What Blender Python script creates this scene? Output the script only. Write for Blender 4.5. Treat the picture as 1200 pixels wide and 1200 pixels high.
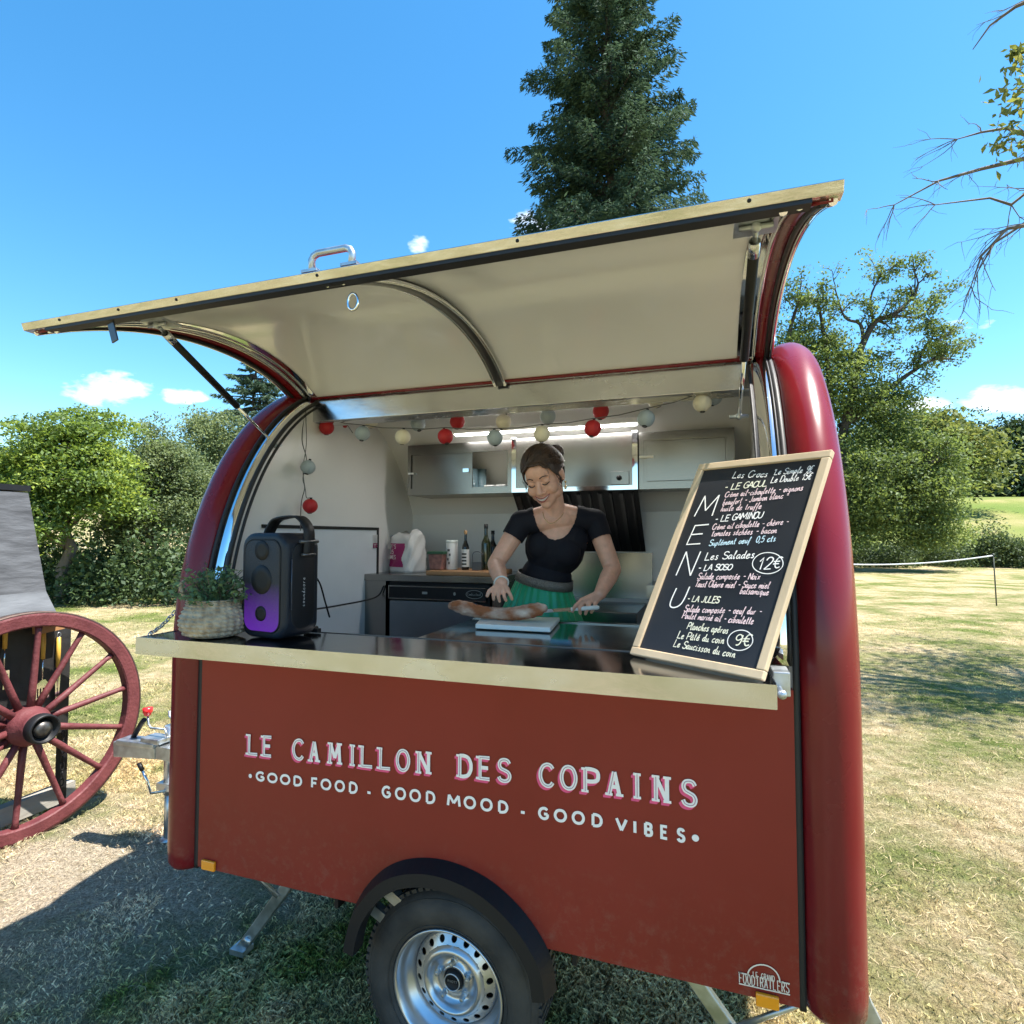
import bpy, bmesh, math, random
import numpy as np
from mathutils import Vector, Matrix, noise as mnoise

for o in list(bpy.data.objects):
    bpy.data.objects.remove(o)
SC = bpy.context.scene
COL = SC.collection
PI = math.pi
rad = math.radians

# ------------------------------------------------------------------ camera
CAM_LOC = np.array([0.0, -1.7, 1.76])
YAW, PITCH, FPX = 18.75, 2.5, 680.0
cd = bpy.data.cameras.new('camera')
cam = bpy.data.objects.new('camera', cd)
COL.objects.link(cam)
cam.location = CAM_LOC
cam.rotation_euler = (rad(90 + PITCH), 0, rad(YAW))
cd.sensor_width = 36.0
cd.lens = 36.0 * FPX / 1200.0
cd.clip_start = 0.05
cd.clip_end = 2000
SC.camera = cam

# ------------------------------------------------------------------ light
SUN_DIR = Vector((0.46, 0.07, 1.0)).normalized()       # towards the sun
SUN_EL = math.asin(SUN_DIR.z)
SUN_AZ = math.atan2(SUN_DIR.x, SUN_DIR.y)               # clockwise from +Y
sd = bpy.data.lights.new('sun', 'SUN')
sun = bpy.data.objects.new('sun', sd)
COL.objects.link(sun)
sun.rotation_euler = (-SUN_DIR).to_track_quat('-Z', 'Y').to_euler()
sun.location = (20, 5, 40)
sd.energy = 5.0
sd.angle = rad(0.53)
sd.color = (1.0, 0.95, 0.87)

W = bpy.data.worlds.new('World')
SC.world = W
W.use_nodes = True
nt = W.node_tree
nt.nodes.clear()
wo = nt.nodes.new('ShaderNodeOutputWorld')
bg = nt.nodes.new('ShaderNodeBackground')
sky = nt.nodes.new('ShaderNodeTexSky')
sky.sky_type = 'NISHITA'
sky.sun_disc = False
sky.sun_elevation = SUN_EL
sky.sun_rotation = SUN_AZ
sky.altitude = 200
sky.air_density = 1.0
sky.dust_density = 0.35
sky.ozone_density = 1.6
SKY_S = 0.15
bg.inputs['Strength'].default_value = SKY_S
# small fair-weather clouds, fixed by direction in the sky
tc = nt.nodes.new('ShaderNodeTexCoord')
def wdir(px, py):
    th, p = rad(YAW), rad(PITCH)
    R0 = np.array([math.cos(th), math.sin(th), 0]); F0 = np.array([-math.sin(th), math.cos(th), 0]); U0 = np.array([0, 0, 1.0])
    F = F0 * math.cos(p) + U0 * math.sin(p); U = U0 * math.cos(p) - F0 * math.sin(p)
    r = F * FPX + R0 * (px - 600) + U * (600 - py)
    return r / np.linalg.norm(r)
wn = nt.nodes.new('ShaderNodeTexNoise'); wn.inputs['Scale'].default_value = 22; wn.inputs['Detail'].default_value = 7
wn.inputs['Roughness'].default_value = 0.58
mp = nt.nodes.new('ShaderNodeMapping'); mp.inputs['Scale'].default_value = (1, 1, 2.2)
nt.links.new(tc.outputs['Generated'], mp.inputs['Vector'])
nt.links.new(mp.outputs[0], wn.inputs['Vector'])
def wmath(op, a, b=None, clamp=False):
    n = nt.nodes.new('ShaderNodeMath'); n.operation = op; n.use_clamp = clamp
    for i, v in enumerate((a, b)):
        if v is None: continue
        if isinstance(v, (int, float)): n.inputs[i].default_value = v
        else: nt.links.new(v, n.inputs[i])
    return n.outputs[0]
cloud = None
for (px, py, rx, ry, k) in ((128, 456, 62, 24, 1.0), (214, 464, 36, 12, .9), (488, 284, 16, 17, .5), (1175, 470, 66, 22, 1.2),
                            (1085, 477, 40, 14, 1.0), (1122, 380, 26, 12, .55), (1158, 379, 16, 9, .5), (640, 262, 60, 20, .85),
                            (350, 375, 20, 8, .3), (-160, 420, 90, 26, 1), (1420, 430, 130, 40, 1.1)):
    c = wdir(px, py); rgt = wdir(px + 1, py) - c; rgt /= np.linalg.norm(rgt); up = np.cross(rgt, c); 
    sx = np.linalg.norm(wdir(px + rx, py) - c); sy = np.linalg.norm(wdir(px, py - ry) - c)
    vs = nt.nodes.new('ShaderNodeVectorMath'); vs.operation = 'SUBTRACT'
    nt.links.new(tc.outputs['Generated'], vs.inputs[0]); vs.inputs[1].default_value = tuple(c)
    d1 = nt.nodes.new('ShaderNodeVectorMath'); d1.operation = 'DOT_PRODUCT'; nt.links.new(vs.outputs[0], d1.inputs[0]); d1.inputs[1].default_value = tuple(rgt / sx)
    d2 = nt.nodes.new('ShaderNodeVectorMath'); d2.operation = 'DOT_PRODUCT'; nt.links.new(vs.outputs[0], d2.inputs[0]); d2.inputs[1].default_value = tuple(up / sy)
    d3 = nt.nodes.new('ShaderNodeVectorMath'); d3.operation = 'DOT_PRODUCT'; nt.links.new(vs.outputs[0], d3.inputs[0]); d3.inputs[1].default_value = tuple(c * 4)
    q = wmath('ADD', wmath('ADD', wmath('POWER', d1.outputs['Value'], 2.0), wmath('POWER', d2.outputs['Value'], 2.0)), wmath('POWER', d3.outputs['Value'], 2.0))
    m = wmath('MULTIPLY', wmath('SUBTRACT', 1.0, q, True), k)
    cloud = m if cloud is None else wmath('MAXIMUM', cloud, m)
nz = wmath('MULTIPLY', wmath('SUBTRACT', wn.outputs['Fac'], 0.5), 2.6)
cl = wmath('MULTIPLY', wmath('SUBTRACT', wmath('ADD', cloud, nz), 0.30), 1.15, True)
cl = wmath('MULTIPLY', cl, wmath('MULTIPLY', cloud, 4.0, True))
hs = nt.nodes.new('ShaderNodeHueSaturation'); hs.inputs['Saturation'].default_value = 1.33; hs.inputs['Hue'].default_value = 0.49; hs.inputs['Value'].default_value = .73
nt.links.new(sky.outputs[0], hs.inputs['Color'])
mx = nt.nodes.new('ShaderNodeMix'); mx.data_type = 'RGBA'
nt.links.new(cl, mx.inputs['Factor'])
nt.links.new(hs.outputs[0], mx.inputs[6])
mx.inputs[7].default_value = (4.6, 4.7, 4.8, 1)
nt.links.new(mx.outputs[2], bg.inputs['Color'])
nt.links.new(bg.outputs[0], wo.inputs['Surface'])

vs_ = SC.view_settings
vs_.view_transform = 'Standard'; vs_.look = 'None'; vs_.exposure = 1.5; vs_.gamma = 1.0; vs_.use_curve_mapping = False
SC.cycles.use_denoising = True
SC.cycles.max_bounces = 7; SC.cycles.diffuse_bounces = 4; SC.cycles.glossy_bounces = 4
SC.cycles.transparent_max_bounces = 6; SC.cycles.transmission_bounces = 4
SC.cycles.caustics_reflective = True; SC.cycles.caustics_refractive = False
SC.cycles.sample_clamp_indirect = 5; SC.cycles.blur_glossy = 1.0

# ------------------------------------------------------------------ places in the world read off the photograph
_th, _p = rad(YAW), rad(PITCH)
_R = np.array([math.cos(_th), math.sin(_th), 0]); _F0 = np.array([-math.sin(_th), math.cos(_th), 0]); _U0 = np.array([0, 0, 1.0])
_F = _F0 * math.cos(_p) + _U0 * math.sin(_p); _U = _U0 * math.cos(_p) - _F0 * math.sin(_p)
def ray(x, y): return _F * FPX + _R * (x - 600) + _U * (600 - y)
def onp(x, y, ax, c):
    r = ray(x, y); i = 'XYZ'.index(ax); t = (c - CAM_LOC[i]) / r[i]
    return CAM_LOC + t * r
def at(x, y, d): return CAM_LOC + ray(x, y) * (d / FPX)
def proj(P):
    d = np.asarray(P, float) - CAM_LOC; z = d @ _F
    return 600 + FPX * (d @ _R) / z, 600 - FPX * (d @ _U) / z

# ------------------------------------------------------------------ helpers
class MB:
    def __init__(s): s.v = []; s.f = []; s.m = []; s.sm = []; s.cm = 0
    def add(s, verts, faces, smooth=False):
        b = len(s.v)
        s.v += [tuple(map(float, p)) for p in verts]
        for q in faces:
            s.f.append(tuple(i + b for i in q)); s.m.append(s.cm); s.sm.append(smooth)
        return s
    def box(s, x0, x1, y0, y1, z0, z1, M=None):
        v = [(x, y, z) for x in (x0, x1) for y in (y0, y1) for z in (z0, z1)]
        if M is not None: v = [M @ Vector(p) for p in v]
        return s.add(v, [(0, 1, 3, 2), (4, 6, 7, 5), (0, 4, 5, 1), (2, 3, 7, 6), (0, 2, 6, 4), (1, 5, 7, 3)])
    def bar(s, a, b, w, h, up=(0, 0, 1)):
        a = Vector(a); b = Vector(b); d = (b - a).normalized(); u = Vector(up)
        r = d.cross(u)
        if r.length < 1e-4: r = d.cross(Vector((1, 0, 0)))
        r.normalize(); u = r.cross(d)
        v = []
        for p in (a, b):
            for i, j in ((-1, -1), (1, -1), (1, 1), (-1, 1)): v.append(p + r * (i * w / 2) + u * (j * h / 2))
        return s.add(v, [(3, 2, 1, 0), (4, 5, 6, 7), (0, 1, 5, 4), (1, 2, 6, 5), (2, 3, 7, 6), (3, 0, 4, 7)])
    def tube(s, path, r, n=10, caps=True, smooth=True, closed=False):
        P = [Vector(p) for p in path]; N = len(P)
        rr = list(r) if hasattr(r, '__len__') else [r] * N
        v = []; prev = None
        for i in range(N):
            if closed: t = P[(i + 1) % N] - P[i - 1]
            else: t = P[min(i + 1, N - 1)] - P[max(i - 1, 0)]
            t.normalize()
            if prev is None:
                a = Vector((0, 0, 1)) if abs(t.z) < .9 else Vector((1, 0, 0))
                u = t.cross(a).normalized()
            else:
                u = prev - t * prev.dot(t)
                u = u.normalized() if u.length > 1e-6 else t.cross(Vector((.3, .5, .8))).normalized()
            prev = u; w = t.cross(u)
            for k in range(n):
                c = 2 * PI * k / n
                v.append(P[i] + (u * math.cos(c) + w * math.sin(c)) * rr[i])
        f = []
        for i in range(N if closed else N - 1):
            for k in range(n):
                a = i * n + k; b = i * n + (k + 1) % n; j = (i + 1) % N
                f.append((a, b, j * n + (k + 1) % n, j * n + k))
        s.add(v, f, smooth)
        if caps and not closed:
            b = len(s.v) - N * n
            s.f.append(tuple(b + k for k in reversed(range(n)))); s.m.append(s.cm); s.sm.append(False)
            s.f.append(tuple(b + (N - 1) * n + k for k in range(n))); s.m.append(s.cm); s.sm.append(False)
        return s
    def lathe(s, prof, n=24, M=None, smooth=True, a0=0, a1=2 * PI):
        full = abs(a1 - a0 - 2 * PI) < 1e-6; k = n if full else n + 1
        v = []
        for (r, z) in prof:
            for i in range(k):
                a = a0 + (a1 - a0) * i / n
                p = Vector((r * math.cos(a), r * math.sin(a), z)); v.append(M @ p if M is not None else p)
        f = []
        for j in range(len(prof) - 1):
            for i in range(n):
                f.append((j * k + i, j * k + (i + 1) % k, (j + 1) * k + (i + 1) % k, (j + 1) * k + i))
        return s.add(v, f, smooth)
    def ball(s, c, r, n=14, M=None):
        rx, ry, rz = r if hasattr(r, '__len__') else (r, r, r)
        m = max(6, n // 2 + 1); v = []; f = []
        for j in range(m + 1):
            t = PI * j / m
            for i in range(n):
                a = 2 * PI * i / n
                p = Vector((rx * math.sin(t) * math.cos(a), ry * math.sin(t) * math.sin(a), rz * math.cos(t)))
                if M is not None: p = M @ p
                v.append(p + Vector(c))
        for j in range(m):
            for i in range(n):
                f.append((j * n + i, (j + 1) * n + i, (j + 1) * n + (i + 1) % n, j * n + (i + 1) % n))
        return s.add(v, f, True)
    def prism(s, poly, axis, a, b, smooth=False):
        """poly in the other two axes (order kept), extruded along axis from a to b"""
        def mk(p, c):
            if axis == 'X': return (c, p[0], p[1])
            if axis == 'Y': return (p[0], c, p[1])
            return (p[0], p[1], c)
        n = len(poly)
        v = [mk(p, a) for p in poly] + [mk(p, b) for p in poly]
        f = [tuple(range(n)), tuple(range(2 * n - 1, n - 1, -1))] + [(i, i + n, (i + 1) % n + n, (i + 1) % n) for i in range(n)]
        return s.add(v, f, smooth)
    def strip(s, A, B, smooth=True):
        n = len(A)
        return s.add(list(A) + list(B), [(i, i + 1, n + i + 1, n + i) for i in range(n - 1)], smooth)
    def build(s, name, mat, parent=None, loc=None, bevel=0, seg=2, sub=0, solid=0, fixn=True, world=None):
        """vertices are world coordinates (unless loc is given: then local to loc)"""
        me = bpy.data.meshes.new(name)
        me.from_pydata(s.v, [], s.f)
        for mm in (mat if isinstance(mat, (list, tuple)) else [mat]): me.materials.append(mm)
        me.polygons.foreach_set('material_index', s.m)
        me.polygons.foreach_set('use_smooth', s.sm)
        if fixn:
            b = bmesh.new(); b.from_mesh(me); bmesh.ops.remove_doubles(b, verts=b.verts, dist=1e-5)
            bmesh.ops.recalc_face_normals(b, faces=b.faces); b.to_mesh(me); b.free()
        me.update()
        o = bpy.data.objects.new(name, me); COL.objects.link(o)
        if parent is not None:
            o.parent = parent
            if loc is None:
                o.matrix_parent_inverse = WM[parent.name].inverted()
                WM[o.name] = Matrix.Identity(4)
            else:
                o.location = loc; WM[o.name] = WM[parent.name] @ Matrix.Translation(loc)
        else:
            if loc is not None: o.location = loc
            WM[o.name] = Matrix.Translation(loc) if loc is not None else Matrix.Identity(4)
        if solid:
            m = o.modifiers.new('s', 'SOLIDIFY'); m.thickness = solid; m.offset = 0
        if bevel:
            m = o.modifiers.new('b', 'BEVEL'); m.width = bevel; m.segments = seg; m.limit_method = 'ANGLE'; m.angle_limit = rad(40)
            m.harden_normals = False
        if sub:
            m = o.modifiers.new('u', 'SUBSURF'); m.levels = sub; m.render_levels = sub
        return o
WM = {}

def fast_mesh(name, V, Fq, mat, parent=None, smooth=False):
    """V (n,3) array, Fq (m,k) int array of faces with k corners"""
    me = bpy.data.meshes.new(name)
    n = len(V); m, k = Fq.shape
    me.vertices.add(n); me.vertices.foreach_set('co', np.ascontiguousarray(V, dtype=np.float32).ravel())
    me.loops.add(m * k); me.loops.foreach_set('vertex_index', Fq.astype(np.int32).ravel())
    me.polygons.add(m)
    me.polygons.foreach_set('loop_start', np.arange(0, m * k, k, dtype=np.int32))
    me.polygons.foreach_set('loop_total', np.full(m, k, dtype=np.int32))
    if smooth: me.polygons.foreach_set('use_smooth', np.ones(m, dtype=bool))
    me.materials.append(mat)
    me.update(calc_edges=True); me.validate()
    o = bpy.data.objects.new(name, me); COL.objects.link(o)
    if parent is not None:
        o.parent = parent; o.matrix_parent_inverse = WM[parent.name].inverted()
    WM[o.name] = Matrix.Identity(4)
    return o

def thing(name, label, cat, loc=(0, 0, 0), group=None, rz=0):
    o = bpy.data.objects.new(name, None); COL.objects.link(o)
    o.location = tuple(float(c) for c in loc); o.rotation_euler = (0, 0, rz); o.empty_display_size = .1
    o['label'] = label; o['category'] = cat
    if group: o['group'] = group
    WM[o.name] = Matrix.Translation(tuple(float(c) for c in loc)) @ Matrix.Rotation(rz, 4, 'Z')
    return o
def tag(o, label, cat, group=None):
    o['label'] = label; o['category'] = cat
    if group: o['group'] = group
    return o
def struct(o): o['kind'] = 'structure'; return o

# ------------------------------------------------------------------ materials
def mat(name, col, rough=.5, metal=0., var=0., vs=8., bump=0., bs=40., coat=0., spec=.5, emit=None, es=0., sss=0., trans=0., rvar=0., stretch=None, col2=None, alpha=None):
    m = bpy.data.materials.new(name); m.use_nodes = True
    t = m.node_tree; b = t.nodes['Principled BSDF']
    b.inputs['Base Color'].default_value = (*col, 1); b.inputs['Roughness'].default_value = rough; b.inputs['Metallic'].default_value = metal
    b.inputs['Coat Weight'].default_value = coat; b.inputs['Coat Roughness'].default_value = .08
    b.inputs['Specular IOR Level'].default_value = spec
    if sss:
        b.inputs['Subsurface Weight'].default_value = sss; b.inputs['Subsurface Radius'].default_value = (.012, .005, .003); b.inputs['Subsurface Scale'].default_value = 1.0
    if trans: b.inputs['Transmission Weight'].default_value = trans
    if emit: b.inputs['Emission Color'].default_value = (*emit, 1); b.inputs['Emission Strength'].default_value = es
    tc = t.nodes.new('ShaderNodeTexCoord'); src = tc.outputs['Object']
    if stretch:
        mp = t.nodes.new('ShaderNodeMapping'); mp.inputs['Scale'].default_value = stretch
        t.links.new(src, mp.inputs['Vector']); src = mp.outputs[0]
    if var or col2 or rvar:
        n = t.nodes.new('ShaderNodeTexNoise'); n.inputs['Scale'].default_value = vs; n.inputs['Detail'].default_value = 6
        t.links.new(src, n.inputs['Vector'])
        if var or col2:
            r = t.nodes.new('ShaderNodeValToRGB'); e = r.color_ramp.elements
            e[0].position = .3; e[1].position = .7
            if col2: e[0].color = (*col, 1); e[1].color = (*col2, 1)
            else:
                e[0].color = (*[c * (1 - var) for c in col], 1); e[1].color = (*[min(1, c * (1 + var)) for c in col], 1)
            t.links.new(n.outputs['Fac'], r.inputs['Fac']); t.links.new(r.outputs[0], b.inputs['Base Color'])
        if rvar:
            mr = t.nodes.new('ShaderNodeMapRange'); mr.inputs[1].default_value = .3; mr.inputs[2].default_value = .7
            mr.inputs[3].default_value = max(.02, rough - rvar); mr.inputs[4].default_value = rough + rvar
            t.links.new(n.outputs['Fac'], mr.inputs[0]); t.links.new(mr.outputs[0], b.inputs['Roughness'])
    if bump:
        n2 = t.nodes.new('ShaderNodeTexNoise'); n2.inputs['Scale'].default_value = bs; n2.inputs['Detail'].default_value = 5
        t.links.new(src, n2.inputs['Vector'])
        bp = t.nodes.new('ShaderNodeBump'); bp.inputs['Strength'].default_value = bump; bp.inputs['Distance'].default_value = .01
        t.links.new(n2.outputs['Fac'], bp.inputs['Height']); t.links.new(bp.outputs[0], b.inputs['Normal'])
    return m

def leaf_mat(name, c1, c2, tr=.35, rough=.5, vs=.35, c3=None, gl=.03):
    m = bpy.data.materials.new(name); m.use_nodes = True; t = m.node_tree; t.nodes.clear()
    out = t.nodes.new('ShaderNodeOutputMaterial')
    geo = t.nodes.new('ShaderNodeNewGeometry')
    tc = t.nodes.new('ShaderNodeTexCoord')
    n = t.nodes.new('ShaderNodeTexNoise'); n.inputs['Scale'].default_value = vs; n.inputs['Detail'].default_value = 3
    t.links.new(tc.outputs['Object'], n.inputs['Vector'])
    add = t.nodes.new('ShaderNodeMath'); add.operation = 'ADD'; 
    mu = t.nodes.new('ShaderNodeMath'); mu.operation = 'MULTIPLY'; mu.inputs[1].default_value = .6
    t.links.new(geo.outputs['Random Per Island'], mu.inputs[0]); t.links.new(mu.outputs[0], add.inputs[0])
    mu2 = t.nodes.new('ShaderNodeMath'); mu2.operation = 'MULTIPLY_ADD'; mu2.inputs[1].default_value = 1.6; mu2.inputs[2].default_value = -.6
    t.links.new(n.outputs['Fac'], mu2.inputs[0]); t.links.new(mu2.outputs[0], add.inputs[1])
    r = t.nodes.new('ShaderNodeValToRGB'); e = r.color_ramp.elements
    e[0].position = .1; e[0].color = (*c1, 1); e[1].position = .75; e[1].color = (*c2, 1)
    if c3: k = e.new(.95); k.color = (*c3, 1)
    t.links.new(add.outputs[0], r.inputs['Fac'])
    d = t.nodes.new('ShaderNodeBsdfDiffuse'); tl = t.nodes.new('ShaderNodeBsdfTranslucent'); g = t.nodes.new('ShaderNodeBsdfGlossy')
    g.inputs['Roughness'].default_value = .65; g.inputs['Color'].default_value = (.9, .95, 1, 1)
    hs = t.nodes.new('ShaderNodeHueSaturation'); hs.inputs['Hue'].default_value = .485; hs.inputs['Value'].default_value = 1.5
    t.links.new(r.outputs[0], d.inputs['Color']); t.links.new(r.outputs[0], hs.inputs['Color']); t.links.new(hs.outputs[0], tl.inputs['Color'])
    m1 = t.nodes.new('ShaderNodeMixShader'); m1.inputs[0].default_value = tr
    t.links.new(d.outputs[0], m1.inputs[1]); t.links.new(tl.outputs[0], m1.inputs[2])
    m2 = t.nodes.new('ShaderNodeMixShader'); m2.inputs[0].default_value = gl
    t.links.new(m1.outputs[0], m2.inputs[1]); t.links.new(g.outputs[0], m2.inputs[2])
    t.links.new(m2.outputs[0], out.inputs['Surface'])
    return m

M = dict(
    red=mat('red_paint', (.165, .008, .012), .28, var=.06, vs=3, coat=.15, rvar=.05, spec=.35),
    panel=mat('red_panel', (.25, .026, .017), .36, var=.09, vs=2.2, spec=.3, rvar=.08, bump=.05, bs=2.5),
    rubber=mat('black_rubber', (.012, .012, .013), .55),
    white=mat('white_laminate', (.72, .71, .69), .28, var=.03, vs=2),
    liner=mat('cream_liner', (.80, .80, .815), .16, coat=.3, var=.03, vs=1.2, rvar=.05),
    chrome=mat('polished_steel', (.82, .82, .83), .07, 1, rvar=.03, vs=10),
    steel=mat('brushed_steel', (.28, .27, .255), .24, 1),
    steeltop=mat('steel_worktop', (.32, .32, .325), .12, 1, var=.15, vs=5, rvar=.05),
    galv=mat('galvanised_steel', (.5, .53, .55), .38, .9, var=.22, vs=22, rvar=.08),
    alu=mat('aluminium_trim', (.60, .61, .65), .22, 1, var=.06, vs=9, rvar=.09, bump=.10, bs=22, stretch=(.5, 1, 1)),
    barm=mat('hatch_bar_metal', (.66, .635, .60), .17, 1, var=.13, vs=24, rvar=.10, bump=.10, bs=90, stretch=(.35, 1, 1)),
    black=mat('black_plastic', (.010, .010, .0115), .5, var=.1, spec=.3),
    tyre=mat('tyre_rubber', (.020, .020, .020), .65, vs=11, col2=(.060, .053, .046), bump=.15, bs=90),
    rim=mat('silver_rim', (.55, .56, .58), .28, .85, var=.06, vs=9),
    orange=mat('orange_reflector', (1.0, .33, .012), .25, emit=(.9, .25, .01), es=.0, coat=.5),
    letter=mat('white_lettering', (.97, .88, .81), .45),
    letterpink=mat('pink_lettering', (.85, .09, .22), .4),
    lettergrey=mat('mauve_lettering', (.42, .24, .3), .4),
    cream=mat('cream_lettering', (.82, .68, .55), .4),
    dark=mat('dark_grille', (.02, .021, .022), .35, .3),
    darksteel=mat('dark_steel', (.12, .12, .125), .35, .8),  # plain dark metal in one even colour, for floor and fittings
    wood=mat('pale_wood', (.62, .47, .3), .55, var=.16, vs=6, stretch=(1, 1, .12), bump=.1, bs=30),
    boardwood=mat('chopping_wood', (.38, .2, .09), .55, var=.2, vs=6, stretch=(.2, 1, 1)),
    slate=mat('chalkboard_black', (.014, .016, .021), .5, var=.25, vs=4, rvar=.08),
    chalk=mat('white_chalk', (.92, .88, .82), .8), chalkpink=mat('pink_chalk', (.9, .66, .66), .8),
    chalkyel=mat('cream_chalk', (.84, .8, .62), .8), chalkblue=mat('blue_chalk', (.6, .78, .85), .8),
    pe=mat('white_polyethylene', (.72, .74, .7), .35),
    barkg=mat('grey_bark', (.12, .1, .08), .85, var=.35, vs=10, bump=.7, bs=18, stretch=(1, 1, .3)),
    barkd=mat('dark_bark', (.05, .042, .035), .85, var=.3, vs=10, bump=.6, bs=18, stretch=(1, 1, .3)),
)
def road_dust(m, z_top, k):
    """dried mud splashes on the lower part of a painted panel"""
    t = m.node_tree; b = t.nodes['Principled BSDF']; tc = t.nodes.new('ShaderNodeTexCoord'); sx = t.nodes.new('ShaderNodeSeparateXYZ'); t.links.new(tc.outputs['Object'], sx.inputs[0])
    n = t.nodes.new('ShaderNodeTexNoise'); n.inputs['Scale'].default_value = 26; n.inputs['Detail'].default_value = 8; n.inputs['Roughness'].default_value = .75; t.links.new(tc.outputs['Object'], n.inputs['Vector'])
    a = t.nodes.new('ShaderNodeMapRange'); a.inputs[1].default_value = z_top; a.inputs[2].default_value = z_top - .3; a.inputs[3].default_value = 0; a.inputs[4].default_value = .5; t.links.new(sx.outputs['Z'], a.inputs[0])
    c = t.nodes.new('ShaderNodeMapRange'); c.inputs[1].default_value = .5; c.inputs[2].default_value = .72; t.links.new(n.outputs['Fac'], c.inputs[0])
    mu = t.nodes.new('ShaderNodeMath'); mu.operation = 'MULTIPLY'; t.links.new(a.outputs[0], mu.inputs[0]); t.links.new(c.outputs[0], mu.inputs[1])
    mk = t.nodes.new('ShaderNodeMath'); mk.operation = 'MULTIPLY'; mk.inputs[1].default_value = k; t.links.new(mu.outputs[0], mk.inputs[0])
    mx = t.nodes.new('ShaderNodeMix'); mx.data_type = 'RGBA'; src = b.inputs['Base Color'].links[0].from_socket; t.links.new(mk.outputs[0], mx.inputs['Factor']); t.links.new(src, mx.inputs[6]); mx.inputs[7].default_value = (.30, .22, .16, 1); t.links.new(mx.outputs[2], b.inputs['Base Color'])
road_dust(M['panel'], .85, .55); road_dust(M['red'], .85, .45)
# ================================================================== ground
def sstep(t): t = np.clip(t, 0, 1); return t * t * (3 - 2 * t)
def hgt(x, y):
    h = 7.0 * sstep((y - 40) / 52.0) + 5.0 * sstep((-x - 24) / 40.0)
    return h + 0.10 * np.sin(x * .31 + 1) * np.sin(y * .27) * sstep((y - 6) / 10)

def grass_colour(t):
    """straw-dry lawn with green patches and a bare trodden strip: colour socket from world position"""
    tc = t.nodes.new('ShaderNodeTexCoord')
    def noise(sc, det=4, rough=.6):
        n = t.nodes.new('ShaderNodeTexNoise'); n.inputs['Scale'].default_value = sc; n.inputs['Detail'].default_value = det; n.inputs['Roughness'].default_value = rough
        t.links.new(tc.outputs['Object'], n.inputs['Vector']); return n.outputs['Fac']
    def ramp(fac, stops):
        r = t.nodes.new('ShaderNodeValToRGB'); e = r.color_ramp.elements
        while len(e) < len(stops): e.new(.5)
        for k, (p, c) in zip(e, stops): k.position = p; k.color = (*c, 1)
        t.links.new(fac, r.inputs['Fac']); return r.outputs[0]
    def mix(f, a, b):
        m = t.nodes.new('ShaderNodeMix'); m.data_type = 'RGBA'
        t.links.new(f, m.inputs['Factor']); t.links.new(a, m.inputs[6]); t.links.new(b, m.inputs[7]); return m.outputs[2]
    straw = ramp(noise(9, 6, .7), [(.3, (.22, .165, .09)), (.5, (.40, .32, .19)), (.72, (.56, .48, .33))])
    green = ramp(noise(14, 5, .7), [(.3, (.055, .085, .02)), (.7, (.18, .21, .06))])
    fine = ramp(noise(75, 4, .8), [(.36, (.5, .5, .5)), (.64, (1.65, 1.62, 1.55))])
    gf = ramp(noise(.55, 6, .72), [(.42, (0, 0, 0)), (.60, (1, 1, 1))])
    c = mix(gf, straw, green)
    # bare dusty earth by the drawbar
    vm = t.nodes.new('ShaderNodeVectorMath'); vm.operation = 'SUBTRACT'; t.links.new(tc.outputs['Object'], vm.inputs[0]); vm.inputs[1].default_value = (-3.0, .55, 0)
    sc = t.nodes.new('ShaderNodeVectorMath'); sc.operation = 'MULTIPLY'; t.links.new(vm.outputs[0], sc.inputs[0]); sc.inputs[1].default_value = (.55, 1.0, 0)
    ln = t.nodes.new('ShaderNodeVectorMath'); ln.operation = 'LENGTH'; t.links.new(sc.outputs[0], ln.inputs[0])
    ad = t.nodes.new('ShaderNodeMath'); ad.operation = 'MULTIPLY_ADD'; t.links.new(noise(2.2, 6, .7), ad.inputs[0]); ad.inputs[1].default_value = 1.5; t.links.new(ln.outputs['Value'], ad.inputs[2])
    df = ramp(ad.outputs[0], [(.9, (1, 1, 1)), (1.45, (0, 0, 0))])
    mr = t.nodes.new('ShaderNodeMapRange'); mr.inputs[1].default_value = 1.05; mr.inputs[2].default_value = 1.6; mr.inputs[3].default_value = .85; mr.inputs[4].default_value = 0
    t.links.new(ad.outputs[0], mr.inputs[0])
    dirt = ramp(noise(25, 6, .75), [(.3, (.24, .18, .125)), (.55, (.50, .42, .33)), (.8, (.62, .55, .45))])
    c = mix(mr.outputs[0], c, dirt)
    # the meadow beyond the brambles is fresher
    sx = t.nodes.new('ShaderNodeSeparateXYZ'); t.links.new(tc.outputs['Object'], sx.inputs[0])
    m2 = t.nodes.new('ShaderNodeMapRange'); m2.inputs[1].default_value = 38; m2.inputs[2].default_value = 44; m2.inputs[3].default_value = 0; m2.inputs[4].default_value = 1
    t.links.new(sx.outputs['Y'], m2.inputs[0])
    mead = ramp(noise(.12, 5, .6), [(.35, (.12, .17, .04)), (.55, (.18, .20, .06)), (.75, (.33, .27, .14))])
    mf = t.nodes.new('ShaderNodeMix'); mf.data_type = 'RGBA'; mf.blend_type = 'MULTIPLY'; mf.inputs['Factor'].default_value = 1.0; t.links.new(c, mf.inputs[6]); t.links.new(fine, mf.inputs[7]); c = mf.outputs[2]
    return mix(m2.outputs[0], c, mead), tc

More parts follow.
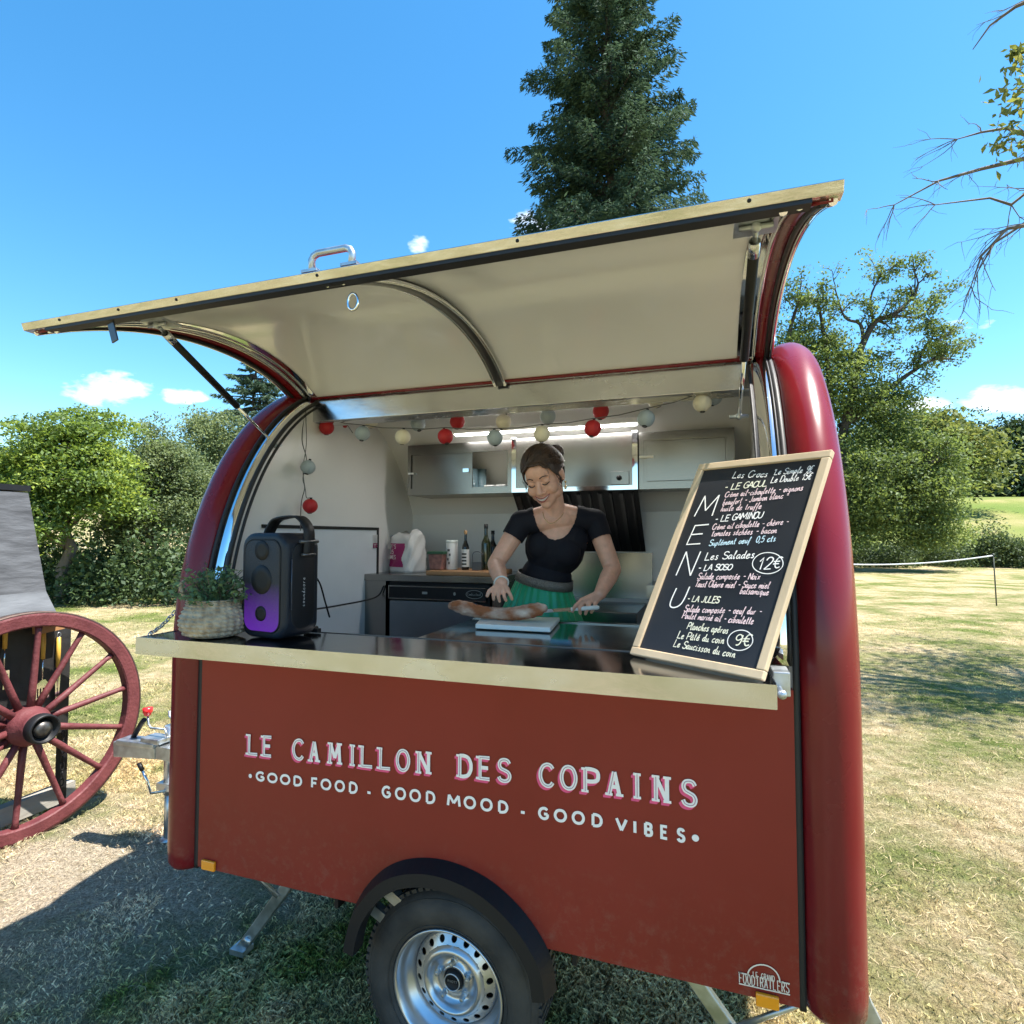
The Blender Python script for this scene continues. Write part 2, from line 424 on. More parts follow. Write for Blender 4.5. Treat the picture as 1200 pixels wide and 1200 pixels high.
def ground_mat():
    m = bpy.data.materials.new('dry_lawn'); m.use_nodes = True; t = m.node_tree; b = t.nodes['Principled BSDF']
    c, tc = grass_colour(t)
    t.links.new(c, b.inputs['Base Color']); b.inputs['Roughness'].default_value = .95; b.inputs['Specular IOR Level'].default_value = .1
    n = t.nodes.new('ShaderNodeTexNoise'); n.inputs['Scale'].default_value = 45; n.inputs['Detail'].default_value = 6; n.inputs['Roughness'].default_value = .75
    t.links.new(tc.outputs['Object'], n.inputs['Vector'])
    bp = t.nodes.new('ShaderNodeBump'); bp.inputs['Strength'].default_value = 1.0; bp.inputs['Distance'].default_value = .045
    t.links.new(n.outputs['Fac'], bp.inputs['Height']); t.links.new(bp.outputs[0], b.inputs['Normal'])
    return m
def blade_mat():
    m = bpy.data.materials.new('grass_blades'); m.use_nodes = True; t = m.node_tree; t.nodes.clear()
    out = t.nodes.new('ShaderNodeOutputMaterial'); c, tc = grass_colour(t)
    geo = t.nodes.new('ShaderNodeNewGeometry')
    mr = t.nodes.new('ShaderNodeMapRange'); mr.inputs[3].default_value = 1.15; mr.inputs[4].default_value = 2.7
    t.links.new(geo.outputs['Random Per Island'], mr.inputs[0])
    hs = t.nodes.new('ShaderNodeHueSaturation'); t.links.new(c, hs.inputs['Color']); t.links.new(mr.outputs[0], hs.inputs['Value'])
    d = t.nodes.new('ShaderNodeBsdfDiffuse'); tl = t.nodes.new('ShaderNodeBsdfTranslucent'); mx = t.nodes.new('ShaderNodeMixShader'); mx.inputs[0].default_value = .45
    t.links.new(hs.outputs[0], d.inputs['Color']); t.links.new(hs.outputs[0], tl.inputs['Color'])
    t.links.new(d.outputs[0], mx.inputs[1]); t.links.new(tl.outputs[0], mx.inputs[2]); t.links.new(mx.outputs[0], out.inputs['Surface'])
    return m
def axis(lo, hi, fine, n_f, n_c):
    a = np.linspace(-fine, fine, n_f); g = np.geomspace(fine, hi, n_c)[1:]; return np.r_[-np.geomspace(fine, -lo, n_c)[1:][::-1], a, g]
gx = axis(-700, 700, 20, 81, 40); gy = axis(-700, 700, 20, 81, 60)
X, Y = np.meshgrid(gx, gy, indexing='ij'); Z = hgt(X, Y)
V = np.c_[X.ravel(), Y.ravel(), Z.ravel()]; ny = len(gy)
I = (np.arange(len(gx) - 1)[:, None] * ny + np.arange(ny - 1)[None]).ravel()
ground = struct(fast_mesh('ground', V, np.c_[I, I + ny, I + ny + 1, I + 1], ground_mat(), smooth=True))

rng = np.random.default_rng(11)
def blades(n, xr, yr, hmin, hmax, wmin, wmax, fall, clump=.5, name='grass'):
    x = rng.uniform(*xr, n); y = rng.uniform(*yr, n)
    d = np.hypot(x - CAM_LOC[0], y - CAM_LOC[1])
    keep = rng.uniform(0, 1, n) < np.clip((fall / d) ** 1.3, 0, 1)
    P = np.c_[x, y, np.zeros(n)] - CAM_LOC; z = P @ _F; u = 600 + FPX * (P @ _R) / z; v = 600 - FPX * (P @ _U) / z
    keep &= (z > .3) & (u > -60) & (u < 1260) & (v < 1290)
    dirt = np.hypot((x + 3.0) * .55, y - .55)
    keep &= (dirt > .55 + .4 * np.sin(x * 5.3) * np.sin(y * 4.1)) | (rng.uniform(0, 1, n) < .10)
    cl = .5 + .5 * np.sin(x * 3.1 + 2 * np.sin(y * 2.3)) * np.sin(y * 3.7 + 1.5 * np.sin(x * 1.9))
    keep &= rng.uniform(0, 1, n) < (1 - clump) + clump * cl
    x, y, d, cl = x[keep], y[keep], d[keep], cl[keep]; n = len(x)
    h = rng.uniform(hmin, hmax, n) * (.6 + .8 * cl); w = rng.uniform(wmin, wmax, n) * np.clip(d / 3.5, 1, 4)
    a = rng.uniform(0, 2 * PI, n); l = rng.uniform(.2, 1.3, n) * h; b = rng.uniform(0, 2 * PI, n)
    z0 = hgt(x, y)
    c, s = np.cos(a) * w, np.sin(a) * w
    p0 = np.c_[x - c, y - s, z0 - .004]; p1 = np.c_[x + c, y + s, z0 - .004]
    p2 = np.c_[x + np.cos(b) * l * .45 + c * .7, y + np.sin(b) * l * .45 + s * .7, z0 + h * .65]
    p3 = np.c_[x + np.cos(b) * l, y + np.sin(b) * l, z0 + h * rng.uniform(.6, 1, n)]
    V = np.stack([p0, p1, p2, p3], 1).reshape(-1, 3); k = np.arange(n)[:, None] * 4
    return V, np.r_[np.c_[k, k + 1, k + 2], np.c_[k, k + 2, k + 3]]
parts = [blades(330000, (-4.5, .42), (-.4, 2.4), .008, .032, .0006, .0012, 2.9, .7),
         blades(160000, (-6.5, .5), (1, 4.5), .008, .03, .0008, .0015, 3.2),
         blades(480000, (.42, 9), (-.8, 14), .006, .026, .0007, .0014, 3.4, .6),
         blades(90000, (-16, -2), (2, 10), .01, .035, .0016, .003, 4.5)]
off = 0; VV = []; FF = []
for v, f in parts: VV.append(v); FF.append(f + off); off += len(v)
go = fast_mesh('grass', np.concatenate(VV), np.concatenate(FF), blade_mat())
go['kind'] = 'stuff'; tag(go, 'short sun-dried lawn grass with straw-coloured and green blades', 'grass')

def straw_litter(n, xr, yr, seed):
    """dead stalks lying on the lawn"""
    r = np.random.default_rng(seed); x = r.uniform(*xr, n); y = r.uniform(*yr, n); L = r.uniform(.02, .10, n); a = r.uniform(0, 2 * PI, n); w = r.uniform(.0006, .0013, n); z = hgt(x, y) + .004; dz = r.uniform(.0, .02, n)
    c, s_ = np.cos(a), np.sin(a); b = a + r.normal(size=n) * .35
    p0 = np.c_[x - s_ * w, y + c * w, z]; p1 = np.c_[x + s_ * w, y - c * w, z + .001]
    m0 = np.c_[x + c * L * .5 + s_ * w, y + s_ * L * .5 - c * w, z + dz]; m1 = np.c_[x + c * L * .5 - s_ * w, y + s_ * L * .5 + c * w, z + dz + .001]
    e = np.c_[x + c * L * .5 + np.cos(b) * L * .5, y + s_ * L * .5 + np.sin(b) * L * .5, z + dz * .5]
    V = np.stack([p0, p1, m0, m1, e, e + [0, 0, .0006]], 1).reshape(-1, 3); k = np.arange(n)[:, None] * 6
    return V, np.r_[np.c_[k, k + 1, k + 2, k + 3], np.c_[k + 3, k + 2, k + 4, k + 5]]
v1, f1 = straw_litter(7000, (-5, .5), (-.4, 3), 3); v2, f2 = straw_litter(14000, (.42, 6), (-.5, 8), 4)
so = fast_mesh('straw_litter', np.concatenate([v1, v2]), np.concatenate([f1, f2 + len(v1)]), mat('dead_straw', (.42, .33, .19), .7, var=.3, vs=3))
so['kind'] = 'stuff'; tag(so, 'dead straw stalks lying scattered on the lawn', 'straw')

# ================================================================== trees
def leaf_quads(C, size, r, up=.4, aspect=.55, out=None, jitter=.35):
    """folded leaf faces at points C (n,3)"""
    n = len(C)
    nrm = r.normal(size=(n, 3)); nrm /= np.linalg.norm(nrm, axis=1)[:, None] + 1e-9
    nrm[:, 2] += up * 2
    if out is not None: nrm += out * 1.0
    nrm /= np.linalg.norm(nrm, axis=1)[:, None]
    t = r.normal(size=(n, 3)); t[:, 2] -= .5; t -= nrm * (t * nrm).sum(1)[:, None]; t /= np.linalg.norm(t, axis=1)[:, None]
    b = np.cross(nrm, t); s = size * r.uniform(1 - jitter, 1 + jitter, n)[:, None]
    p0 = C - t * s * .5; p2 = C + t * s * .5 - nrm * s * .08
    p1 = C + b * s * aspect * .5 + t * s * .05 + nrm * s * .06; p3 = C - b * s * aspect * .5 + t * s * .05 + nrm * s * .06
    V = np.stack([p0, p1, p2, p3], 1).reshape(-1, 3); k = np.arange(n)[:, None] * 4
    return V, np.c_[k, k + 1, k + 2, k + 3]
def limb_path(a, b, r, k=6, wob=.06, sag=0.):
    a = np.array(a, float); b = np.array(b, float); L = np.linalg.norm(b - a); t = np.linspace(0, 1, k)[:, None]
    P = a + (b - a) * t + r.normal(size=(k, 3)) * wob * L * (t * (1 - t) * 4) ; P[:, 2] += (-sag * L * (t * (1 - t)) * 4)[:, 0]
    return P
def broadleaf(name, label, cat, base, H, blobs, leaf, n_leaf, mats, seed, trunk_r=.18, group=None, lsize=None, bark='barkg', clump=70, up=.45, flat=.42):
    """blobs: (dx, dy, z, rx, ry, rz) lobes of the crown relative to the base"""
    r = np.random.default_rng(seed); base = np.array(base, float)
    T = thing(name, label, cat, base, group)
    mb = MB(); zc = np.mean([b[2] for b in blobs])
    top = base + [0, 0, H * .8]
    mb.tube(limb_path(base - [0, 0, .15], top, r, 9, .015), np.linspace(trunk_r, trunk_r * .2, 9), 10)
    B = np.array(blobs, float); wgt = (B[:, 3] * B[:, 4] * B[:, 5]) ** .667; wgt /= wgt.sum()
    for b in B:
        st = base + [0, 0, min(b[2] * .75, H * .62)]
        mb.tube(limb_path(st, base + b[:3], r, 6, .05), np.linspace(trunk_r * .5, trunk_r * .1, 6), 7)
        for _ in range(3):
            d = r.normal(size=3); d /= np.linalg.norm(d)
            mb.tube(limb_path(base + b[:3], base + b[:3] + d * b[3:] * .8, r, 5, .08), np.linspace(trunk_r * .14, .008, 5), 5)
    mb.build('trunk', M[bark], T, fixn=False)
    nc = n_leaf // clump
    idx = r.choice(len(B), nc, p=wgt); d = r.normal(size=(nc, 3)); d /= np.linalg.norm(d, axis=1)[:, None]
    rr = r.uniform(0, 1, nc) ** .35
    d[:, 2] = np.where(d[:, 2] < -.55, -d[:, 2] * .7, d[:, 2])
    cc = base + B[idx, :3] + d * B[idx, 3:] * (rr * r.uniform(.82, 1.12, nc))[:, None]
    cs = lsize if lsize else leaf * 2.6
    k = r.integers(int(clump * .5), int(clump * 1.5), nc); ci = np.repeat(np.arange(nc), k)
    off = r.normal(size=(len(ci), 3)) * cs * [1 + (.42 - flat) * 1.5, 1 + (.42 - flat) * 1.5, flat]
    P = cc[ci] + off; P[:, 2] -= (off[:, 0] ** 2 + off[:, 1] ** 2) / (cs * 2.2) * .35
    P = P[P[:, 2] > base[2] + .1]
    o = np.zeros_like(P); 
    V, Fq = leaf_quads(P, leaf, r, up)
    fast_mesh('crown', V, Fq, mats, T)
    return T

L_maple = leaf_mat('maple_leaves', (.04, .085, .012), (.16, .24, .032), .45, vs=.7, c3=(.28, .35, .05))
L_grey = leaf_mat('pale_leaves', (.06, .095, .03), (.18, .23, .09), .42, vs=.6)
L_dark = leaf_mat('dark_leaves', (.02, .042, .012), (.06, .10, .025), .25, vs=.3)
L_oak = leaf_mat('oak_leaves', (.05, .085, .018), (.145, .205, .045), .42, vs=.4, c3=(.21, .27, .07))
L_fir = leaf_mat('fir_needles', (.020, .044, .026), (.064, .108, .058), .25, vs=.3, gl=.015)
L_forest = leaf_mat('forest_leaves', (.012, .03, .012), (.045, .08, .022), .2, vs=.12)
L_yellow = leaf_mat('yellow_green_leaves', (.07, .10, .02), (.18, .21, .05), .35, vs=.2)
L_bush = leaf_mat('bramble_leaves', (.03, .05, .014), (.09, .13, .035), .28, vs=.6)

# the left-hand group, some 14-22 m away
def gp(px, d):
    p = at(px, 630, d); return np.array([p[0], p[1], float(hgt(p[0], p[1]))])
b1 = gp(78, 15.5)
broadleaf('maple_tree', 'broad bright green maple with grey trunk behind the grey-roofed cart', 'tree', b1, 5.2,
          [(0, 0, 3.6, 1.7, 1.5, 1.2), (.3, -.4, 4.3, 1.2, 1.2, .8), (-1.3, -.5, 3.4, 1.1, 1.1, .8), (1.25, -.3, 3.3, 1.0, 1.1, .75), (.9, .2, 2.7, 1.2, 1.1, .55), (-.5, -.9, 2.5, 1.1, .9, .5), (.35, .3, 4.9, .8, .8, .4), (-2.2, .2, 2.8, 1.0, 1.0, .9), (.2, -1.0, 2.0, .9, .8, .3)],
          .10, 46000, L_maple, 3, .19, flat=.2, clump=150)
b2 = gp(178, 17.5)
broadleaf('ash_tree', 'slender pale green tree between the maple and the left end of the trailer', 'tree', b2, 5.4,
          [(0, 0, 3.2, 1.0, 1.1, 1.5), (-.2, 0, 4.6, .65, .7, .9), (.7, 0, 3.9, .7, .8, .9), (.3, -.5, 2.2, 1.1, 1.0, .9), (-.7, -.3, 2.0, .8, .8, 1.0), (1.3, .3, 3.0, .9, .9, 1.2)],
          .085, 36000, L_grey, 5, .1)
b3 = gp(-95, 16)
broadleaf('maple_tree', 'dense maple rising above the grey cart roof at the left edge', 'tree', b3, 5.4,
          [(0, 0, 3.6, 1.8, 1.6, 1.5), (1.4, -.2, 3.6, 1.2, 1.2, 1.2), (1.0, -.5, 2.3, 1.2, 1.1, .9), (-1.5, 0, 3, 1.4, 1.3, 1.4)], .10, 26000, L_maple, 8, .2, flat=.2, clump=150)
b4 = gp(245, 21)
broadleaf('ash_tree', 'pale green tree just left of the trailer, in front of the dark spruce', 'tree', b4, 6.6,
          [(0, 0, 4.2, 1.2, 1.2, 1.6), (-.6, 0, 5.7, .8, .8, .9), (.8, -.2, 3.0, 1.3, 1.2, 1.5), (-.9, -.3, 2.6, 1.1, 1.1, 1.4), (.5, 0, 5.4, .9, .9, 1.0)], .10, 30000, L_grey, 9, .12)
b5 = gp(330, 24)
broadleaf('maple_tree', 'leafy tree mostly hidden behind the left fender of the trailer', 'tree', b5, 6,
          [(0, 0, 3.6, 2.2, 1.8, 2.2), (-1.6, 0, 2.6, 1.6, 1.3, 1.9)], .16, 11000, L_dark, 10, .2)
# hedge of undergrowth under those trees
def shrub_row(name, label, cat, pts, leaf, n_each, m, seed, hz=(.6, 1.1), rx=1.2, kind=None):
    r = np.random.default_rng(seed); Ps = []
    for (x, y) in pts:
        h = r.uniform(*hz); g = float(hgt(x, y)); n = n_each
        d = r.normal(size=(n, 3)); d /= np.linalg.norm(d, axis=1)[:, None]; q = d * (r.uniform(0, 1, n) ** .3)[:, None] * [rx, rx * .9, h]
        q[:, 2] = np.abs(q[:, 2]) * (1 + .25 * np.sin(q[:, 0] * 6 + x) * np.cos(q[:, 1] * 5))
        Ps.append(q + [x, y, g + .03])
    P = np.concatenate(Ps); V, Fq = leaf_quads(P, leaf, r, .3)
    o = fast_mesh(name, V, Fq, m); tag(o, label, cat)
    if kind: o['kind'] = kind
    return o
pts = []
for px in range(-140, 420, 28):
    p = gp(px, 16.8 + 1.5 * math.sin(px)); pts.append((p[0], p[1]))
for px in range(-140, 420, 34):
    p = gp(px, 19); pts.append((p[0], p[1]))
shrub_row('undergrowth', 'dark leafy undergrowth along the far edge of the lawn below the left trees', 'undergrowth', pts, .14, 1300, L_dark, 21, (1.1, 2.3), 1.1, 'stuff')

# conifers
def conifer(name, label, base, H, R0, m, seed, n_whorl, per, needle, sub, trunk_r, z0=1.0, gap=.15, dens=1.0):
    r = np.random.default_rng(seed); base = np.array(base, float)
    T = thing(name, label, 'tree', base)
    mb = MB(); mb.tube(limb_path(base - [0, 0, .2], base + [0, 0, H], r, 12, .004), np.linspace(trunk_r, .02, 12), 10)
    Ps = []; Ts = []
    for i in range(n_whorl):
        z = z0 + (H - z0) * (i / n_whorl) ** .95
        Rz = R0 * (1 - z / H) ** .82 + .1
        for j in range(per):
            if r.uniform() < gap: continue
            a = r.uniform(0, 2 * PI); L = Rz * r.uniform(.6, 1.22) * (1 + .12 * math.sin(a * 2 + i)); zz = z + r.uniform(-.5, .5) * (H - z0) / n_whorl
            k = 9; t = np.linspace(0, 1, k); dirv = np.array([math.cos(a), math.sin(a)])
            dr = r.uniform(.12, .34)
            P = np.c_[dirv[0] * L * t, dirv[1] * L * t, zz + L * (.12 * t - dr * t ** 2 + .12 * t ** 4)]
            P += base
            mb.tube(P[:-1], np.linspace(.02 + .012 * L, .008, k - 1), 4, caps=False)
            n = int(sub * L * dens) + 4
            tt = r.uniform(.12, 1, n) ** .75; ii = np.clip((tt * (k - 1)).astype(int), 0, k - 2); fr = (tt * (k - 1) - ii)[:, None]
            c = P[ii] * (1 - fr) + P[ii + 1] * fr
            side = np.array([-dirv[1], dirv[0], 0]); w = (1 - tt * .75) * L * .30
            lat = r.uniform(-1, 1, n) * w
            c = c + side * lat[:, None]; c[:, 2] -= np.abs(lat) * .35 + r.uniform(0, .55, n) ** 1.5 * L * .16
            td = np.array([dirv[0], dirv[1], -.2]) * .8 + side * np.sign(lat)[:, None] * .8 + r.normal(size=(n, 3)) * .45; td[:, 2] -= .55
            Ps.append(c); Ts.append(td / np.linalg.norm(td, axis=1)[:, None])
    C = np.concatenate(Ps); t = np.concatenate(Ts); n = len(C)
    # every spray: two crossed blades
    q = r.normal(size=(n, 3)); b = np.cross(t, q); b /= np.linalg.norm(b, axis=1)[:, None]; s = needle * r.uniform(.6, 1.5, n)[:, None]
    V = np.stack([C - t * s * .5, C + b * s * .15, C + t * s * .7, C - b * s * .15], 1).reshape(-1, 3); kk = np.arange(n)[:, None] * 4
    mb.build('trunk', M['barkd'], T, fixn=False)
    fast_mesh('crown', V, np.c_[kk, kk + 1, kk + 2, kk + 3], m, T)
    return T
cb = gp(716, 26)
conifer('fir_tree', 'very tall dark fir towering behind the raised hatch of the trailer', cb, 37, 6.5, L_fir, 4, 80, 11, .18, 125, .42, 3.0, .08)
cb2 = gp(296, 27)
conifer('spruce_tree', 'small dark spruce peeking over the left fender below the open hatch', cb2, 11.6, 3.6, L_fir, 6, 38, 9, .16, 80, .16, .6, .1)

def oak():
    r = np.random.default_rng(12); dp = 31.0; base = gp(978, dp)
    T = thing('oak_tree', 'large spreading oak with snaggy bare limbs beyond the right fender', 'tree', base); mb = MB(); C = []; leaf = .165; mpp = dp / FPX
    mb.tube(limb_path(base - [0, 0, .3], at(985, 520, dp), r, 8, .02), np.linspace(.46, .3, 8), 10)
    def tuft(p, n, s): n = int(n * 2); C.append(np.array(p) + r.normal(size=(n, 3)) * s * [1, 1, .6])
    def twig(p, d, L, rr, lv, nl):
        q = [np.array(p)]; dd = np.array(d, float)
        for k in range(4):
            dd = dd + r.normal(size=3) * .28 + [0, 0, .03]; dd /= np.linalg.norm(dd); q.append(q[-1] + dd * L / 4)
        mb.tube(q, np.linspace(rr, rr * .5, 5), 5, caps=False)
        if lv == 0:
            tuft(q[-1], nl, .22); tuft(q[2], nl // 2, .2); return
        for j in range(3):
            nd = dd + r.normal(size=3) * .7; twig(q[r.integers(2, 5)], nd / np.linalg.norm(nd), L * .6, rr * .55, lv - 1, nl)
    def limb(pts, r0, r1, nt, L, nl, dz=0.):
        P = [at(x, y, dp + dz * k) for k, (x, y) in enumerate(pts)]; P = catmull_(P)
        mb.tube(P, np.linspace(r0, r1, len(P)), 7, caps=False)
        for _ in range(nt):
            i = r.integers(len(P) // 3, len(P)); d = P[min(i + 1, len(P) - 1)] - P[i - 1]; d = d / np.linalg.norm(d) + r.normal(size=3) * .75; twig(P[i], d / np.linalg.norm(d), L * r.uniform(.6, 1.2), r1 * .9, 1, nl)
    def catmull_(P, n=4):
        Q = [2 * P[0] - P[1]] + list(P) + [2 * P[-1] - P[-2]]; out = []
        for i in range(1, len(Q) - 2):
            a, b, c, d = Q[i - 1:i + 3]
            for k in range(n): t = k / n; out.append(.5 * (2 * b + (c - a) * t + (2 * a - 5 * b + 4 * c - d) * t * t + (3 * b - a - 3 * c + d) * t ** 3))
        return out + [P[-1]]
    limb([(985, 520), (1000, 455), (1007, 414), (1025, 378), (1046, 369), (1070, 348), (1076, 332)], .24, .05, 16, 1.3, 16)
    limb([(1012, 405), (1008, 380), (990, 372), (979, 340)], .11, .035, 7, 1.0, 8)
    limb([(1024, 380), (1020, 350), (1032, 322)], .09, .03, 8, 1.0, 10)
    limb([(1046, 369), (1075, 372), (1090, 360), (1096, 352)], .07, .03, 7, 1.0, 14)
    limb([(985, 500), (1020, 478), (1046, 453), (1070, 435), (1095, 421), (1119, 421)], .2, .04, 14, 1.2, 18, .15)
    limb([(1072, 434), (1082, 412), (1092, 398), (1104, 400)], .07, .03, 7, .9, 14)
    limb([(980, 540), (940, 450), (925, 400), (932, 365), (938, 350)], .2, .04, 12, 1.2, 16, -.1)
    limb([(975, 480), (968, 410), (962, 372), (958, 350)], .15, .04, 10, 1.1, 18, -.1)
    limb([(985, 556), (1010, 552), (1040, 546), (1066, 548), (1095, 540)], .2, .05, 10, 1.2, 16, -.2)
    limb([(980, 580), (1020, 600), (1060, 610), (1100, 600)], .16, .04, 10, 1.2, 16, -.25)
    for (x, y, rx, ry, n) in ((918, 430, 30, 48, 3500), (955, 415, 40, 45, 4500), (985, 470, 46, 52, 6500), (1028, 492, 42, 34, 4500), (995, 560, 72, 50, 9000), (1066, 530, 40, 34, 5000), (1090, 575, 38, 30, 4500), (1030, 605, 74, 36, 8000), (1050, 462, 26, 18, 1500), (955, 620, 60, 44, 6000), (1095, 622, 36, 26, 3500), (1010, 430, 24, 26, 1600), (1105, 535, 24, 22, 1500)):
        n = int(n * 1.2); k = 45; m = n // k; d = r.normal(size=(m, 3)); d /= np.linalg.norm(d, axis=1)[:, None]; q = d * (r.uniform(0, 1, (m, 1)) ** .4) * r.uniform(.8, 1.2, (m, 1))
        c = at(x, y, dp + r.uniform(-.8, .8)) + (q[:, :1] * rx * _R + q[:, 1:2] * ry * _U * 1.0) * mpp + q[:, 2:] * (rx + ry) * .5 * mpp * _F0
        c = np.repeat(c, k, 0); C.append(c + r.normal(size=c.shape) * .46 * [1, 1, .32])
    P = np.concatenate(C); P = P[P[:, 2] > base[2] + .2]; V, Fq = leaf_quads(P, leaf, r, .35)
    mb.build('trunk', M['barkd'], T, fixn=False); fast_mesh('crown', V, Fq, L_oak, T)
oak()
# yellower tree and the dark wood on the rise to the right
for i, (px, d, sc, mt, sd_, lab) in enumerate([
        (1105, 62, 1.0, L_yellow, 31, 'yellowish green round tree between the oak and the dark wood'),
        (1062, 70, 1.05, L_yellow, 32, 'rounded green tree half hidden behind the oak'),
        (1150, 92, 1.35, L_forest, 33, 'tallest dark tree of the wood on the rise beyond the meadow'),
        (1200, 90, 1.25, L_forest, 34, 'dark tree of the wood at the right edge beyond the meadow'),
        (1262, 92, 1.3, L_forest, 35, 'dark tree of the wood just past the right edge of the view'),
        (1110, 98, 1.3, L_forest, 36, 'dark tree of the wood showing above the yellowish tree'),
        (1330, 95, 1.3, L_forest, 37, 'dark tree at the far right end of the wood'),
        (1020, 96, 1.2, L_forest, 38, 'dark tree of the wood hidden behind the oak crown')]):
    b = gp(px, d); s = sc
    broadleaf('broadleaf_tree', lab, 'tree', b, 11 * s, [(0, 0, 7 * s, 4.2 * s, 4 * s, 4 * s), (-2.6 * s, -1, 5 * s, 3.4 * s, 3 * s, 3.6 * s), (2.6 * s, -1, 5.4 * s, 3.4 * s, 3 * s, 3.8 * s), (.5, -2.4 * s, 3.4 * s, 4 * s, 2.4 * s, 3.2 * s), (-1 * s, -1, 9.2 * s, 2.4 * s, 2.2 * s, 2 * s)],
              .52, 8000, mt, sd_, .35, 'trees of the wood beyond the meadow', lsize=1.0, bark='barkd', clump=60)
pts = []
for px in range(-500, 1420, 20):
    for dd in ((88, 104, 118) if px > 900 else (96, 110)):
        p = gp(px + dd, dd); pts.append((p[0], p[1]))
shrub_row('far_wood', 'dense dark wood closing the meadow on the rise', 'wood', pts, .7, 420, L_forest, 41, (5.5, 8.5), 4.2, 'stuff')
pts = []
for px in range(860, 1340, 16):
    for dd in (34.5, 36.5):
        p = gp(px + dd, dd + 1.2 * math.sin(px * .7)); pts.append((p[0], p[1]))
shrub_row('bramble_thicket', 'dark bramble thicket along the far edge of the lawn on the right', 'brambles', pts, .17, 700, L_bush, 42, (1.0, 1.9), 1.1, 'stuff')
p = gp(1163, 33.6)
broadleaf('wild_shrub', 'upright dark shrub standing out of the brambles behind the rope post', 'shrub', p, 2.6,
          [(0, 0, 1.2, 1.1, .9, 1.0), (.2, 0, 2.1, .6, .5, .7), (-.7, 0, .8, .8, .7, .7), (.9, 0, .9, .8, .7, .7)], .15, 4500, L_bush, 43, .06)

# near ash on the right, trunk outside the picture: bare twigs and one leafy spray reach in
def near_tree():
    r = np.random.default_rng(77); base = np.array([6.5, 6.6, 0.]); T = thing('walnut_tree', 'tree at the top right edge reaching in with bare twigs and one leafy spray', 'tree', base)
    mb = MB(); C = []
    mb.tube(limb_path(base, base + [.2, .2, 9.5], r, 10, .01), np.linspace(.24, .06, 10), 12)
    def twigs(P, n, L, rr, lv):
        P = np.array(P)
        for _ in range(n):
            i = r.integers(1, len(P)); d = P[min(i, len(P) - 1)] - P[i - 1]; d /= np.linalg.norm(d)
            nd = d + r.normal(size=3) * .55; nd[2] -= .25; nd /= np.linalg.norm(nd)
            q = [P[i]]; dd = nd.copy()
            for k in range(5):
                dd = dd + r.normal(size=3) * .14; dd[2] -= .05; dd /= np.linalg.norm(dd); q.append(q[-1] + dd * L / 5 * r.uniform(.6, 1.1))
            mb.tube(q, np.linspace(rr, rr * .35, 6), 5, caps=False)
            if lv > 0: twigs(q, 3, L * .55, rr * .5, lv - 1)
    # limbs whose ends show in the photograph (start on the trunk, then inner and outer points)
    d0 = 7.4
    def L3(pts, d): return [at(x, y, d + k * .12) for k, (x, y) in enumerate(pts)]
    limbs = [L3([(1300, 180), (1200, 186), (1150, 198), (1100, 212), (1048, 240)], 7.0), L3([(1290, 230), (1215, 262), (1180, 268), (1150, 300), (1138, 335)], 6.8),
             L3([(1290, -20), (1215, -3), (1190, 8), (1160, 30), (1140, 58)], 7.3), L3([(1280, 250), (1210, 220), (1185, 240), (1160, 232), (1096, 240)], 7.2),
             L3([(1290, 150), (1220, 165), (1180, 150), (1150, 155), (1122, 163)], 7.5), L3([(1280, 280), (1200, 262), (1165, 285), (1145, 320)], 7.0)]
    for k, P in enumerate(limbs):
        st = base + np.array([.1, .1, 3.9 + .55 * k]); full = [st, (st + np.array(P[0])) / 2 + [0, 0, .1]] + list(P)
        mb.tube(full, np.linspace(.05, .006, len(full)), 6, caps=False)
        twigs(P, 7 if k != 2 else 2, .55, .007, 1)
    # leafy spray
    cs = [(1192, 80, 16), (1182, 105, 20), (1200, 115, 24), (1178, 135, 18), (1200, 150, 24), (1172, 168, 12), (1190, 172, 20), (1205, 60, 18), (1190, 62, 6), (1225, 90, 30), (1230, 140, 30)]
    for (x, y, rr) in cs:
        c = at(x, y, 7.0); n = 26; C.append(c + r.normal(size=(n, 3)) * rr * 7.0 / FPX * .55)
        mb.tube(limb_path(at(1260, 110, 7.0), c, r, 6, .08), np.linspace(.012, .004, 6), 5, caps=False)
    # the rest of the crown, right of and above the picture
    for _ in range(95):
        c = base + np.array([r.normal() * 1.5 + .1, r.normal() * 1.7 + .7, 6.0 + abs(r.normal()) * 1.9])
        x, y = proj(c)
        if (x < 1290 and y > -120) or c[1] < 5.6 or c[0] < 4.6: continue
        C.append(c + r.normal(size=(90, 3)) * [.34, .34, .2]); mb.tube(limb_path(base + [0, 0, min(c[2] * .75, 8)], c, r, 5, .05), np.linspace(.03, .006, 5), 5, caps=False)
    C = np.concatenate(C); V, Fq = leaf_quads(C, .12, r, .2, .42)
    mb.build('trunk', M['barkg'], T, fixn=False); fast_mesh('crown', V, Fq, leaf_mat('walnut_leaves', (.09, .12, .02), (.22, .24, .05), .4, vs=1.2, c3=(.3, .27, .07)), T)
near_tree()
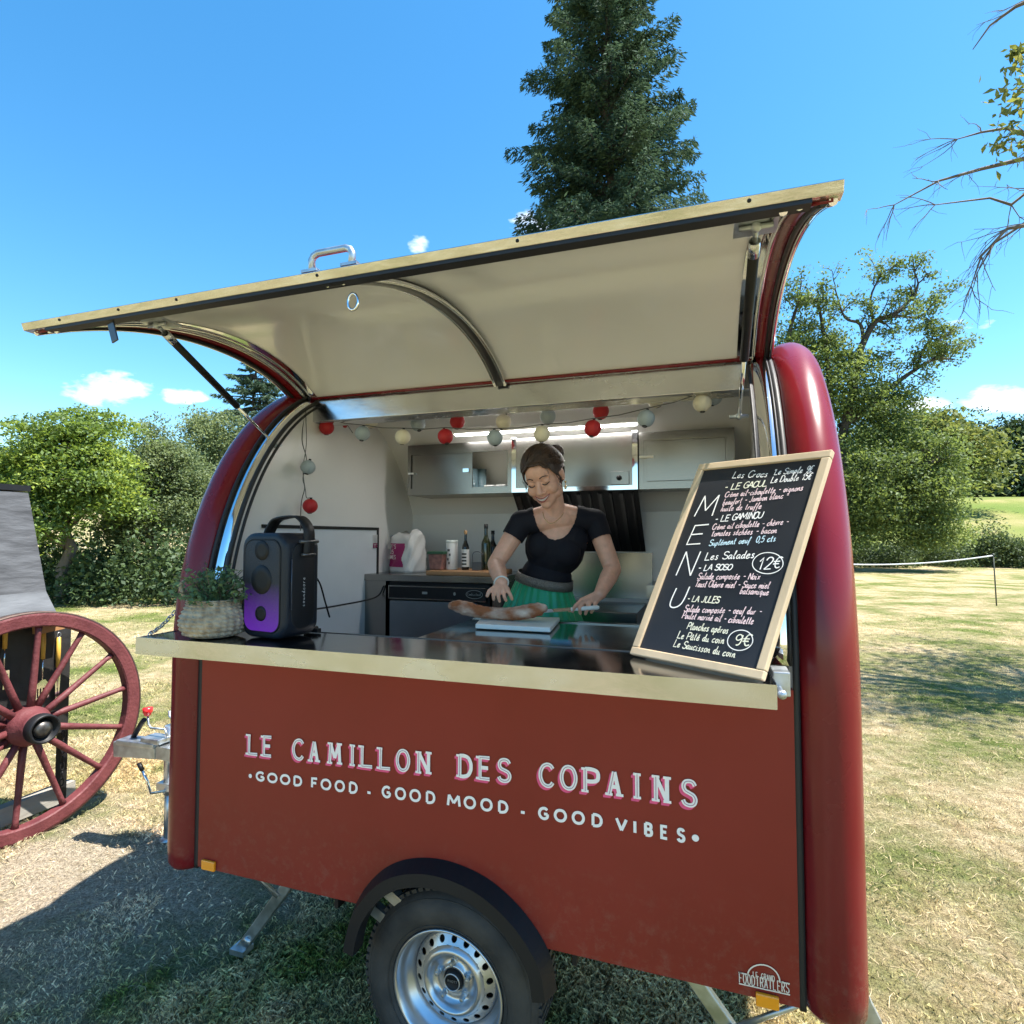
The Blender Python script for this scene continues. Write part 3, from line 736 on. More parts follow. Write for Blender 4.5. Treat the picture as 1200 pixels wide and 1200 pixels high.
# ================================================================== stroke lettering
GL = {  # 10 x 10 capitals; '~' = smooth curve
 'A': '.3,0 4.8,10|5.2,10 9.7,0|2,3.4 8,3.4', 'B': '0.5,0 0.5,10|~0.5,10 5,10 8,9.3 8.6,7.6 7.8,5.9 5,5.2 .5,5.2|~.5,5.2 5.4,5.2 8.6,4.4 9.4,2.6 8.4,.7 5.2,0 .5,0',
 'C': '~9.6,8.2 8,9.6 5.3,10 2.4,9 .7,6.8 .3,5 .7,3.2 2.4,1 5.3,0 8,.4 9.6,1.8', 'D': '.5,0 .5,10|~.5,10 4,10 7.4,9.1 9.3,6.8 9.6,5 9.3,3.2 7.4,.9 4,0 .5,0',
 'E': '9,10 .8,10 .8,0 9,0|.8,5.2 7.8,5.2', 'F': '9,10 .8,10 .8,0|.8,5 7.8,5', 'G': '~9.2,8.4 7.6,9.7 5.3,10 2.4,9 .7,6.8 .3,5 .7,3.2 2.4,1 5.3,0 7.8,.5 9.4,2 9.6,4.6|9.6,4.6 5.6,4.6',
 'I': '5,0 5,10', 'J': '~7,10 7,2.6 5.4,.2 3,0 1,1.6', 'L': '.8,10 .8,0 9,0', 'M': '.3,0 1.2,10|1.2,10 5,2.6|5,2.6 8.8,10|8.8,10 9.7,0', 'N': '.8,0 .8,10|.8,10 9.2,0|9.2,0 9.2,10', 'O': '~5,10 2.2,9.2 .6,7 .2,5 .6,3 2.2,.8 5,0 7.8,.8 9.4,3 9.8,5 9.4,7 7.8,9.2 5,10',
 'P': '.8,0 .8,10|~.8,10 5,10 8.4,9.2 9.3,7.3 8.4,5.2 5,4.5 .8,4.5', 'R': '.8,0 .8,10|~.8,10 5,10 8.4,9.2 9.2,7.4 8.4,5.6 5,5 .8,5|5,5 9.4,0', 'S': '~9,8.3 7.6,9.6 5,10 2.2,9.4 1.1,7.6 2.2,5.9 5,5.1 8,4.2 9.2,2.5 8,.6 5,0 2,.5 .6,1.9',
 'T': '0,10 10,10|5,10 5,0', 'U': '~.6,10 .6,4 1.8,1 5,0 8.2,1 9.4,4 9.4,10', 'V': '0,10 5,0|5,0 10,10', 'H': '.6,0 .6,10|9.4,0 9.4,10|.6,5 9.4,5', 'K': '.8,0 .8,10|8.8,10 .8,4.4|3.6,6.2 9.2,0', 'X': '0,0 10,10|0,10 10,0',
 '-': '2,4.4 8,4.4', '.': '4,0 6,0', ',': '5,1 3.6,-2', "'": '5,10 4.4,7.6', '0': '~5,10 1.8,8 1,5 1.8,2 5,0 8.2,2 9,5 8.2,8 5,10', '1': '1.5,7 5.5,10 5.5,0', '2': '~1,7.6 2.4,9.6 5.5,10 8.2,8.6 8,6.2 5,3.2 1,0|1,0 9,0',
 '5': '8.6,10 2.4,10 1.6,5.6|~1.6,5.6 5,6.4 8.4,4.9 8.6,2 6,.1 3,.1 1,1.4', '9': '~8.4,7.2 6.4,9.8 3.4,9.8 1.6,7.6 2.6,5.2 5.4,4.8 8.2,6.6|~8.4,9.6 8.4,5 7.6,1.6 5.4,0 3.6,.4', '€': '~9.4,9 7,10 4.4,9.4 2.6,7 2.4,4.6 3.4,1.8 5.6,.2 8.8,1|0,6.2 7.4,6.2|0,4 7,4',
 # lower case, x-height 5
 'a': '~7,4.4 4.6,5 2,4 1.2,2 2.4,.2 4.6,.4 6.6,2.6 7.2,4.8 7,1.4 8,.1 9.6,1', 'b': '~1,4 3.4,9.8 2.4,10 1.8,5 1.8,.6 4,0 6.6,1 7.2,3.2 5.6,4.8 3.2,4.2 1.8,2.2', 'c': '~8,4.2 6,5 3,4.2 1.6,2.2 3,.2 6,0 8.6,1.2', 'd': '~7,4 5,5 2.2,4 1.4,2 2.8,.1 5.4,.6 7,3|~7.6,10 7,2 8,0 9.6,.8',
 'e': '~1.6,2.2 5.6,3 7,4.2 5.4,5 3,4.4 1.6,2.2 2.6,.3 5.4,0 8.6,1.4', 'f': '~1,2 5,6 7,9.4 5.6,10 4.4,7 4,1 3.2,-3 2.2,-3.4|2,4.4 7,4.8', 'g': '~7,4.4 4.6,5 2,4 1.4,2 3,.4 5.6,1.2 7,4.4 6.6,-1.6 4.6,-3.8 2.2,-2.6', 'h': '~1,3 3.6,9.4 2.6,10 1.8,5 1.6,0 3,3.6 5.2,4.8 6.6,3.6 6.4,1 7.6,0 9.2,1',
 'i': '~3,4.8 2.8,1.6 3.8,0 6,1|4,7 4.2,7.4', 'j': '~5,4.8 4.8,-1 3,-3.6 1,-2.6|5.4,7 5.6,7.4', 'k': '1.6,10 1.4,0|~7,4.8 1.6,2.6 4,2 7.4,0', 'l': '~1,2 4.8,7 5,9.8 3.6,9.6 2.8,5 3.2,.8 4.8,0 7,1.4', 'm': '~.6,4.6 .8,0 1.8,3.8 3.4,4.8 4.2,3.4 4.2,.2 5.2,3.8 7,4.8 7.8,3.4 7.8,.8 8.8,0 10,.8',
 'n': '~1.4,4.6 1.6,0 3,3.6 5.2,4.9 6.6,3.4 6.6,1 7.8,0 9.4,1', 'o': '~5,5 2.4,4.2 1.6,2.4 2.8,.3 5,0 7.2,1.2 7.4,3.4 5,5 7.4,4.4 9.4,4.6', 'p': '~1.8,4.8 1.6,-3.6|~1.8,2.6 3.8,4.8 6.4,4.6 7.2,2.6 5.6,.4 3.2,.2 1.8,1.4', 'q': '~7,4.4 4.6,5 2,4 1.4,2 3,.3 5.4,1 7,4.4 6.8,-3.6', 'r': '~1.6,4.8 1.8,0 2.8,3.4 5,4.9 7,4.4', 's': '~7,4.4 4.6,5 2.8,4.2 4,2.8 6.6,1.6 5.8,.2 3.4,0 1.4,.8',
 't': '~4.6,9 3.8,2 4.8,.1 7.4,.8|1.4,5.6 7.4,5.9', 'u': '~1.4,4.8 1.4,1.4 3,0 5.4,1 6.8,4.8 6.8,1.2 8,0 9.6,.8', 'v': '~1,4.8 3.6,0 7,4.6 9,5', 'x': '1.4,0 7.4,4.8|1.8,4.8 7.4,0', 'y': '~1.4,4.8 2.4,1.6 4.6,1 7,4.8 5,-1.4 2.4,-3.8', 'z': '1.4,4.8 7,4.8 1.4,0 7.4,0',
}
ACC = {'è': ('e', '3,8 5.6,6.4'), 'é': ('e', '3.6,6.4 6.6,8'), 'â': ('a', '2.6,6.2 4.6,8 6.6,6.2'), 'ê': ('e', '2.6,6.2 4.6,8 6.6,6.2')}
WID = {'i': .6, 'l': .62, 'j': .6, 't': .72, 'f': .7, 'r': .72, 's': .75, 'I': .5, '1': .7, '.': .5, ',': .5, "'": .4, ' ': .7, '-': .9, 'm': 1.15, 'M': 1.15}
def catmull(P, n=5):
    P = [np.array(p, float) for p in P]
    if len(P) < 3: return P
    Q = [2 * P[0] - P[1]] + P + [2 * P[-1] - P[-2]]; out = []
    if np.linalg.norm(P[0] - P[-1]) < 1e-6: Q[0] = P[-2]; Q[-1] = P[1]
    for i in range(1, len(Q) - 2):
        a, b, c, d = Q[i - 1:i + 3]
        for k in range(n):
            t = k / n
            out.append(.5 * (2 * b + (c - a) * t + (2 * a - 5 * b + 4 * c - d) * t * t + (3 * b - a - 3 * c + d) * t ** 3))
    out.append(P[-1]); return out
def glyph(ch, n=5):
    src = []
    if ch in ACC: src = [GL[ACC[ch][0]], ACC[ch][1]]
    elif ch in GL: src = [GL[ch]]
    res = []
    for g in src:
        for s in g.split('|'):
            sm = s.startswith('~'); pts = [tuple(float(c) / 10 for c in q.split(',')) for q in s.lstrip('~').split()]
            res.append(catmull(pts, n) if sm else [np.array(p) for p in pts])
    return res
def ribbon(mb, P, w, f, lift=0.0):
    """flat ribbon along 2-D polyline P (already scaled) of width w; f maps (u, v, h) to 3-D. mitred joints, square ends"""
    P = [np.array(p, float) for p in P]; Q = [P[0]]
    for p in P[1:]:
        if np.linalg.norm(p - Q[-1]) > 1e-7: Q.append(p)
    P = Q
    if len(P) < 2: return
    closed = np.linalg.norm(P[0] - P[-1]) < 1e-6
    L, R = [], []
    for i in range(len(P)):
        a = P[i] - P[i - 1] if i > 0 else (P[-1] - P[-2] if closed else P[1] - P[0])
        b = P[i + 1] - P[i] if i < len(P) - 1 else (P[1] - P[0] if closed else P[-1] - P[-2])
        a = a / np.linalg.norm(a); b = b / np.linalg.norm(b)
        na = np.array([-a[1], a[0]]); nb = np.array([-b[1], b[0]]); n = na + nb; ln = np.linalg.norm(n)
        n = na if ln < .35 else n / ln; k = 1 / max(.8, n @ na)
        L.append(P[i] + n * w / 2 * k); R.append(P[i] - n * w / 2 * k)
    mb.strip([f(p[0], p[1], lift) for p in L], [f(p[0], p[1], lift) for p in R], False)
def write(mb, text, f, x0, y0, x1, y1, h, w, slant=.12, seed=1, wob=.03, lift=0.0, track=1.0):
    """handwriting from (x0, y0) to (x1, y1) on the plane map f"""
    r = random.Random(seed); tot = sum(WID.get(c, .85) * (.95 if c.isupper() else .8) for c in text)
    d = np.array([x1 - x0, y1 - y0]); L = np.linalg.norm(d); d /= L; nrm = np.array([-d[1], d[0]]); s = L / tot; x = 0
    for ch in text:
        cw = WID.get(ch, .85) * (.95 if ch.isupper() else .8) * s; dy = r.uniform(-wob, wob) * h; hh = h * r.uniform(.94, 1.06)
        for si, st in enumerate(glyph(ch, 4)):
            P = [np.array([x0, y0]) + d * (x + p[0] * cw * 1.02 + p[1] * hh * slant) + nrm * (p[1] * hh + dy) for p in st]
            ribbon(mb, P, w * r.uniform(.85, 1.2), f, lift + .00012 * si + .0003 * (ord(ch) % 3))
        x += cw

# ================================================================== the food trailer
TR = thing('food_trailer', 'dark red round-topped food trailer with its serving hatch propped wide open', 'food trailer', (-.8, .875, 0))
XL, XR = -1.797, .204
ZC, PA, PB = 1.32, .875, 1.17
def prof(z=None, t=None, off=0.):
    """front half of the body section; t 0..1 from the shoulder (z=1.5) to the ridge"""
    a = t * PI / 2; y = PA * (1 - math.cos(a)); z = ZC + PB * math.sin(a)
    n = np.array([-math.cos(a) / PA, math.sin(a) / PB]); n /= np.linalg.norm(n)
    return np.array([y, z]) + n * off
def section(off=0., n=14, z0=.55, t1=1.0):
    P = [np.array([-off, z0]), np.array([-off, 1.0])]
    P += [prof(t=k / n * t1, off=off) for k in range(n + 1)]
    return P
def full_section(off=0., n=14, z0=.55):
    F = section(off, n, z0); return F + [np.array([2 * PA - p[0], p[1]]) for p in reversed(F[:-1])]
# front lower panel with the wheel opening
HX, HZ, HR = -.806, .325, .375
poly = [(XL, .552), (HX - HR * .86, .552)]
for k in range(13):
    a = PI - math.asin((.552 - HZ) / HR) - k / 12 * (PI - 2 * math.asin((.552 - HZ) / HR)); poly.append((HX + HR * math.cos(a), HZ + HR * math.sin(a)))
poly += [(XR, .552), (XR, 1.358), (XL, 1.358)]
mb = MB(); mb.prism(poly, 'Y', 0.0, .028)
side = mb.build('side_panel', M['panel'], TR)
# lettering on the panel
fpan = lambda u, v, h: (u, -.0015 - h, v)
def px2(x, y): p = onp(x, y, 'Y', 0.0); return p[0], p[2]
tb = [(290, 884.5), (497, 907), (545, 911.5), (590, 917), (640, 922.5), (775, 940), (819, 947.5)]; tt = [(290, 859), (497, 879.5), (545, 883), (590, 887.5), (640, 893), (775, 907.5), (819, 914)]
ip = lambda tab, x: float(np.interp(x, [a for a, _ in tab], [b for _, b in tab]))
TITLE = [('L', 290, 305), ('E', 307.5, 321), ('C', 342.5, 357.5), ('A', 360, 377.5), ('M', 382, 404), ('I', 408, 419), ('L', 422, 440), ('L', 443.5, 461), ('O', 464, 481.5), ('N', 485, 509), ('D', 536.5, 555), ('E', 560, 577.5), ('S', 582, 601), ('C', 631, 651), ('O', 656, 677.5), ('P', 682.5, 705), ('A', 707.5, 733), ('I', 740, 754), ('N', 761, 790), ('S', 797, 819)]
SER = {'L': [(0, 10), (0, 0)], 'E': [(0, 10), (0, 0)], 'A': [(0, 0), (10, 0)], 'M': [(.4, 0), (9.6, 0), (.8, 10), (9.2, 10)], 'I': [(5, 0), (5, 10)], 'N': [(.6, 0), (.6, 10), (9.4, 10), (9.4, 0)], 'D': [(.3, 0), (.3, 10)], 'P': [(.6, 0), (.6, 10)], 'C': [], 'O': [], 'S': []}
word_ends = {1, 9, 12, 19}
tw = MB(); LET3 = [M['letter'], M['letterpink'], M['lettergrey']]
for li, (ch, xa, xb) in enumerate(TITLE):
    ua, zb = px2(xa, ip(tb, xa)); ub, zb2 = px2(xb, ip(tb, xb)); _, zt = px2(xa, ip(tt, xa)); _, zt2 = px2(xb, ip(tt, xb))
    sw = .0114; pad = sw * .5; serif = .017; lo = pad + (.010 if ch in 'AMIN' else .0)
    def mp_(p):
        s = p[0]; u = ua + lo + (ub - ua - 2 * lo) * s; b = zb + (zb2 - zb) * s; t = zt + (zt2 - zt) * s
        return np.array([u, b + pad + (t - b - 2 * pad) * p[1]])
    strokes = glyph(ch, 6)
    for si, st in enumerate(strokes):
        Q = [mp_(p) for p in st]
        tw.cm = 0; ribbon(tw, Q, sw, fpan, .002 + .00015 * si)
        tw.cm = 1
        for k in (1, 2, 3): ribbon(tw, [q + np.array([-.0022 * k, -.0026 * k]) for q in Q], sw, fpan, .0004 + .0001 * k + .0003 * si)
    tw.cm = 2; ribbon(tw, [mp_(p) for p in strokes[0]], .0018, fpan, .003)
    for sj, (sx, sy) in enumerate(SER[ch]):
        c = mp_((sx / 10, sy / 10)); hw = serif * .62; q = [c + np.array([-hw, 0]), c + np.array([hw, 0])]
        tw.cm = 0; ribbon(tw, q, .0075, fpan, .0026 + .00012 * sj)
        tw.cm = 1
        for k in (1, 2, 3): ribbon(tw, [a + np.array([-.0022 * k, -.0026 * k]) for a in q], .0075, fpan, .00155 + .00004 * k + .00012 * sj * 0)
    if li in word_ends: tw.build('title_word', LET3, side, fixn=False); tw = MB()
sb_ = [(290, 913), (305, 915.5), (419, 930.5), (510, 942.5), (590, 953), (637, 960.5), (700, 969), (798, 987), (820, 990)]; st_ = [(290, 901), (305, 903.5), (419, 916), (510, 927), (590, 937.5), (637, 945), (700, 952.5), (798, 969.5), (820, 973)]
SUB = [('G', 300, 311), ('O', 313.5, 326), ('O', 328.5, 341), ('D', 344, 355), ('F', 364.5, 374), ('O', 376, 389), ('O', 392.5, 405), ('D', 409, 420), ('G', 447.5, 459), ('O', 463, 476.5), ('O', 480, 494), ('D', 499, 511), ('M', 523.5, 541), ('O', 543.5, 558.5), ('O', 563, 578), ('D', 583.5, 596.5), ('G', 630.5, 644), ('O', 649, 665), ('O', 670, 686), ('D', 693, 707), ('V', 721, 736), ('I', 742, 746.5), ('B', 754.5, 766), ('E', 773, 784.5), ('S', 792.5, 804)]
sm_ = MB()
for li, (ch, xa, xb) in enumerate(SUB):
    ua, zb = px2(xa, ip(sb_, xa)); ub, zb2 = px2(xb, ip(sb_, xb)); _, zt = px2(xa, ip(st_, xa)); _, zt2 = px2(xb, ip(st_, xb)); pad = .0042
    if ch == 'I': ua, ub = ua - .004, ub + .004
    for si, st in enumerate(glyph(ch, 6)):
        ribbon(sm_, [np.array([ua + pad + (ub - ua - 2 * pad) * p[0], (zb + (zb2 - zb) * p[0]) + pad + ((zt + (zt2 - zt) * p[0]) - (zb + (zb2 - zb) * p[0]) - 2 * pad) * p[1]]) for p in st], .0084, fpan, .0015 + .00015 * si)
    if li in (3, 7, 11, 15, 19, 24): sm_.build('slogan_word', M['letter'], side, fixn=False); sm_ = MB()
def disc(mb, x, y, r, f, lift, n=14):
    mb.add([f(x + r * math.cos(2 * PI * k / n), y + r * math.sin(2 * PI * k / n), lift) for k in range(n)], [tuple(range(n))])
for (x, y, r) in ((294, 909, .0075), (815, 981.5, .0095)):
    sm_ = MB(); u, z = px2(x, y); disc(sm_, u, z, r, fpan, .0015); sm_.build('slogan_dot', M['letter'], side, fixn=False)
for (x, y) in ((433, 928.5), (613, 951.5)):
    sm_ = MB(); u, z = px2(x, y); ribbon(sm_, [np.array([u - .006, z]), np.array([u + .006, z])], .0085, fpan, .0015); sm_.build('slogan_dash', M['letter'], side, fixn=False)
# maker's emblem, low on the right
lm = MB()
def lp(x, y): return np.array(px2(840 + x / 6.0, 1110 + y / 6.0))
ribbon(lm, [lp(152, 172), lp(215, 186)], .0035, fpan, .0015); ribbon(lm, [lp(445, 240), lp(512, 252)], .0035, fpan, .0015)
arc = [lp(215, 186)]
for k in range(15):
    s = k / 14; a = PI * (1 - s); arc.append(lp(330 + 113 * math.cos(a), (190 + 46 * s) - 98 * math.sin(a) + 8 * s))
ribbon(lm, arc, .0035, fpan, .0015); ribbon(lm, [lp(155, 250), lp(514, 330)], .0032, fpan, .0015)
def fitline(mb, text, a, b, h, w, lift=.0015):
    L = b - a; n = len(text); nrm = np.array([-L[1], L[0]]) / np.linalg.norm(L)
    for i, ch in enumerate(text):
        for si, st in enumerate(glyph(ch, 4)):
            ribbon(mb, [a + L * ((i + .12 + .72 * p[0]) / n) + nrm * h * p[1] for p in st], w, fpan, lift + .0001 * si + .0004 * (i % 2))
fitline(lm, 'FOODTRAILERS', lp(154, 241), lp(514, 319), .0250, .0023)
fitline(lm, 'LE GRAND', lp(252, 205), lp(408, 240), .0150, .0017)
lm.build('maker_emblem', M['cream'], side, fixn=False)
# rubber seams beside the panel
for x0, x1 in ((XL - .018, XL), (XR, XR + .016)):
    mb = MB(); P = [np.array([.004, .545])] + section(-.004, 14, .56)
    A = [(x0, p[0], p[1]) for p in P]; B = [(x1, p[0], p[1]) for p in P]
    mb.strip(A, B); mb.build('rubber_seam', M['rubber'], TR, solid=.008)
# round fender mouldings along both ends, floor to floor over the roof
for xc, rr in ((-1.882, .076), (.290, .078)):
    mb = MB(); S = full_section(-.045, 18, .60); P = [(xc, p[0], p[1]) for p in S]
    n = len(P); r_ = [rr] * n
    P = [(xc, P[0][1], .528), (xc, P[0][1], .534), (xc, P[0][1], .552)] + P + [(xc, P[-1][1], .552), (xc, P[-1][1], .534), (xc, P[-1][1], .528)]
    r_ = [rr * .55, rr * .8, rr * .96] + r_ + [rr * .96, rr * .8, rr * .55]
    mb.tube(P, r_, 28); mb.build('round_fender', M['red'], TR)
# end walls, roof, back, floor
def endwall(x0, x1, name, m, inset, z0):
    S = full_section(inset, 14, z0); mb = MB(); mb.prism([tuple(p) for p in S], 'X', x0, x1); return mb.build(name, m, TR)
wl = endwall(-1.815, -1.79, 'end_wall', M['white'], -.03, .60)
wr = endwall(.198, .223, 'end_wall', M['white'], -.03, .60)
for xa, xb in ((-1.953, -1.938), (.345, .368)):
    S = full_section(-.075, 14, .555); mb = MB(); mb.prism([tuple(p) for p in S], 'X', xa, xb); mb.build('end_skin', M['red'], TR)
TH = 2 / PI * math.acos(1 - .6 / PA)                         # hinge position on the section
mb = MB(); S = section(0, 14, .55)
roofo = [prof(t=TH + (1 - TH) * k / 8) for k in range(9)]; roofo += [np.array([2 * PA - p[0], p[1]]) for p in reversed(section(0, 14, .57)[2:])] + [np.array([2 * PA, .57])]
roofi = [np.array(p) for p in ([prof(t=TH + (1 - TH) * k / 8, off=-.03) for k in range(9)] + [np.array([2 * PA - q[0], q[1]]) for q in reversed(section(-.03, 14, .57)[2:])] + [np.array([2 * PA - .03, .57])])]
mb.strip([(-1.80, *p) for p in roofo], [(.21, *p) for p in roofo]); mb.build('roof_skin', M['red'], TR)
mb = MB(); mb.strip([(-1.792, *p) for p in roofi], [(.2, *p) for p in roofi]); mb.build('roof_lining', M['white'], TR)
mb = MB(); mb.box(-1.79, .198, 1.60, 1.62, .6, 2.02); mb.build('back_wall', M['white'], TR)
mb = MB(); mb.box(-1.79, .198, .40, 1.7, .56, .62); mb.build('floor', M['darksteel'], TR)
# header over the opening, red roof lip and hinge
hz = prof(t=TH)
mb = MB(); mb.prism([(hz[0] + .004, 2.312), (hz[0] + .004, hz[1] - .014), (hz[0] + .03, hz[1] - .005), (hz[0] + .03, 2.312)], 'X', -1.79, .198); mb.box(-1.79, .198, hz[0] + .03, hz[0] + .13, 2.312, 2.322); mb.build('header_trim', M['alu'], TR, bevel=.002)
mb = MB(); mb.tube([(-1.81, hz[0] - .004, hz[1] - .004), (.215, hz[0] - .004, hz[1] - .004)], .011, 12); mb.build('hinge', M['chrome'], TR)
mb = MB(); mb.tube([(-1.80, hz[0] - .018, hz[1] - .013), (.205, hz[0] - .018, hz[1] - .013)], .007, 8); mb.build('roof_lip', M['red'], TR)
# polished jambs either side of the opening
def section_t(off, t1, n=24): return [prof(t=.055 + k / n * (t1 - .055), off=off) for k in range(n + 1)]
for xa, xb in ((-1.797, -1.745), (.138, .200)):
    o_ = section_t(-.004, TH * .97); i_ = section_t(-.05, TH * .97)
    sgn = 1 if xa < -1 else -1; xo, xi = (xa, xb) if sgn > 0 else (xb, xa)
    mb = MB(); mb.strip([(xo, *p) for p in section_t(.004, TH * .97)], [(xi, *p) for p in section_t(-.022, TH * .97)])
    mb.build('polished_jamb', M['chrome'], TR, solid=.004)
    mb = MB()
    q_ = 1. if sgn > 0 else .5
    mb.tube([(xi, *p) for p in section_t(-.022, TH * .97)], .009 * q_, 8); mb.tube([(xo + .002 * sgn, *p) for p in section_t(.006, TH * .97)], .007 * q_, 8)
    if sgn > 0: mb.tube([(xi + .012 * sgn, *p) for p in section_t(-.04, TH * .97)], .006, 8)
    mb.build('rubber_seal', M['rubber'], TR)
# ------------------------------------------------ hatch
_t0 = 2 / PI * math.asin((1.425 - ZC) / PB); ang0 = math.atan2(1.425 - hz[1], prof(t=_t0)[0] - hz[0])
ang1 = math.atan2(2.371 - hz[1], -.57 - hz[0]);  rot = ang1 - ang0
if rot > 0: rot -= 2 * PI
def hp(p, off=0.0):
    d = p - hz; c, s = math.cos(rot), math.sin(rot); return hz + np.array([d[0] * c - d[1] * s, d[0] * s + d[1] * c])
def hatch_curve(off, n=28): return [hp(prof(t=TH + (T0 - TH) * k / n, off=off if off > -.02 else -.012 + (off + .012) * (1 - .92 * max(0., (k / n - .45) / .55) ** 1.3))) for k in range(n + 1)]
HXL, HXR = -1.865, .222
T0 = 2 / PI * math.asin((1.425 - ZC) / PB); _e = prof(t=T0)
HO = hatch_curve(.018); HI = hatch_curve(-.012)
mb = MB(); mb.prism([tuple(p) for p in HO] + [tuple(p) for p in reversed(hatch_curve(.010))], 'X', HXL, HXR, True); hatch = mb.build('serving_hatch', M['red'], TR)
mb = MB(); mb.strip([(HXL + .03, *p) for p in HI], [(HXR - .03, *p) for p in HI]); mb.build('hatch_lining', M['liner'], hatch)
# side returns of the hatch: red flange with a polished edge
for xs, s in ((HXL, 1), (HXR, -1)):
    mb = MB(); mb.strip([(xs + .006 * s, *p) for p in hatch_curve(.016)], [(xs + .006 * s, *p) for p in hatch_curve(-.045)]); mb.strip([(xs + .006 * s, *p) for p in hatch_curve(-.045)], [(xs + .055 * s, *p) for p in hatch_curve(-.03)]); mb.build('hatch_flange', M['red'], hatch, solid=.006)
    for dx, of in ((.004, -.048), (.058, -.03), (.085, -.018)):
        mb = MB(); mb.tube([(xs + dx * s, *p) for p in hatch_curve(of)], .008, 8); mb.build('edge_trim', M['chrome'], hatch)
    mb = MB(); mb.strip([(xs + .06 * s, *p) for p in hatch_curve(-.027)], [(xs + .115 * s, *p) for p in hatch_curve(-.015)]); mb.build('polished_band', M['chrome'], hatch)
    mb = MB(); mb.tube([(xs + .02 * s, *p) for p in hatch_curve(-.05)], .007, 6); mb.build('edge_seal', M['rubber'], hatch)
xm = onp(583, 445, 'Y', .55)[0]
mb = MB(); mb.strip([(xm - .024, *p) for p in hatch_curve(-.030)], [(xm + .024, *p) for p in hatch_curve(-.030)]); mb.build('middle_rib', M['darksteel'], hatch, solid=.016)
mb = MB()
for dx in (-.022, .022): mb.tube([(xm + dx, *p) for p in hatch_curve(-.034)], .007, 8)
mb.build('rib_trim', M['chrome'], hatch)
e = hp(_e)
mb = MB(); mb.prism([(e[0] - .010, e[1] - .009), (e[0] - .018, e[1] + .012), (e[0] + .02, e[1] + .017), (e[0] + .02, e[1] - .009)], 'X', -1.888, .232); bar = mb.build('hatch_bar', M['barm'], hatch, bevel=.002)
mb = MB(); mb.box(-1.80, HXR - .04, e[0] - .008, e[0] + .022, e[1] - .0165, e[1] - .0095); mb.build('bar_seal', M['rubber'], hatch)
for px, py in ((69, 372), (138, 360), (206, 350), (371, 321), (606, 282), (878, 233)):
    p = onp(px, py, 'Y', e[0] - .016); mb = MB(); mb.ball((p[0], e[0] - .0148, e[1] + .003), (.004, .003, .004), 8); mb.build('screw', M['black'], hatch)

ha = onp(366, 314, 'Y', e[0])[0]; hb_ = onp(412, 306, 'Y', e[0])[0]; zt = e[1] + .019
mb = MB(); mb.tube([(ha, e[0], zt), (ha - .002, e[0], zt + .030), (ha + .004, e[0], zt + .040), (ha + .016, e[0], zt + .045), (hb_ - .016, e[0], zt + .045), (hb_ - .004, e[0], zt + .040), (hb_ + .002, e[0], zt + .030), (hb_, e[0], zt)], .0085, 10)
for x in (ha, hb_): mb.box(x - .022, x + .022, e[0] - .014, e[0] + .014, zt - .003, zt + .004)
mb.build('grab_handle', M['galv'], hatch)
rx = onp(414, 332, 'Y', e[0] + .03)[0]
mb = MB(); mb.tube([(rx + .014 * math.cos(a), e[0] + .03, e[1] - .052 + .02 * math.sin(a)) for a in np.linspace(0, 2 * PI, 16)[:-1]], .0035, 8, closed=True); mb.build('pull_ring', M['chrome'], hatch)
p = onp(130, 382, 'Y', e[0])
mb = MB(); mb.bar((p[0] - .008, e[0] + .005, e[1] - .02), (p[0] + .012, e[0] + .005, e[1] - .075), .005, .024, (1, 0, 0)); mb.build('latch_tab', M['darksteel'], hatch, bevel=.004)
# gas struts
for (ax, ay, bx, by, jx, hx) in ((184, 381, 323, 522, -1.775, -1.80), (886, 266, 866, 488, .158, .165)):
    A = onp(ax, ay, 'X', hx) if False else None
    A = onp(ax, ay, 'Y', -.36); B = onp(bx, by, 'Y', .35)
    A = Vector(A); B = Vector(B); d = (B - A)
    c = A + d * .60
    mb = MB(); mb.tube([A + d * .05, c], .0125, 14); st = mb.build('gas_strut', M['black'], TR)
    mb = MB(); mb.tube([c, B], .006, 10); mb.build('rod', M['chrome'], st)
    mb = MB(); mb.tube([A + d * .05, A + d * .105], .0131, 14); mb.build('maker_label', M['alu'], st)
    mb = MB(); mb.tube([A, A + d * .05], .006, 8); mb.ball(A, .012, 10)
    mb.box(A.x - .045, A.x + .045, A.y - .02, A.y + .05, A.z + .006, A.z + .014); mb.tube([A - Vector((.035, 0, 0)), A + Vector((.035, 0, 0))], .006, 8)
    mb.build('strut_bracket', M['galv'], st)
    mb = MB(); mb.ball(B, .012, 10); mb.tube([B - Vector((.03, 0, 0)), B + Vector((.03, 0, 0))], .006, 8); mb.build('end_joint', M['galv'], st)
# ------------------------------------------------ serving counter
mb = MB(); mb.box(-1.878, .142, -.2, .10, 1.36, 1.4125); sc_ = mb.build('serving_counter', M['steeltop'], TR, bevel=.002)
mb = MB(); mb.box(-1.880, .144, -.2035, -.2005, 1.358, 1.4155); mb.box(-1.8815, -1.8785, -.2, -.02, 1.358, 1.4145); mb.box(.1425, .1455, -.2, .02, 1.358, 1.4145); mb.build('counter_edge', M['alu'], sc_)
mb = MB(); mb.box(-1.79, .17, .1005, .106, 1.40, 1.4145); mb.build('counter_joint', M['darksteel'], sc_)
mb = MB(); mb.box(.146, .186, -.10, -.02, 1.364, 1.424); mb.tube([(.16, -.16, 1.385), (.16, -.05, 1.385)], .007, 8); mb.ball((.16, -.165, 1.385), .012, 8); mb.build('counter_bracket', M['galv'], sc_, bevel=.003)
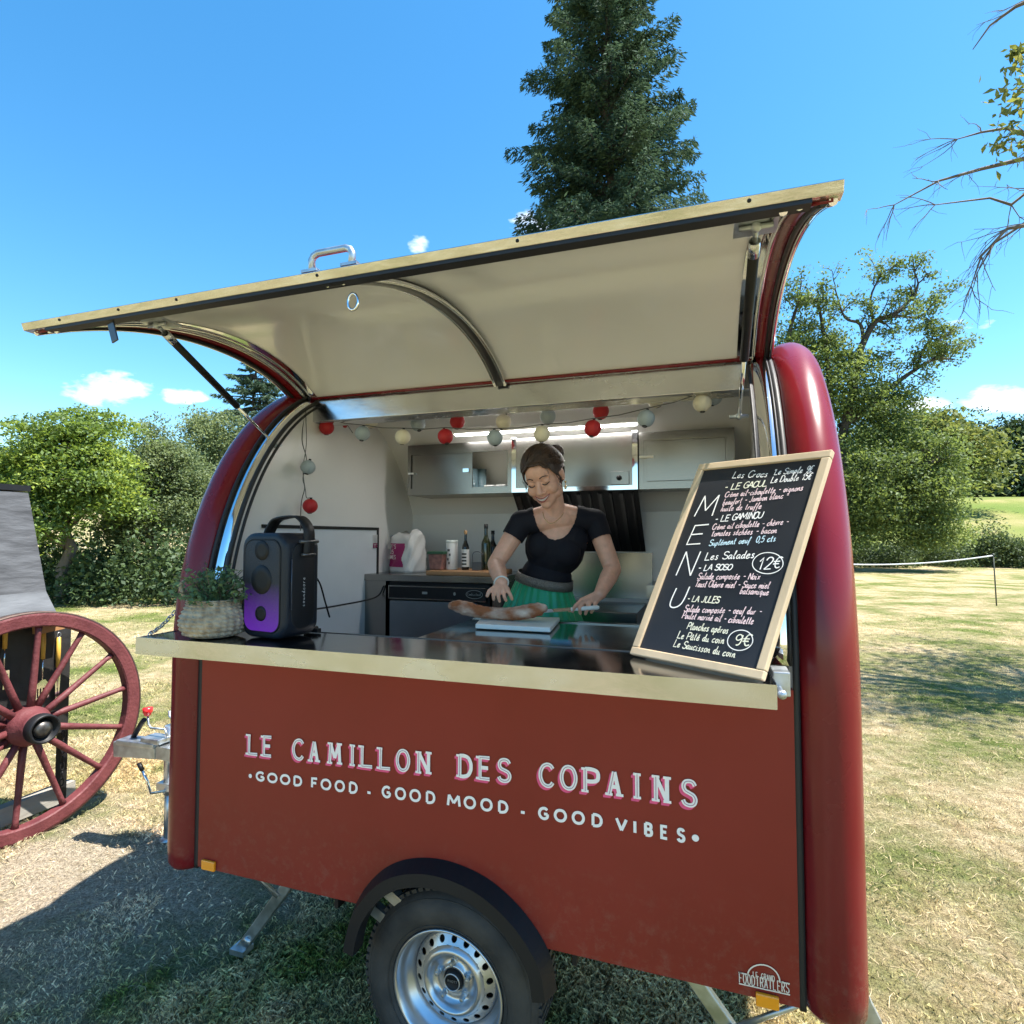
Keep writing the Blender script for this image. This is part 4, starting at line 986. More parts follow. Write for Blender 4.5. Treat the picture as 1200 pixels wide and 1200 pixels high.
# chain holding the counter
ca = onp(182, 744, 'X', -1.90); cb_ = Vector((-1.955, .015, 1.475)); ca = Vector((-1.874, -.16, 1.418))
mb = MB(); nl = 9
for k in range(nl):
    t = (k + .5) / nl; c = ca.lerp(cb_, t); c.z -= .010 * math.sin(PI * t); d = (cb_ - ca).normalized(); q = Vector((0, 0, 1)).cross(d).normalized(); u = q if k % 2 else d.cross(q)
    mb.tube([c + d * .016 * math.cos(a) + u * .007 * math.sin(a) for a in np.linspace(0, 2 * PI, 11)[:-1]], .002, 6, closed=True)
mb.build('support_chain', M['galv'], TR)
# ------------------------------------------------ inside
mb = MB(); mb.box(-.965, .17, .107, .66, 1.36, 1.4125); pt = mb.build('prep_table', M['steeltop'], TR, bevel=.003)
mb = MB(); mb.box(-.955, .17, .112, .64, .76, 1.36); mb.build('cabinet', M['steel'], pt)
mb = MB(); mb.box(-.966, .17, .62, .664, 1.413, 1.416); mb.build('raised_edge', M['steel'], pt)
# sliding-door wall cabinet
yf = 1.25; cx0, cx1, cz0, cz1 = -1.63, -1.0, 2.0, 2.285
mb = MB(); mb.box(cx0, cx1, yf, 1.59, cz0, cz0 + .012); mb.box(cx0, cx1, yf, 1.45, cz1 - .012, cz1); mb.box(cx0, cx0 + .012, yf, 1.55, cz0, cz1); mb.box(cx1 - .012, cx1, yf, 1.55, cz0, cz1); mb.box(cx0, cx1, 1.56, 1.575, cz0, cz1 - .08)
wc = mb.build('wall_cabinet', M['steel'], TR)
mb = MB(); mb.box(cx0, cx1, yf - .006, yf, cz0, cz0 + .036); mb.box(cx0, cx1, yf - .006, yf, cz1 - .055, cz1); mb.box(cx0, cx0 + .02, yf - .006, yf, cz0 + .036, cz1 - .055); mb.box(cx1 - .025, cx1, yf - .006, yf, cz0 + .036, cz1 - .055); mb.build('cabinet_frame', M['steel'], wc)
mb = MB(); mb.box(cx0 + .024, -1.235, yf + .004, yf + .012, cz0 + .036, cz1 - .055); dr = mb.build('sliding_door', M['steel'], wc)
mb = MB(); mb.box(cx0 + .006, cx0 + .042, yf - .016, yf - .004, 2.118, 2.128); mb.box(-1.285, -1.25, yf - .012, yf, 2.12, 2.14); mb.build('latch', M['chrome'], wc)
# hood
mb = MB(); mb.box(-1.0, -.334, yf - .006, 1.46, cz0, cz1 + .012); hd = mb.build('extractor_hood', M['steel'], TR, bevel=.006)
mb = MB(); mb.box(-1.0, -.334, yf - .011, yf - .007, cz0, cz0 + .022); mb.box(-1.0, -.976, yf - .011, yf - .007, cz0 + .022, cz1 + .01); mb.box(-.36, -.334, yf - .011, yf - .007, cz0 + .022, cz1 + .01); mb.build('hood_trim', M['chrome'], hd)
k0 = onp(728, 560, 'Y', yf - .01)
mb = MB(); mb.box(k0[0] - .055, k0[0] + .04, yf - .013, yf - .008, k0[2] - .035, k0[2] + .035); mb.build('switch_plate', M['steel'], hd, bevel=.003)
mb = MB(); mb.lathe([(0, .0), (.013, 0), (.013, .012), (.009, .02), (0, .02)], 14, Matrix.Translation((k0[0] - .01, yf - .013, k0[2])) @ Matrix.Rotation(PI / 2, 4, 'X')); mb.build('switch_knob', M['black'], hd)
mb = MB(); mb.add([(-1.0, yf, 2.0), (-.334, yf, 2.0), (-.334, 1.595, 1.68), (-1.0, 1.595, 1.68)], [(0, 1, 2, 3)]); mb.build('grease_filter', M['black'], hd)
mb = MB()
for k in range(12):
    x = -.97 + k * .055; a = Vector((x, yf + .01, 1.985)); b_ = Vector((x, 1.58, 1.69)); mb.bar(a, b_, .012 if k % 2 else .022, .012, (0, -.7, -.7))
mb.build('filter_slats', M['dark'], hd)
mb = MB(); mb.box(-1.0, -.30, 1.588, 1.598, 1.42, 1.675); mb.build('splashback', M['steel'], TR)
mb = MB(); mb.box(-.98, -.33, 1.12, 1.58, .62, 1.40); mb.build('cooker_block', M['steel'], TR, bevel=.004)
mb = MB(); mb.box(-.30, .17, 1.28, 1.58, 1.46, 1.52); mb.build('steel_shelf', M['steel'], TR)
# right-hand cabinet
mb = MB(); mb.box(-.33, .122, yf, 1.46, cz0, cz1); rc = mb.build('wall_cabinet', M['steel'], TR, bevel=.002)
mb = MB(); mb.box(-.326, .12, yf - .006, yf - .001, cz0, cz0 + .03); mb.box(-.326, .12, yf - .006, yf - .001, cz1 - .04, cz1); mb.box(-.326, -.305, yf - .006, yf - .001, cz0 + .03, cz1 - .04); mb.box(.085, .12, yf - .006, yf - .001, cz0 + .03, cz1 - .04); mb.build('cabinet_frame', M['steel'], rc)
mb = MB(); mb.box(-.29, .08, yf - .009, yf - .002, cz0 + .038, cz1 - .046); dr = mb.build('cabinet_door', M['steel'], rc, bevel=.002)
mb = MB(); mb.box(-.325, -.255, yf - .02, yf - .011, 2.155, 2.165); mb.build('latch', M['chrome'], rc)
# back counter, left
mb = MB(); mb.box(-1.79, -1.0, 1.05, 1.598, 1.525, 1.56); bc = mb.build('back_counter', M['steel'], TR, bevel=.003)
for xa, xb in ((-1.79, -1.655), (-1.04, -1.0)):
    mb = MB(); mb.box(xa, xb, 1.058, 1.5, .62, 1.525); mb.build('counter_side', M['steel'], bc)
# door leaf in the left end wall
mb = MB(); mb.box(-1.7895, -1.784, .30, 1.17, .70, 1.80); dl = mb.build('door_leaf', mat('door_laminate', (.60, .64, .68), .3, var=.03), TR)
mb = MB(); mb.box(-1.7895, -1.778, .28, 1.185, 1.80, 1.815); mb.box(-1.7895, -1.778, 1.17, 1.185, .7, 1.80); mb.build('door_frame', M['dark'], dl)
mb = MB(); mb.box(-1.783, -1.776, 1.12, 1.165, 1.70, 1.775); mb.build('door_hinge', M['chrome'], dl)
# lamp strip under the roof: the one lit lamp inside
ll = onp(545, 508, 'Y', 1.08); lr = onp(752, 494, 'Y', 1.08); zl = onp(640, 503, 'Y', 1.16)[2]
mb = MB(); mb.box(-1.30, -.32, 1.14, 1.18, zl, zl + .03); lh = mb.build('led_batten', M['white'], TR)
mb = MB(); mb.box(-1.29, -.33, 1.139, 1.176, zl - .006, zl - .0005); mb.build('led_tube', mat('led_light', (.9, .9, .9), .4, emit=(1, .98, .94), es=14), lh)
# ------------------------------------------------ underside
def wheel_at(name_y, flip):
    R_ = Matrix.Translation((HX, name_y, HZ)) @ Matrix.Rotation(PI / 2 * (1 if not flip else -1), 4, 'X')   # local z -> -Y (outwards)
    w = MB()
    w.lathe([(.188, -.14), (.19, -.165), (.22, -.172), (.262, -.168), (.29, -.150), (.302, -.125), (.306, -.08), (.306, -.02), (.302, .012), (.29, .036), (.262, .052), (.235, .058), (.21, .054), (.195, .046), (.187, .036), (.186, -.14)], 56, R_)
    for k in range(72):
        a = 2 * PI * k / 72
        for zz in (-.115, -.03):
            w.box(.3035, .3085, -.007, .007, zz - .03, zz + .03, R_ @ Matrix.Rotation(a, 4, 'Z'))
        if k % 1 == 0: w.box(.290, .3075, -.0085, .0085, .006, .0245, R_ @ Matrix.Rotation(a, 4, 'Z'))
    for rr in (.205, .225, .28): w.tube([R_ @ Vector((rr * math.cos(a), rr * math.sin(a), .053 if rr < .24 else .042)) for a in np.linspace(0, 2 * PI, 49)[:-1]], .0015, 5, closed=True)
    return w, R_
w, R_ = wheel_at(.075, False)
wh = w.build('wheel', M['tyre'], TR)
mb = MB()
mb.lathe([(.187, .036), (.1895, .046), (.184, .049), (.178, .042), (.172, .018), (.166, -.006), (.152, -.012), (.148, -.030), (.147, -.034)], 56, R_)
rim = mb.build('rim', M['rim'], wh)
# pressed disc with round holes
mb = MB(); rings = [(.147, -.034), (.144, -.026), (.140, -.021), (.110, -.004), (.103, .006), (.094, .012), (.087, .008), (.080, -.006), (.074, -.018), (.066, -.022), (.046, -.022), (.043, -.014), (.040, -.011), (.034, -.011), (.034, -.03)]
mb.lathe(rings[:3], 96, R_); mb.lathe(rings[3:], 96, R_)
NH = 18; ha_ = PI / NH; r0_, r1_ = .110, .140; rc_ = .126
for hN in range(NH):
    t0_ = 2 * PI * (hN + .5) / NH; vv = []; nn = 32
    for ring in (0, 1):
        for k in range(nn):
            a = 2 * PI * k / nn; cx_, cy_ = math.cos(a), math.sin(a)
            if ring == 0: rr_, th_ = rc_ + .0098 * cx_, .0098 * cy_ / rc_
            else:
                f1 = ((r1_ - rc_) / cx_) if cx_ > 1e-6 else ((r0_ - rc_) / cx_ if cx_ < -1e-6 else 9); f2 = abs(ha_ * rc_ / cy_) if abs(cy_) > 1e-6 else 9; f_ = min(f1, f2); rr_, th_ = rc_ + cx_ * f_, cy_ * f_ / rc_
            z_ = -.004 + (rr_ - r0_) / (r1_ - r0_) * (-.017); vv.append(R_ @ Vector((rr_ * math.cos(t0_ + th_), rr_ * math.sin(t0_ + th_), z_)))
    vv += [v + (R_ @ Vector((0, 0, -.004)) - R_ @ Vector((0, 0, 0))) for v in vv[:nn]]
    mb.add(vv, [(k, (k + 1) % nn, nn + (k + 1) % nn, nn + k) for k in range(nn)] + [(k, (k + 1) % nn, 2 * nn + (k + 1) % nn, 2 * nn + k) for k in range(nn)], False)
mb.build('wheel_disc', M['rim'], wh)
mb = MB(); mb.lathe([(.0, -.05), (.15, -.05), (.17, -.10)], 40, R_); mb.build('brake_drum', M['black'], wh)
for k in range(5):
    a = 2 * PI * k / 5 + .35; mb = MB(); mb.lathe([(.010, -.024), (.0105, -.012), (.0085, -.010), (.0085, .004), (.006, .009), (0, .010)], 6, R_ @ Matrix.Translation((.056 * math.cos(a), .056 * math.sin(a), 0)), smooth=False); mb.build('wheel_bolt', M['galv'], wh)
mb = MB(); mb.lathe([(.034, -.03), (.032, -.004), (.028, .004), (.024, .003), (.022, -.001), (0, -.001)], 30, R_); hc = mb.build('hub_cap', M['black'], wh)
mb = MB(); mb.tube([R_ @ Vector((.026 * math.cos(a), .026 * math.sin(a), .004)) for a in np.linspace(0, 2 * PI, 31)[:-1]], .0022, 6, closed=True)
fh = lambda u, v, h: tuple(R_ @ Vector((u, v, .0006 + h)))
for i, ch in enumerate('KNOTT'):
    for st in glyph(ch, 4): ribbon(mb, [np.array([-.017 + .0069 * (i + .1 + .75 * q[0]), -.003 + .007 * q[1]]) for q in st], .0012, fh, 0)
mb.build('cap_emblem', M['rim'], wh, fixn=False)
# wheel on the far side
w2 = MB(); R2 = Matrix.Translation((HX, 1.675, HZ)) @ Matrix.Rotation(-PI / 2, 4, 'X')
w2.lathe([(.02, .0), (.18, .0), (.19, .046), (.235, .058), (.29, .036), (.306, -.02), (.306, -.1), (.29, -.15), (.2, -.17), (.02, -.16)], 40, R2); w2.build('wheel', M['tyre'], TR)
mb = MB(); mb.tube([(HX, .2, HZ), (HX, 1.6, HZ)], .035, 10); mb.bar((-1.75, .42, .52), (.2, .42, .52), .05, .08); mb.bar((-1.75, 1.33, .52), (.2, 1.33, .52), .05, .08)
for x in (-1.6, -.3, .1): mb.bar((x, .1, .53), (x, 1.65, .53), .05, .05)
mb.bar((HX, .3, HZ), (HX + .25, .3, .5), .04, .06); mb.build('chassis', M['galv'], TR)
mb = MB(); mb.box(HX - .42, HX + .42, .03, .38, .71, .73); mb.box(HX - .42, HX + .42, .38, .395, .45, .73); mb.box(HX - .42, HX - .405, .03, .38, .5, .71); mb.box(HX + .405, HX + .42, .03, .38, .5, .71); mb.build('wheel_box', M['black'], TR)
mb = MB()
for (x0, z0, x1, z1) in ((HX - .27, .60, HX - .18, .55), (HX - .30, .52, HX - .24, .49)): mb.bar((x0, .06, z0), (x1, .06, z1), .03, .035)
mb.build('mud_bracket', M['galv'], TR)
# black wheel-arch lip: a flat band standing proud of the panel with a sloping top
AR = [onp(360 + x / 3.53, 980 + y / 3.53, 'Y', -.055) for x, y in ((150, 478), (163, 405), (188, 330), (245, 245), (325, 182), (430, 157), (555, 172), (700, 237), (820, 340), (905, 450), (960, 560), (984, 690))]
AO = catmull([np.array([p[0], p[2]]) for p in AR], 5); ac = np.array([-.79, .40])
AI = [p + (ac - p) / np.linalg.norm(ac - p) * .036 for p in AO]
AT = [p + (p - ac) / np.linalg.norm(ac - p) * .020 for p in AO]
mb = MB(); mb.strip([(p[0], -.058, p[1]) for p in AI], [(p[0], -.055, p[1]) for p in AO], False)
mb.strip([(p[0], -.055, p[1]) for p in AO], [(p[0], -.001, p[1]) for p in AT], False); mb.strip([(p[0], -.058, p[1]) for p in AI], [(p[0], -.004, p[1]) for p in AI], False)
mb.build('wheel_arch', M['black'], TR, solid=.004)
# side markers
for (cx, cz, w_, h_) in ((onp(246, 1013, 'Y', 0)[0], onp(246, 1013, 'Y', 0)[2] , .03, .017), (onp(899, 1171, 'Y', 0)[0], onp(899, 1171, 'Y', 0)[2] , .028, .0165)):
    mb = MB(); mb.box(cx - w_, cx + w_, -.012, -.001, cz - h_, cz + h_); mb.build('side_marker', M['orange'], TR, bevel=.003)
# steadies
def steady(x, y, dx, name='steady_leg'):
    t = Vector((x, y, .50)); f = Vector((x + dx, y + .02, .035)); mb = MB(); mb.bar(t, f, .045, .03, (0, 1, 0)); s_ = mb.build(name, M['galv'], TR, bevel=.004)
    mb = MB(); mb.bar(f + Vector((-.04 * (1 if dx < 0 else -1) * 0, 0, -.012)), f + Vector((0, 0, .01)), .07, .06, (0, 1, 0)); mb.lathe([(.0, -.016), (.02, -.016), (.02, .016), (0, .016)], 14, Matrix.Translation(f + Vector((.045 * (1 if dx < 0 else -1), -.01, .05))) @ Matrix.Rotation(PI / 2, 4, 'X')); mb.build('foot', M['galv'], s_)
    mb = MB(); mb.tube([Vector((x + dx * 1.1, y - .06, .50)), t.lerp(f, .42) + Vector((0, -.02, 0))], .009, 8); mb.build('brace', M['galv'], s_)
lf = onp(283, 1113, 'Z', .03); lt = onp(322, 1042, 'Y', lf[1] - .02)
steady(lf[0] + .36, lf[1] - .02, -.36); steady(-.12, .2, .36); steady(-1.42, 1.45, -.36); steady(-.12, 1.45, .36)
# rear corner: aluminium number-plate bracket seen low on the right
mb = MB(); q0 = onp(1019, 1150, 'Y', .35); mb.prism([(.33, .30), (.372, .60), (.372, .57), (.43, .40), (.46, .34), (.42, .24)], 'Y', .3, .34); mb.build('end_bracket', M['galv'], TR)
# drawbar and coupling
dy = .86
mb = MB()
for s in (-1, 1): mb.bar((-1.6, dy + s * .40, .515), (-2.55, dy + s * .05, .515), .05, .07)
mb.bar((-2.5, dy, .52), (-3.05, dy, .54), .07, .07); db = mb.build('drawbar', M['galv'], TR)
mb = MB(); c0, c1 = Vector((-2.98, dy, .56)), Vector((-3.40, dy, .545))
mb.bar(Vector((-2.96, dy, .60)), Vector((-3.10, dy, .60)), .10, .03); mb.bar(Vector((-3.0, dy, .545)), Vector((-3.30, dy - .02, .53)), .08, .09); mb.bar(Vector((-3.0, dy, .575)), Vector((-3.27, dy - .02, .575)), .10, .03); cp = mb.build('coupling_head', M['galv'], TR, bevel=.006)
mb = MB(); mb.tube([(-3.22, dy, .58), (-3.15, dy, .68), (-3.13, dy, .70)], .014, 8); mb.build('coupling_handle', M['black'], cp)
rk = onp(173, 834, 'Y', dy)
mb = MB(); mb.tube([(rk[0], dy, rk[2] - .01), (rk[0] + .01, dy, rk[2] - .07), (rk[0] + .03, dy, rk[2] - .09), (-2.97, dy, .66), (-2.95, dy, .62)], .006, 8); mb.build('breakaway_cable', M['galv'], cp)
mb = MB(); mb.lathe([(.0, -.02), (.018, -.02), (.02, -.01), (.026, .0), (.027, .022), (.0, .026)], 14, Matrix.Translation((rk[0], dy, rk[2]))); mb.build('red_knob', mat('red_plastic', (.75, .02, .02), .3, coat=.4), cp)
jx = -3.0; jy = .93
mb = MB(); mb.tube([(jx, jy, .27), (jx, jy, .66)], .036, 16); jw = mb.build('jockey_stand', M['galv'], TR)
mb = MB(); mb.tube([(jx, jy, .02), (jx, jy, .30)], .029, 14); mb.lathe([(.0, 0), (.05, 0), (.05, .008), (.03, .02), (.0, .02)], 16, Matrix.Translation((jx, jy, .005))); mb.build('inner_tube', M['galv'], jw)
mb = MB(); mb.tube([(jx, jy, .66), (jx, jy, .70), (jx - .02, jy, .71), (jx - .02, jy - .0, .74)], .008, 8); mb.build('winding_crank', M['galv'], jw); mb = MB(); mb.box(jx - .05, jx + .05, jy - .05, jy + .05, .30, .34); mb.build('clamp', M['galv'], jw)
hk = onp(165, 899, 'Y', .80); mb = MB(); mb.tube([(jx + .02, .89, .30), (jx - .02, .82, .31), Vector(hk) + Vector((.05, 0, -.07)), Vector(hk)], .008, 8); mb.build('clamp_handle', M['chrome'], jw)
mb = MB(); mb.tube([Vector(hk) + Vector((.012, 0, -.015)), Vector(hk) + Vector((-.016, 0, .02))], .012, 10); mb.build('handle_grip', M['black'], jw)
# ================================================================== things on and in the trailer
CT = 1.4145
def rotz(a): return Matrix.Rotation(a, 4, 'Z')
# --- loudspeaker
sx, sy, sa = -1.438, -.012, rad(-9)
SP = thing('party_speaker', 'black portable loudspeaker with purple glow and carrying strap beside the basket plant', 'speaker', (sx, sy, CT + .001), rz=sa)
def rrect(w, h, r, n=8, z0=0):
    P = []
    for cx, cz, a0 in ((w / 2 - r, h - r, 0), (-w / 2 + r, h - r, 90), (-w / 2 + r, r, 180), (w / 2 - r, r, 270)):
        for k in range(n + 1):
            a = rad(a0 + 90 * k / n); P.append((cx + r * math.cos(a), z0 + cz + r * math.sin(a)))
    return P
SW, SH, SD = .222, .36, .152
mb = MB(); mb.prism(rrect(SW, SH, .055), 'Y', -SD / 2, SD / 2, True); mb.build('cabinet', mat('navy_black_plastic', (.011, .014, .021), .45, var=.08, spec=.35), SP, loc=(0, 0, 0), bevel=.018, seg=4)
mb = MB(); mb.prism(rrect(SW - .05, SH - .05, .04, z0=.025), 'Y', -SD / 2 - .003, -SD / 2 + .004, True)
gm_ = bpy.data.materials.new('speaker_grille'); gm_.use_nodes = True; t_ = gm_.node_tree; b_ = t_.nodes['Principled BSDF']; b_.inputs['Base Color'].default_value = (.016, .015, .018, 1); b_.inputs['Roughness'].default_value = .5
tc_ = t_.nodes.new('ShaderNodeTexCoord'); sp_ = t_.nodes.new('ShaderNodeSeparateXYZ'); t_.links.new(tc_.outputs['Object'], sp_.inputs[0])
mr_ = t_.nodes.new('ShaderNodeMapRange'); mr_.inputs[1].default_value = .19; mr_.inputs[2].default_value = .03; mr_.inputs[3].default_value = 0; mr_.inputs[4].default_value = 1; t_.links.new(sp_.outputs['Z'], mr_.inputs[0])
vo_ = t_.nodes.new('ShaderNodeTexVoronoi'); vo_.inputs['Scale'].default_value = 330; t_.links.new(tc_.outputs['Object'], vo_.inputs['Vector'])
bp_ = t_.nodes.new('ShaderNodeBump'); bp_.inputs['Strength'].default_value = .5; bp_.inputs['Distance'].default_value = .002; t_.links.new(vo_.outputs['Distance'], bp_.inputs['Height']); t_.links.new(bp_.outputs[0], b_.inputs['Normal'])
b_.inputs['Emission Color'].default_value = (.16, .02, .52, 1)
mu_ = t_.nodes.new('ShaderNodeMath'); mu_.operation = 'MULTIPLY'; mu_.inputs[1].default_value = .22; t_.links.new(mr_.outputs[0], mu_.inputs[0]); t_.links.new(mu_.outputs[0], b_.inputs['Emission Strength'])
gr = mb.build('lit_grille', gm_, SP, loc=(0, 0, 0), bevel=.002)
mb = MB(); mb.tube([(p[0], -SD / 2 - .001, p[1]) for p in rrect(SW - .046, SH - .046, .042, z0=.023)], .0028, 6, closed=True); mb.build('grille_ring', M['black'], SP, loc=(0, 0, 0))
for z, r in ((.30, .034), (.20, .050), (.085, .026)):
    mb = MB(); mb.lathe([(r, 0), (r * .94, .004), (r * .5, .001), (0, .003)], 28, Matrix.Translation((0, -SD / 2 - .003, z)) @ Matrix.Rotation(PI / 2, 4, 'X')); mb.build('driver_cone', M['black'], SP, loc=(0, 0, 0))
mb = MB(); mb.prism([(y, z) for y, z in rrect(SD - .05, SH - .06, .05, z0=.03)], 'X', SW / 2 - .002, SW / 2 + .003, True); mb.build('side_panel', M['black'], SP, loc=(0, 0, 0), bevel=.003)
mb = MB(); mb.tube([(SW / 2 + .004, -.052, z) for z in (.10, .27)], .0025, 6); mb.build('side_rib', mat('dark_blue_rib', (.03, .04, .06), .3), SP, loc=(0, 0, 0))
mb = MB(); fs = lambda u, v, h: (SW / 2 + .0035, -.004 - v * 1.0, u)
word = 'soundcore'; fl = len(word)
fside = lambda u, v, h: (SW / 2 + .0036, .006 - v, .105 + u)
for i, ch in enumerate(word):
    for st in glyph(ch, 3): ribbon(mb, [np.array([(i + .1 + .8 * q[0]) * .0115, q[1] * .013]) for q in st], .0015, fside, 0)
mb.build('side_lettering', mat('grey_lettering', (.45, .45, .47), .4), SP, loc=(0, 0, 0), fixn=False)
mb = MB(); P = [(-SW / 2 + .03 , .01, SH - .012), (-SW / 2 + .05, .01, SH + .02), (-.03, .01, SH + .048), (.05, .01, SH + .058), (SW / 2 - .02, .01, SH + .05), (SW / 2 + .012, .01, SH + .015), (SW / 2 + .016, .01, SH - .03), (SW / 2 + .014, .01, SH - .075)]
C_ = [Vector(p) for p in catmull(P, 5)]; A = []; B = []
mb.strip([p + Vector((0, -.022, 0)) for p in C_], [p + Vector((0, .022, 0)) for p in C_]); mb.build('carrying_strap', M['black'], SP, loc=(0, 0, 0), solid=.007)
mb = MB(); mb.tube([(SW / 2 + .016, -.03, SH - .03), (SW / 2 + .016, .05, SH - .03)], .006, 8); mb.tube([(SW / 2 + .015, -.02, SH - .075), (SW / 2 + .015, .04, SH - .075)], .005, 8); mb.build('strap_buckle', M['darksteel'], SP, loc=(0, 0, 0))
c = [at(362, 668, 2.42), at(374, 682, 2.46), at(381, 705, 2.48), at(386, 740, 2.50)]; c[-1][2] = max(c[-1][2], 1.416)
mb = MB(); mb.tube(catmull([(sx + .095, sy + .045, 1.62)] + c, 6), .004, 6); o = mb.build('power_cable', M['black']); tag(o, 'thin black cable arching from the back of the speaker down to the counter', 'cable')
mb = MB(); mb.tube(catmull([(sx + .09, sy + .045, 1.50), at(362, 715, 2.5), at(400, 709, 2.9), at(440, 700, 3.1), (-1.66, 1.05, 1.50)], 6), .0045, 6); o = mb.build('power_cable', M['black']); tag(o, 'black cable stretched from the speaker across to the back counter', 'cable')
p = onp(366, 741, 'Z', CT)
mb = MB(); mb.box(-.03, .03, -.012, .012, 0, .014); mb.tube([(-.012, -.012, .012), (-.012, .012, .016)], .007, 8); mb.tube([(.012, -.012, .012), (.012, .012, .016)], .007, 8); o = mb.build('plug_adapter', M['black'], None, loc=(p[0], p[1], CT + .001), bevel=.002); tag(o, 'small black plug adapter lying on the counter behind the speaker', 'plug')

# --- basket with a plant
bx, by = -1.645, -.095
BK = thing('woven_basket', 'seagrass belly basket with a looped handle at the left end of the counter', 'basket', (bx, by, CT + .001))
pr = [(.0, .002), (.055, .0)]; rows = 11
prof_r = [(.062, .0), (.092, .012), (.104, .034), (.108, .055), (.103, .075), (.093, .095), (.086, .112), (.083, .122), (.085, .130)]
mb = MB(); n = 132; vv = []; ff = []; nr = 66
zs = np.linspace(0, 1, nr); pr_ = np.array(prof_r); tt_ = np.linspace(0, 1, len(pr_))
for j in range(nr):
    r_ = np.interp(zs[j], tt_, pr_[:, 0]); z_ = np.interp(zs[j], tt_, pr_[:, 1]); ph = zs[j] * rows * 2 * PI
    for i in range(n):
        a = 2 * PI * i / n; k = .0048 * abs(math.sin(ph / 2)) + .0042 * math.sin(a * 27 + (PI if int(ph / 2 / PI) % 2 else 0) + ph * .5) * abs(math.sin(ph / 2))
        rr = r_ + k; vv.append((rr * math.cos(a) * 1.0, rr * math.sin(a), z_))
for j in range(nr - 1):
    for i in range(n): ff.append((j * n + i, j * n + (i + 1) % n, (j + 1) * n + (i + 1) % n, (j + 1) * n + i))
mb.add(vv, ff, True); mb.add([(.09 * math.cos(a), .09 * math.sin(a), .1) for a in np.linspace(0, 2 * PI, 25)[:-1]], [tuple(range(24))])
wick = mat('seagrass_weave', (.27, .20, .125), .85, vs=38, col2=(.54, .44, .31), bump=.4, bs=160)
mb.build('basket_body', wick, BK, loc=(0, 0, 0), fixn=False)
mb = MB(); H_ = catmull([(-.070, -.045, .128), (-.085, -.058, .150), (-.093, -.060, .178), (-.086, -.050, .196), (-.070, -.035, .188), (-.058, -.018, .160), (-.05, -.002, .126)], 6)
for ph in (0, 2.1, 4.2):
    mb.tube([Vector(p) + Vector((.004 * math.cos(k * .9 + ph), .003 * math.sin(k * .9 + ph), .003 * math.sin(k * .9 + ph))) for k, p in enumerate(H_)], .0042, 6)
mb.build('basket_handle', wick, BK, loc=(0, 0, 0))
r_ = np.random.default_rng(5)
PL = thing('leafy_plant', 'bushy small-leaved green plant growing out of the woven basket', 'plant', (bx, by, CT + .10))
C = []; mb = MB()
for _ in range(64):
    d = r_.normal(size=3); d[2] = abs(d[2]) + .75; d /= np.linalg.norm(d); L = r_.uniform(.11, .205); q = [np.array([r_.normal() * .022, r_.normal() * .022, 0.])]
    for k in range(5): q.append(q[-1] + d * L / 5 + r_.normal(size=3) * .005 + np.array([0, 0, -.002 * k]))
    mb.tube([tuple(p) for p in q], np.linspace(.0022, .001, 6), 4, caps=False)
    Q = np.array(q)
    for k in range(24):
        t = r_.uniform(.25, 1) * 5; i = min(4, int(t)); C.append(Q[i] + (Q[i + 1] - Q[i]) * (t - i) + r_.normal(size=3) * .007)
for k in range(2):
    pass
mb.build('stem', M['barkg'], PL, loc=(0, 0, 0), fixn=False)
C = np.array(C) * [1, 1, 1.0] + np.array([bx + .012, by, CT + .10])
V, Fq = leaf_quads(C, .018, r_, .5, .62); fast_mesh('foliage', V, Fq, leaf_mat('plant_leaves', (.06, .12, .05), (.17, .26, .11), .3, vs=9), PL)

# --- menu board
BL = np.array([-.2150, .032, CT + .001]); E_ = np.array([.337, -.213, 0]); BW = np.linalg.norm(E_); E_ = E_ / BW
UPv = np.array([.197, .203, .568]); BH = np.linalg.norm(UPv); UPv = UPv / BH; NB = np.cross(E_, UPv)
MBD = thing('menu_board', 'wood-framed chalkboard menu leaning at the right end of the counter', 'menu board', BL + E_ * BW / 2)
fb = lambda u, v, h: tuple(BL + E_ * u + UPv * v + NB * (h + .010))
def b3(u0, u1, v0, v1, h0, h1, mb):
    v = [fb(u, v_, h) for u in (u0, u1) for v_ in (v0, v1) for h in (h0, h1)]; mb.add(v, [(0, 1, 3, 2), (4, 6, 7, 5), (0, 4, 5, 1), (2, 3, 7, 6), (0, 2, 6, 4), (1, 5, 7, 3)])
mb = MB(); b3(.02, BW - .02, .02, BH - .02, -.006, .002, mb); mb.build('chalk_panel', M['slate'], MBD)
mb = MB(); fw = .0225
for u0, u1, v0, v1 in ((0, BW, 0, fw), (0, BW, BH - fw, BH), (0, fw, fw + .0006, BH - fw - .0006), (BW - fw, BW, fw + .0006, BH - fw - .0006)): b3(u0, u1, v0, v1, -.010, .009, mb)
mb.build('board_frame', M['wood'], MBD, bevel=.0025)
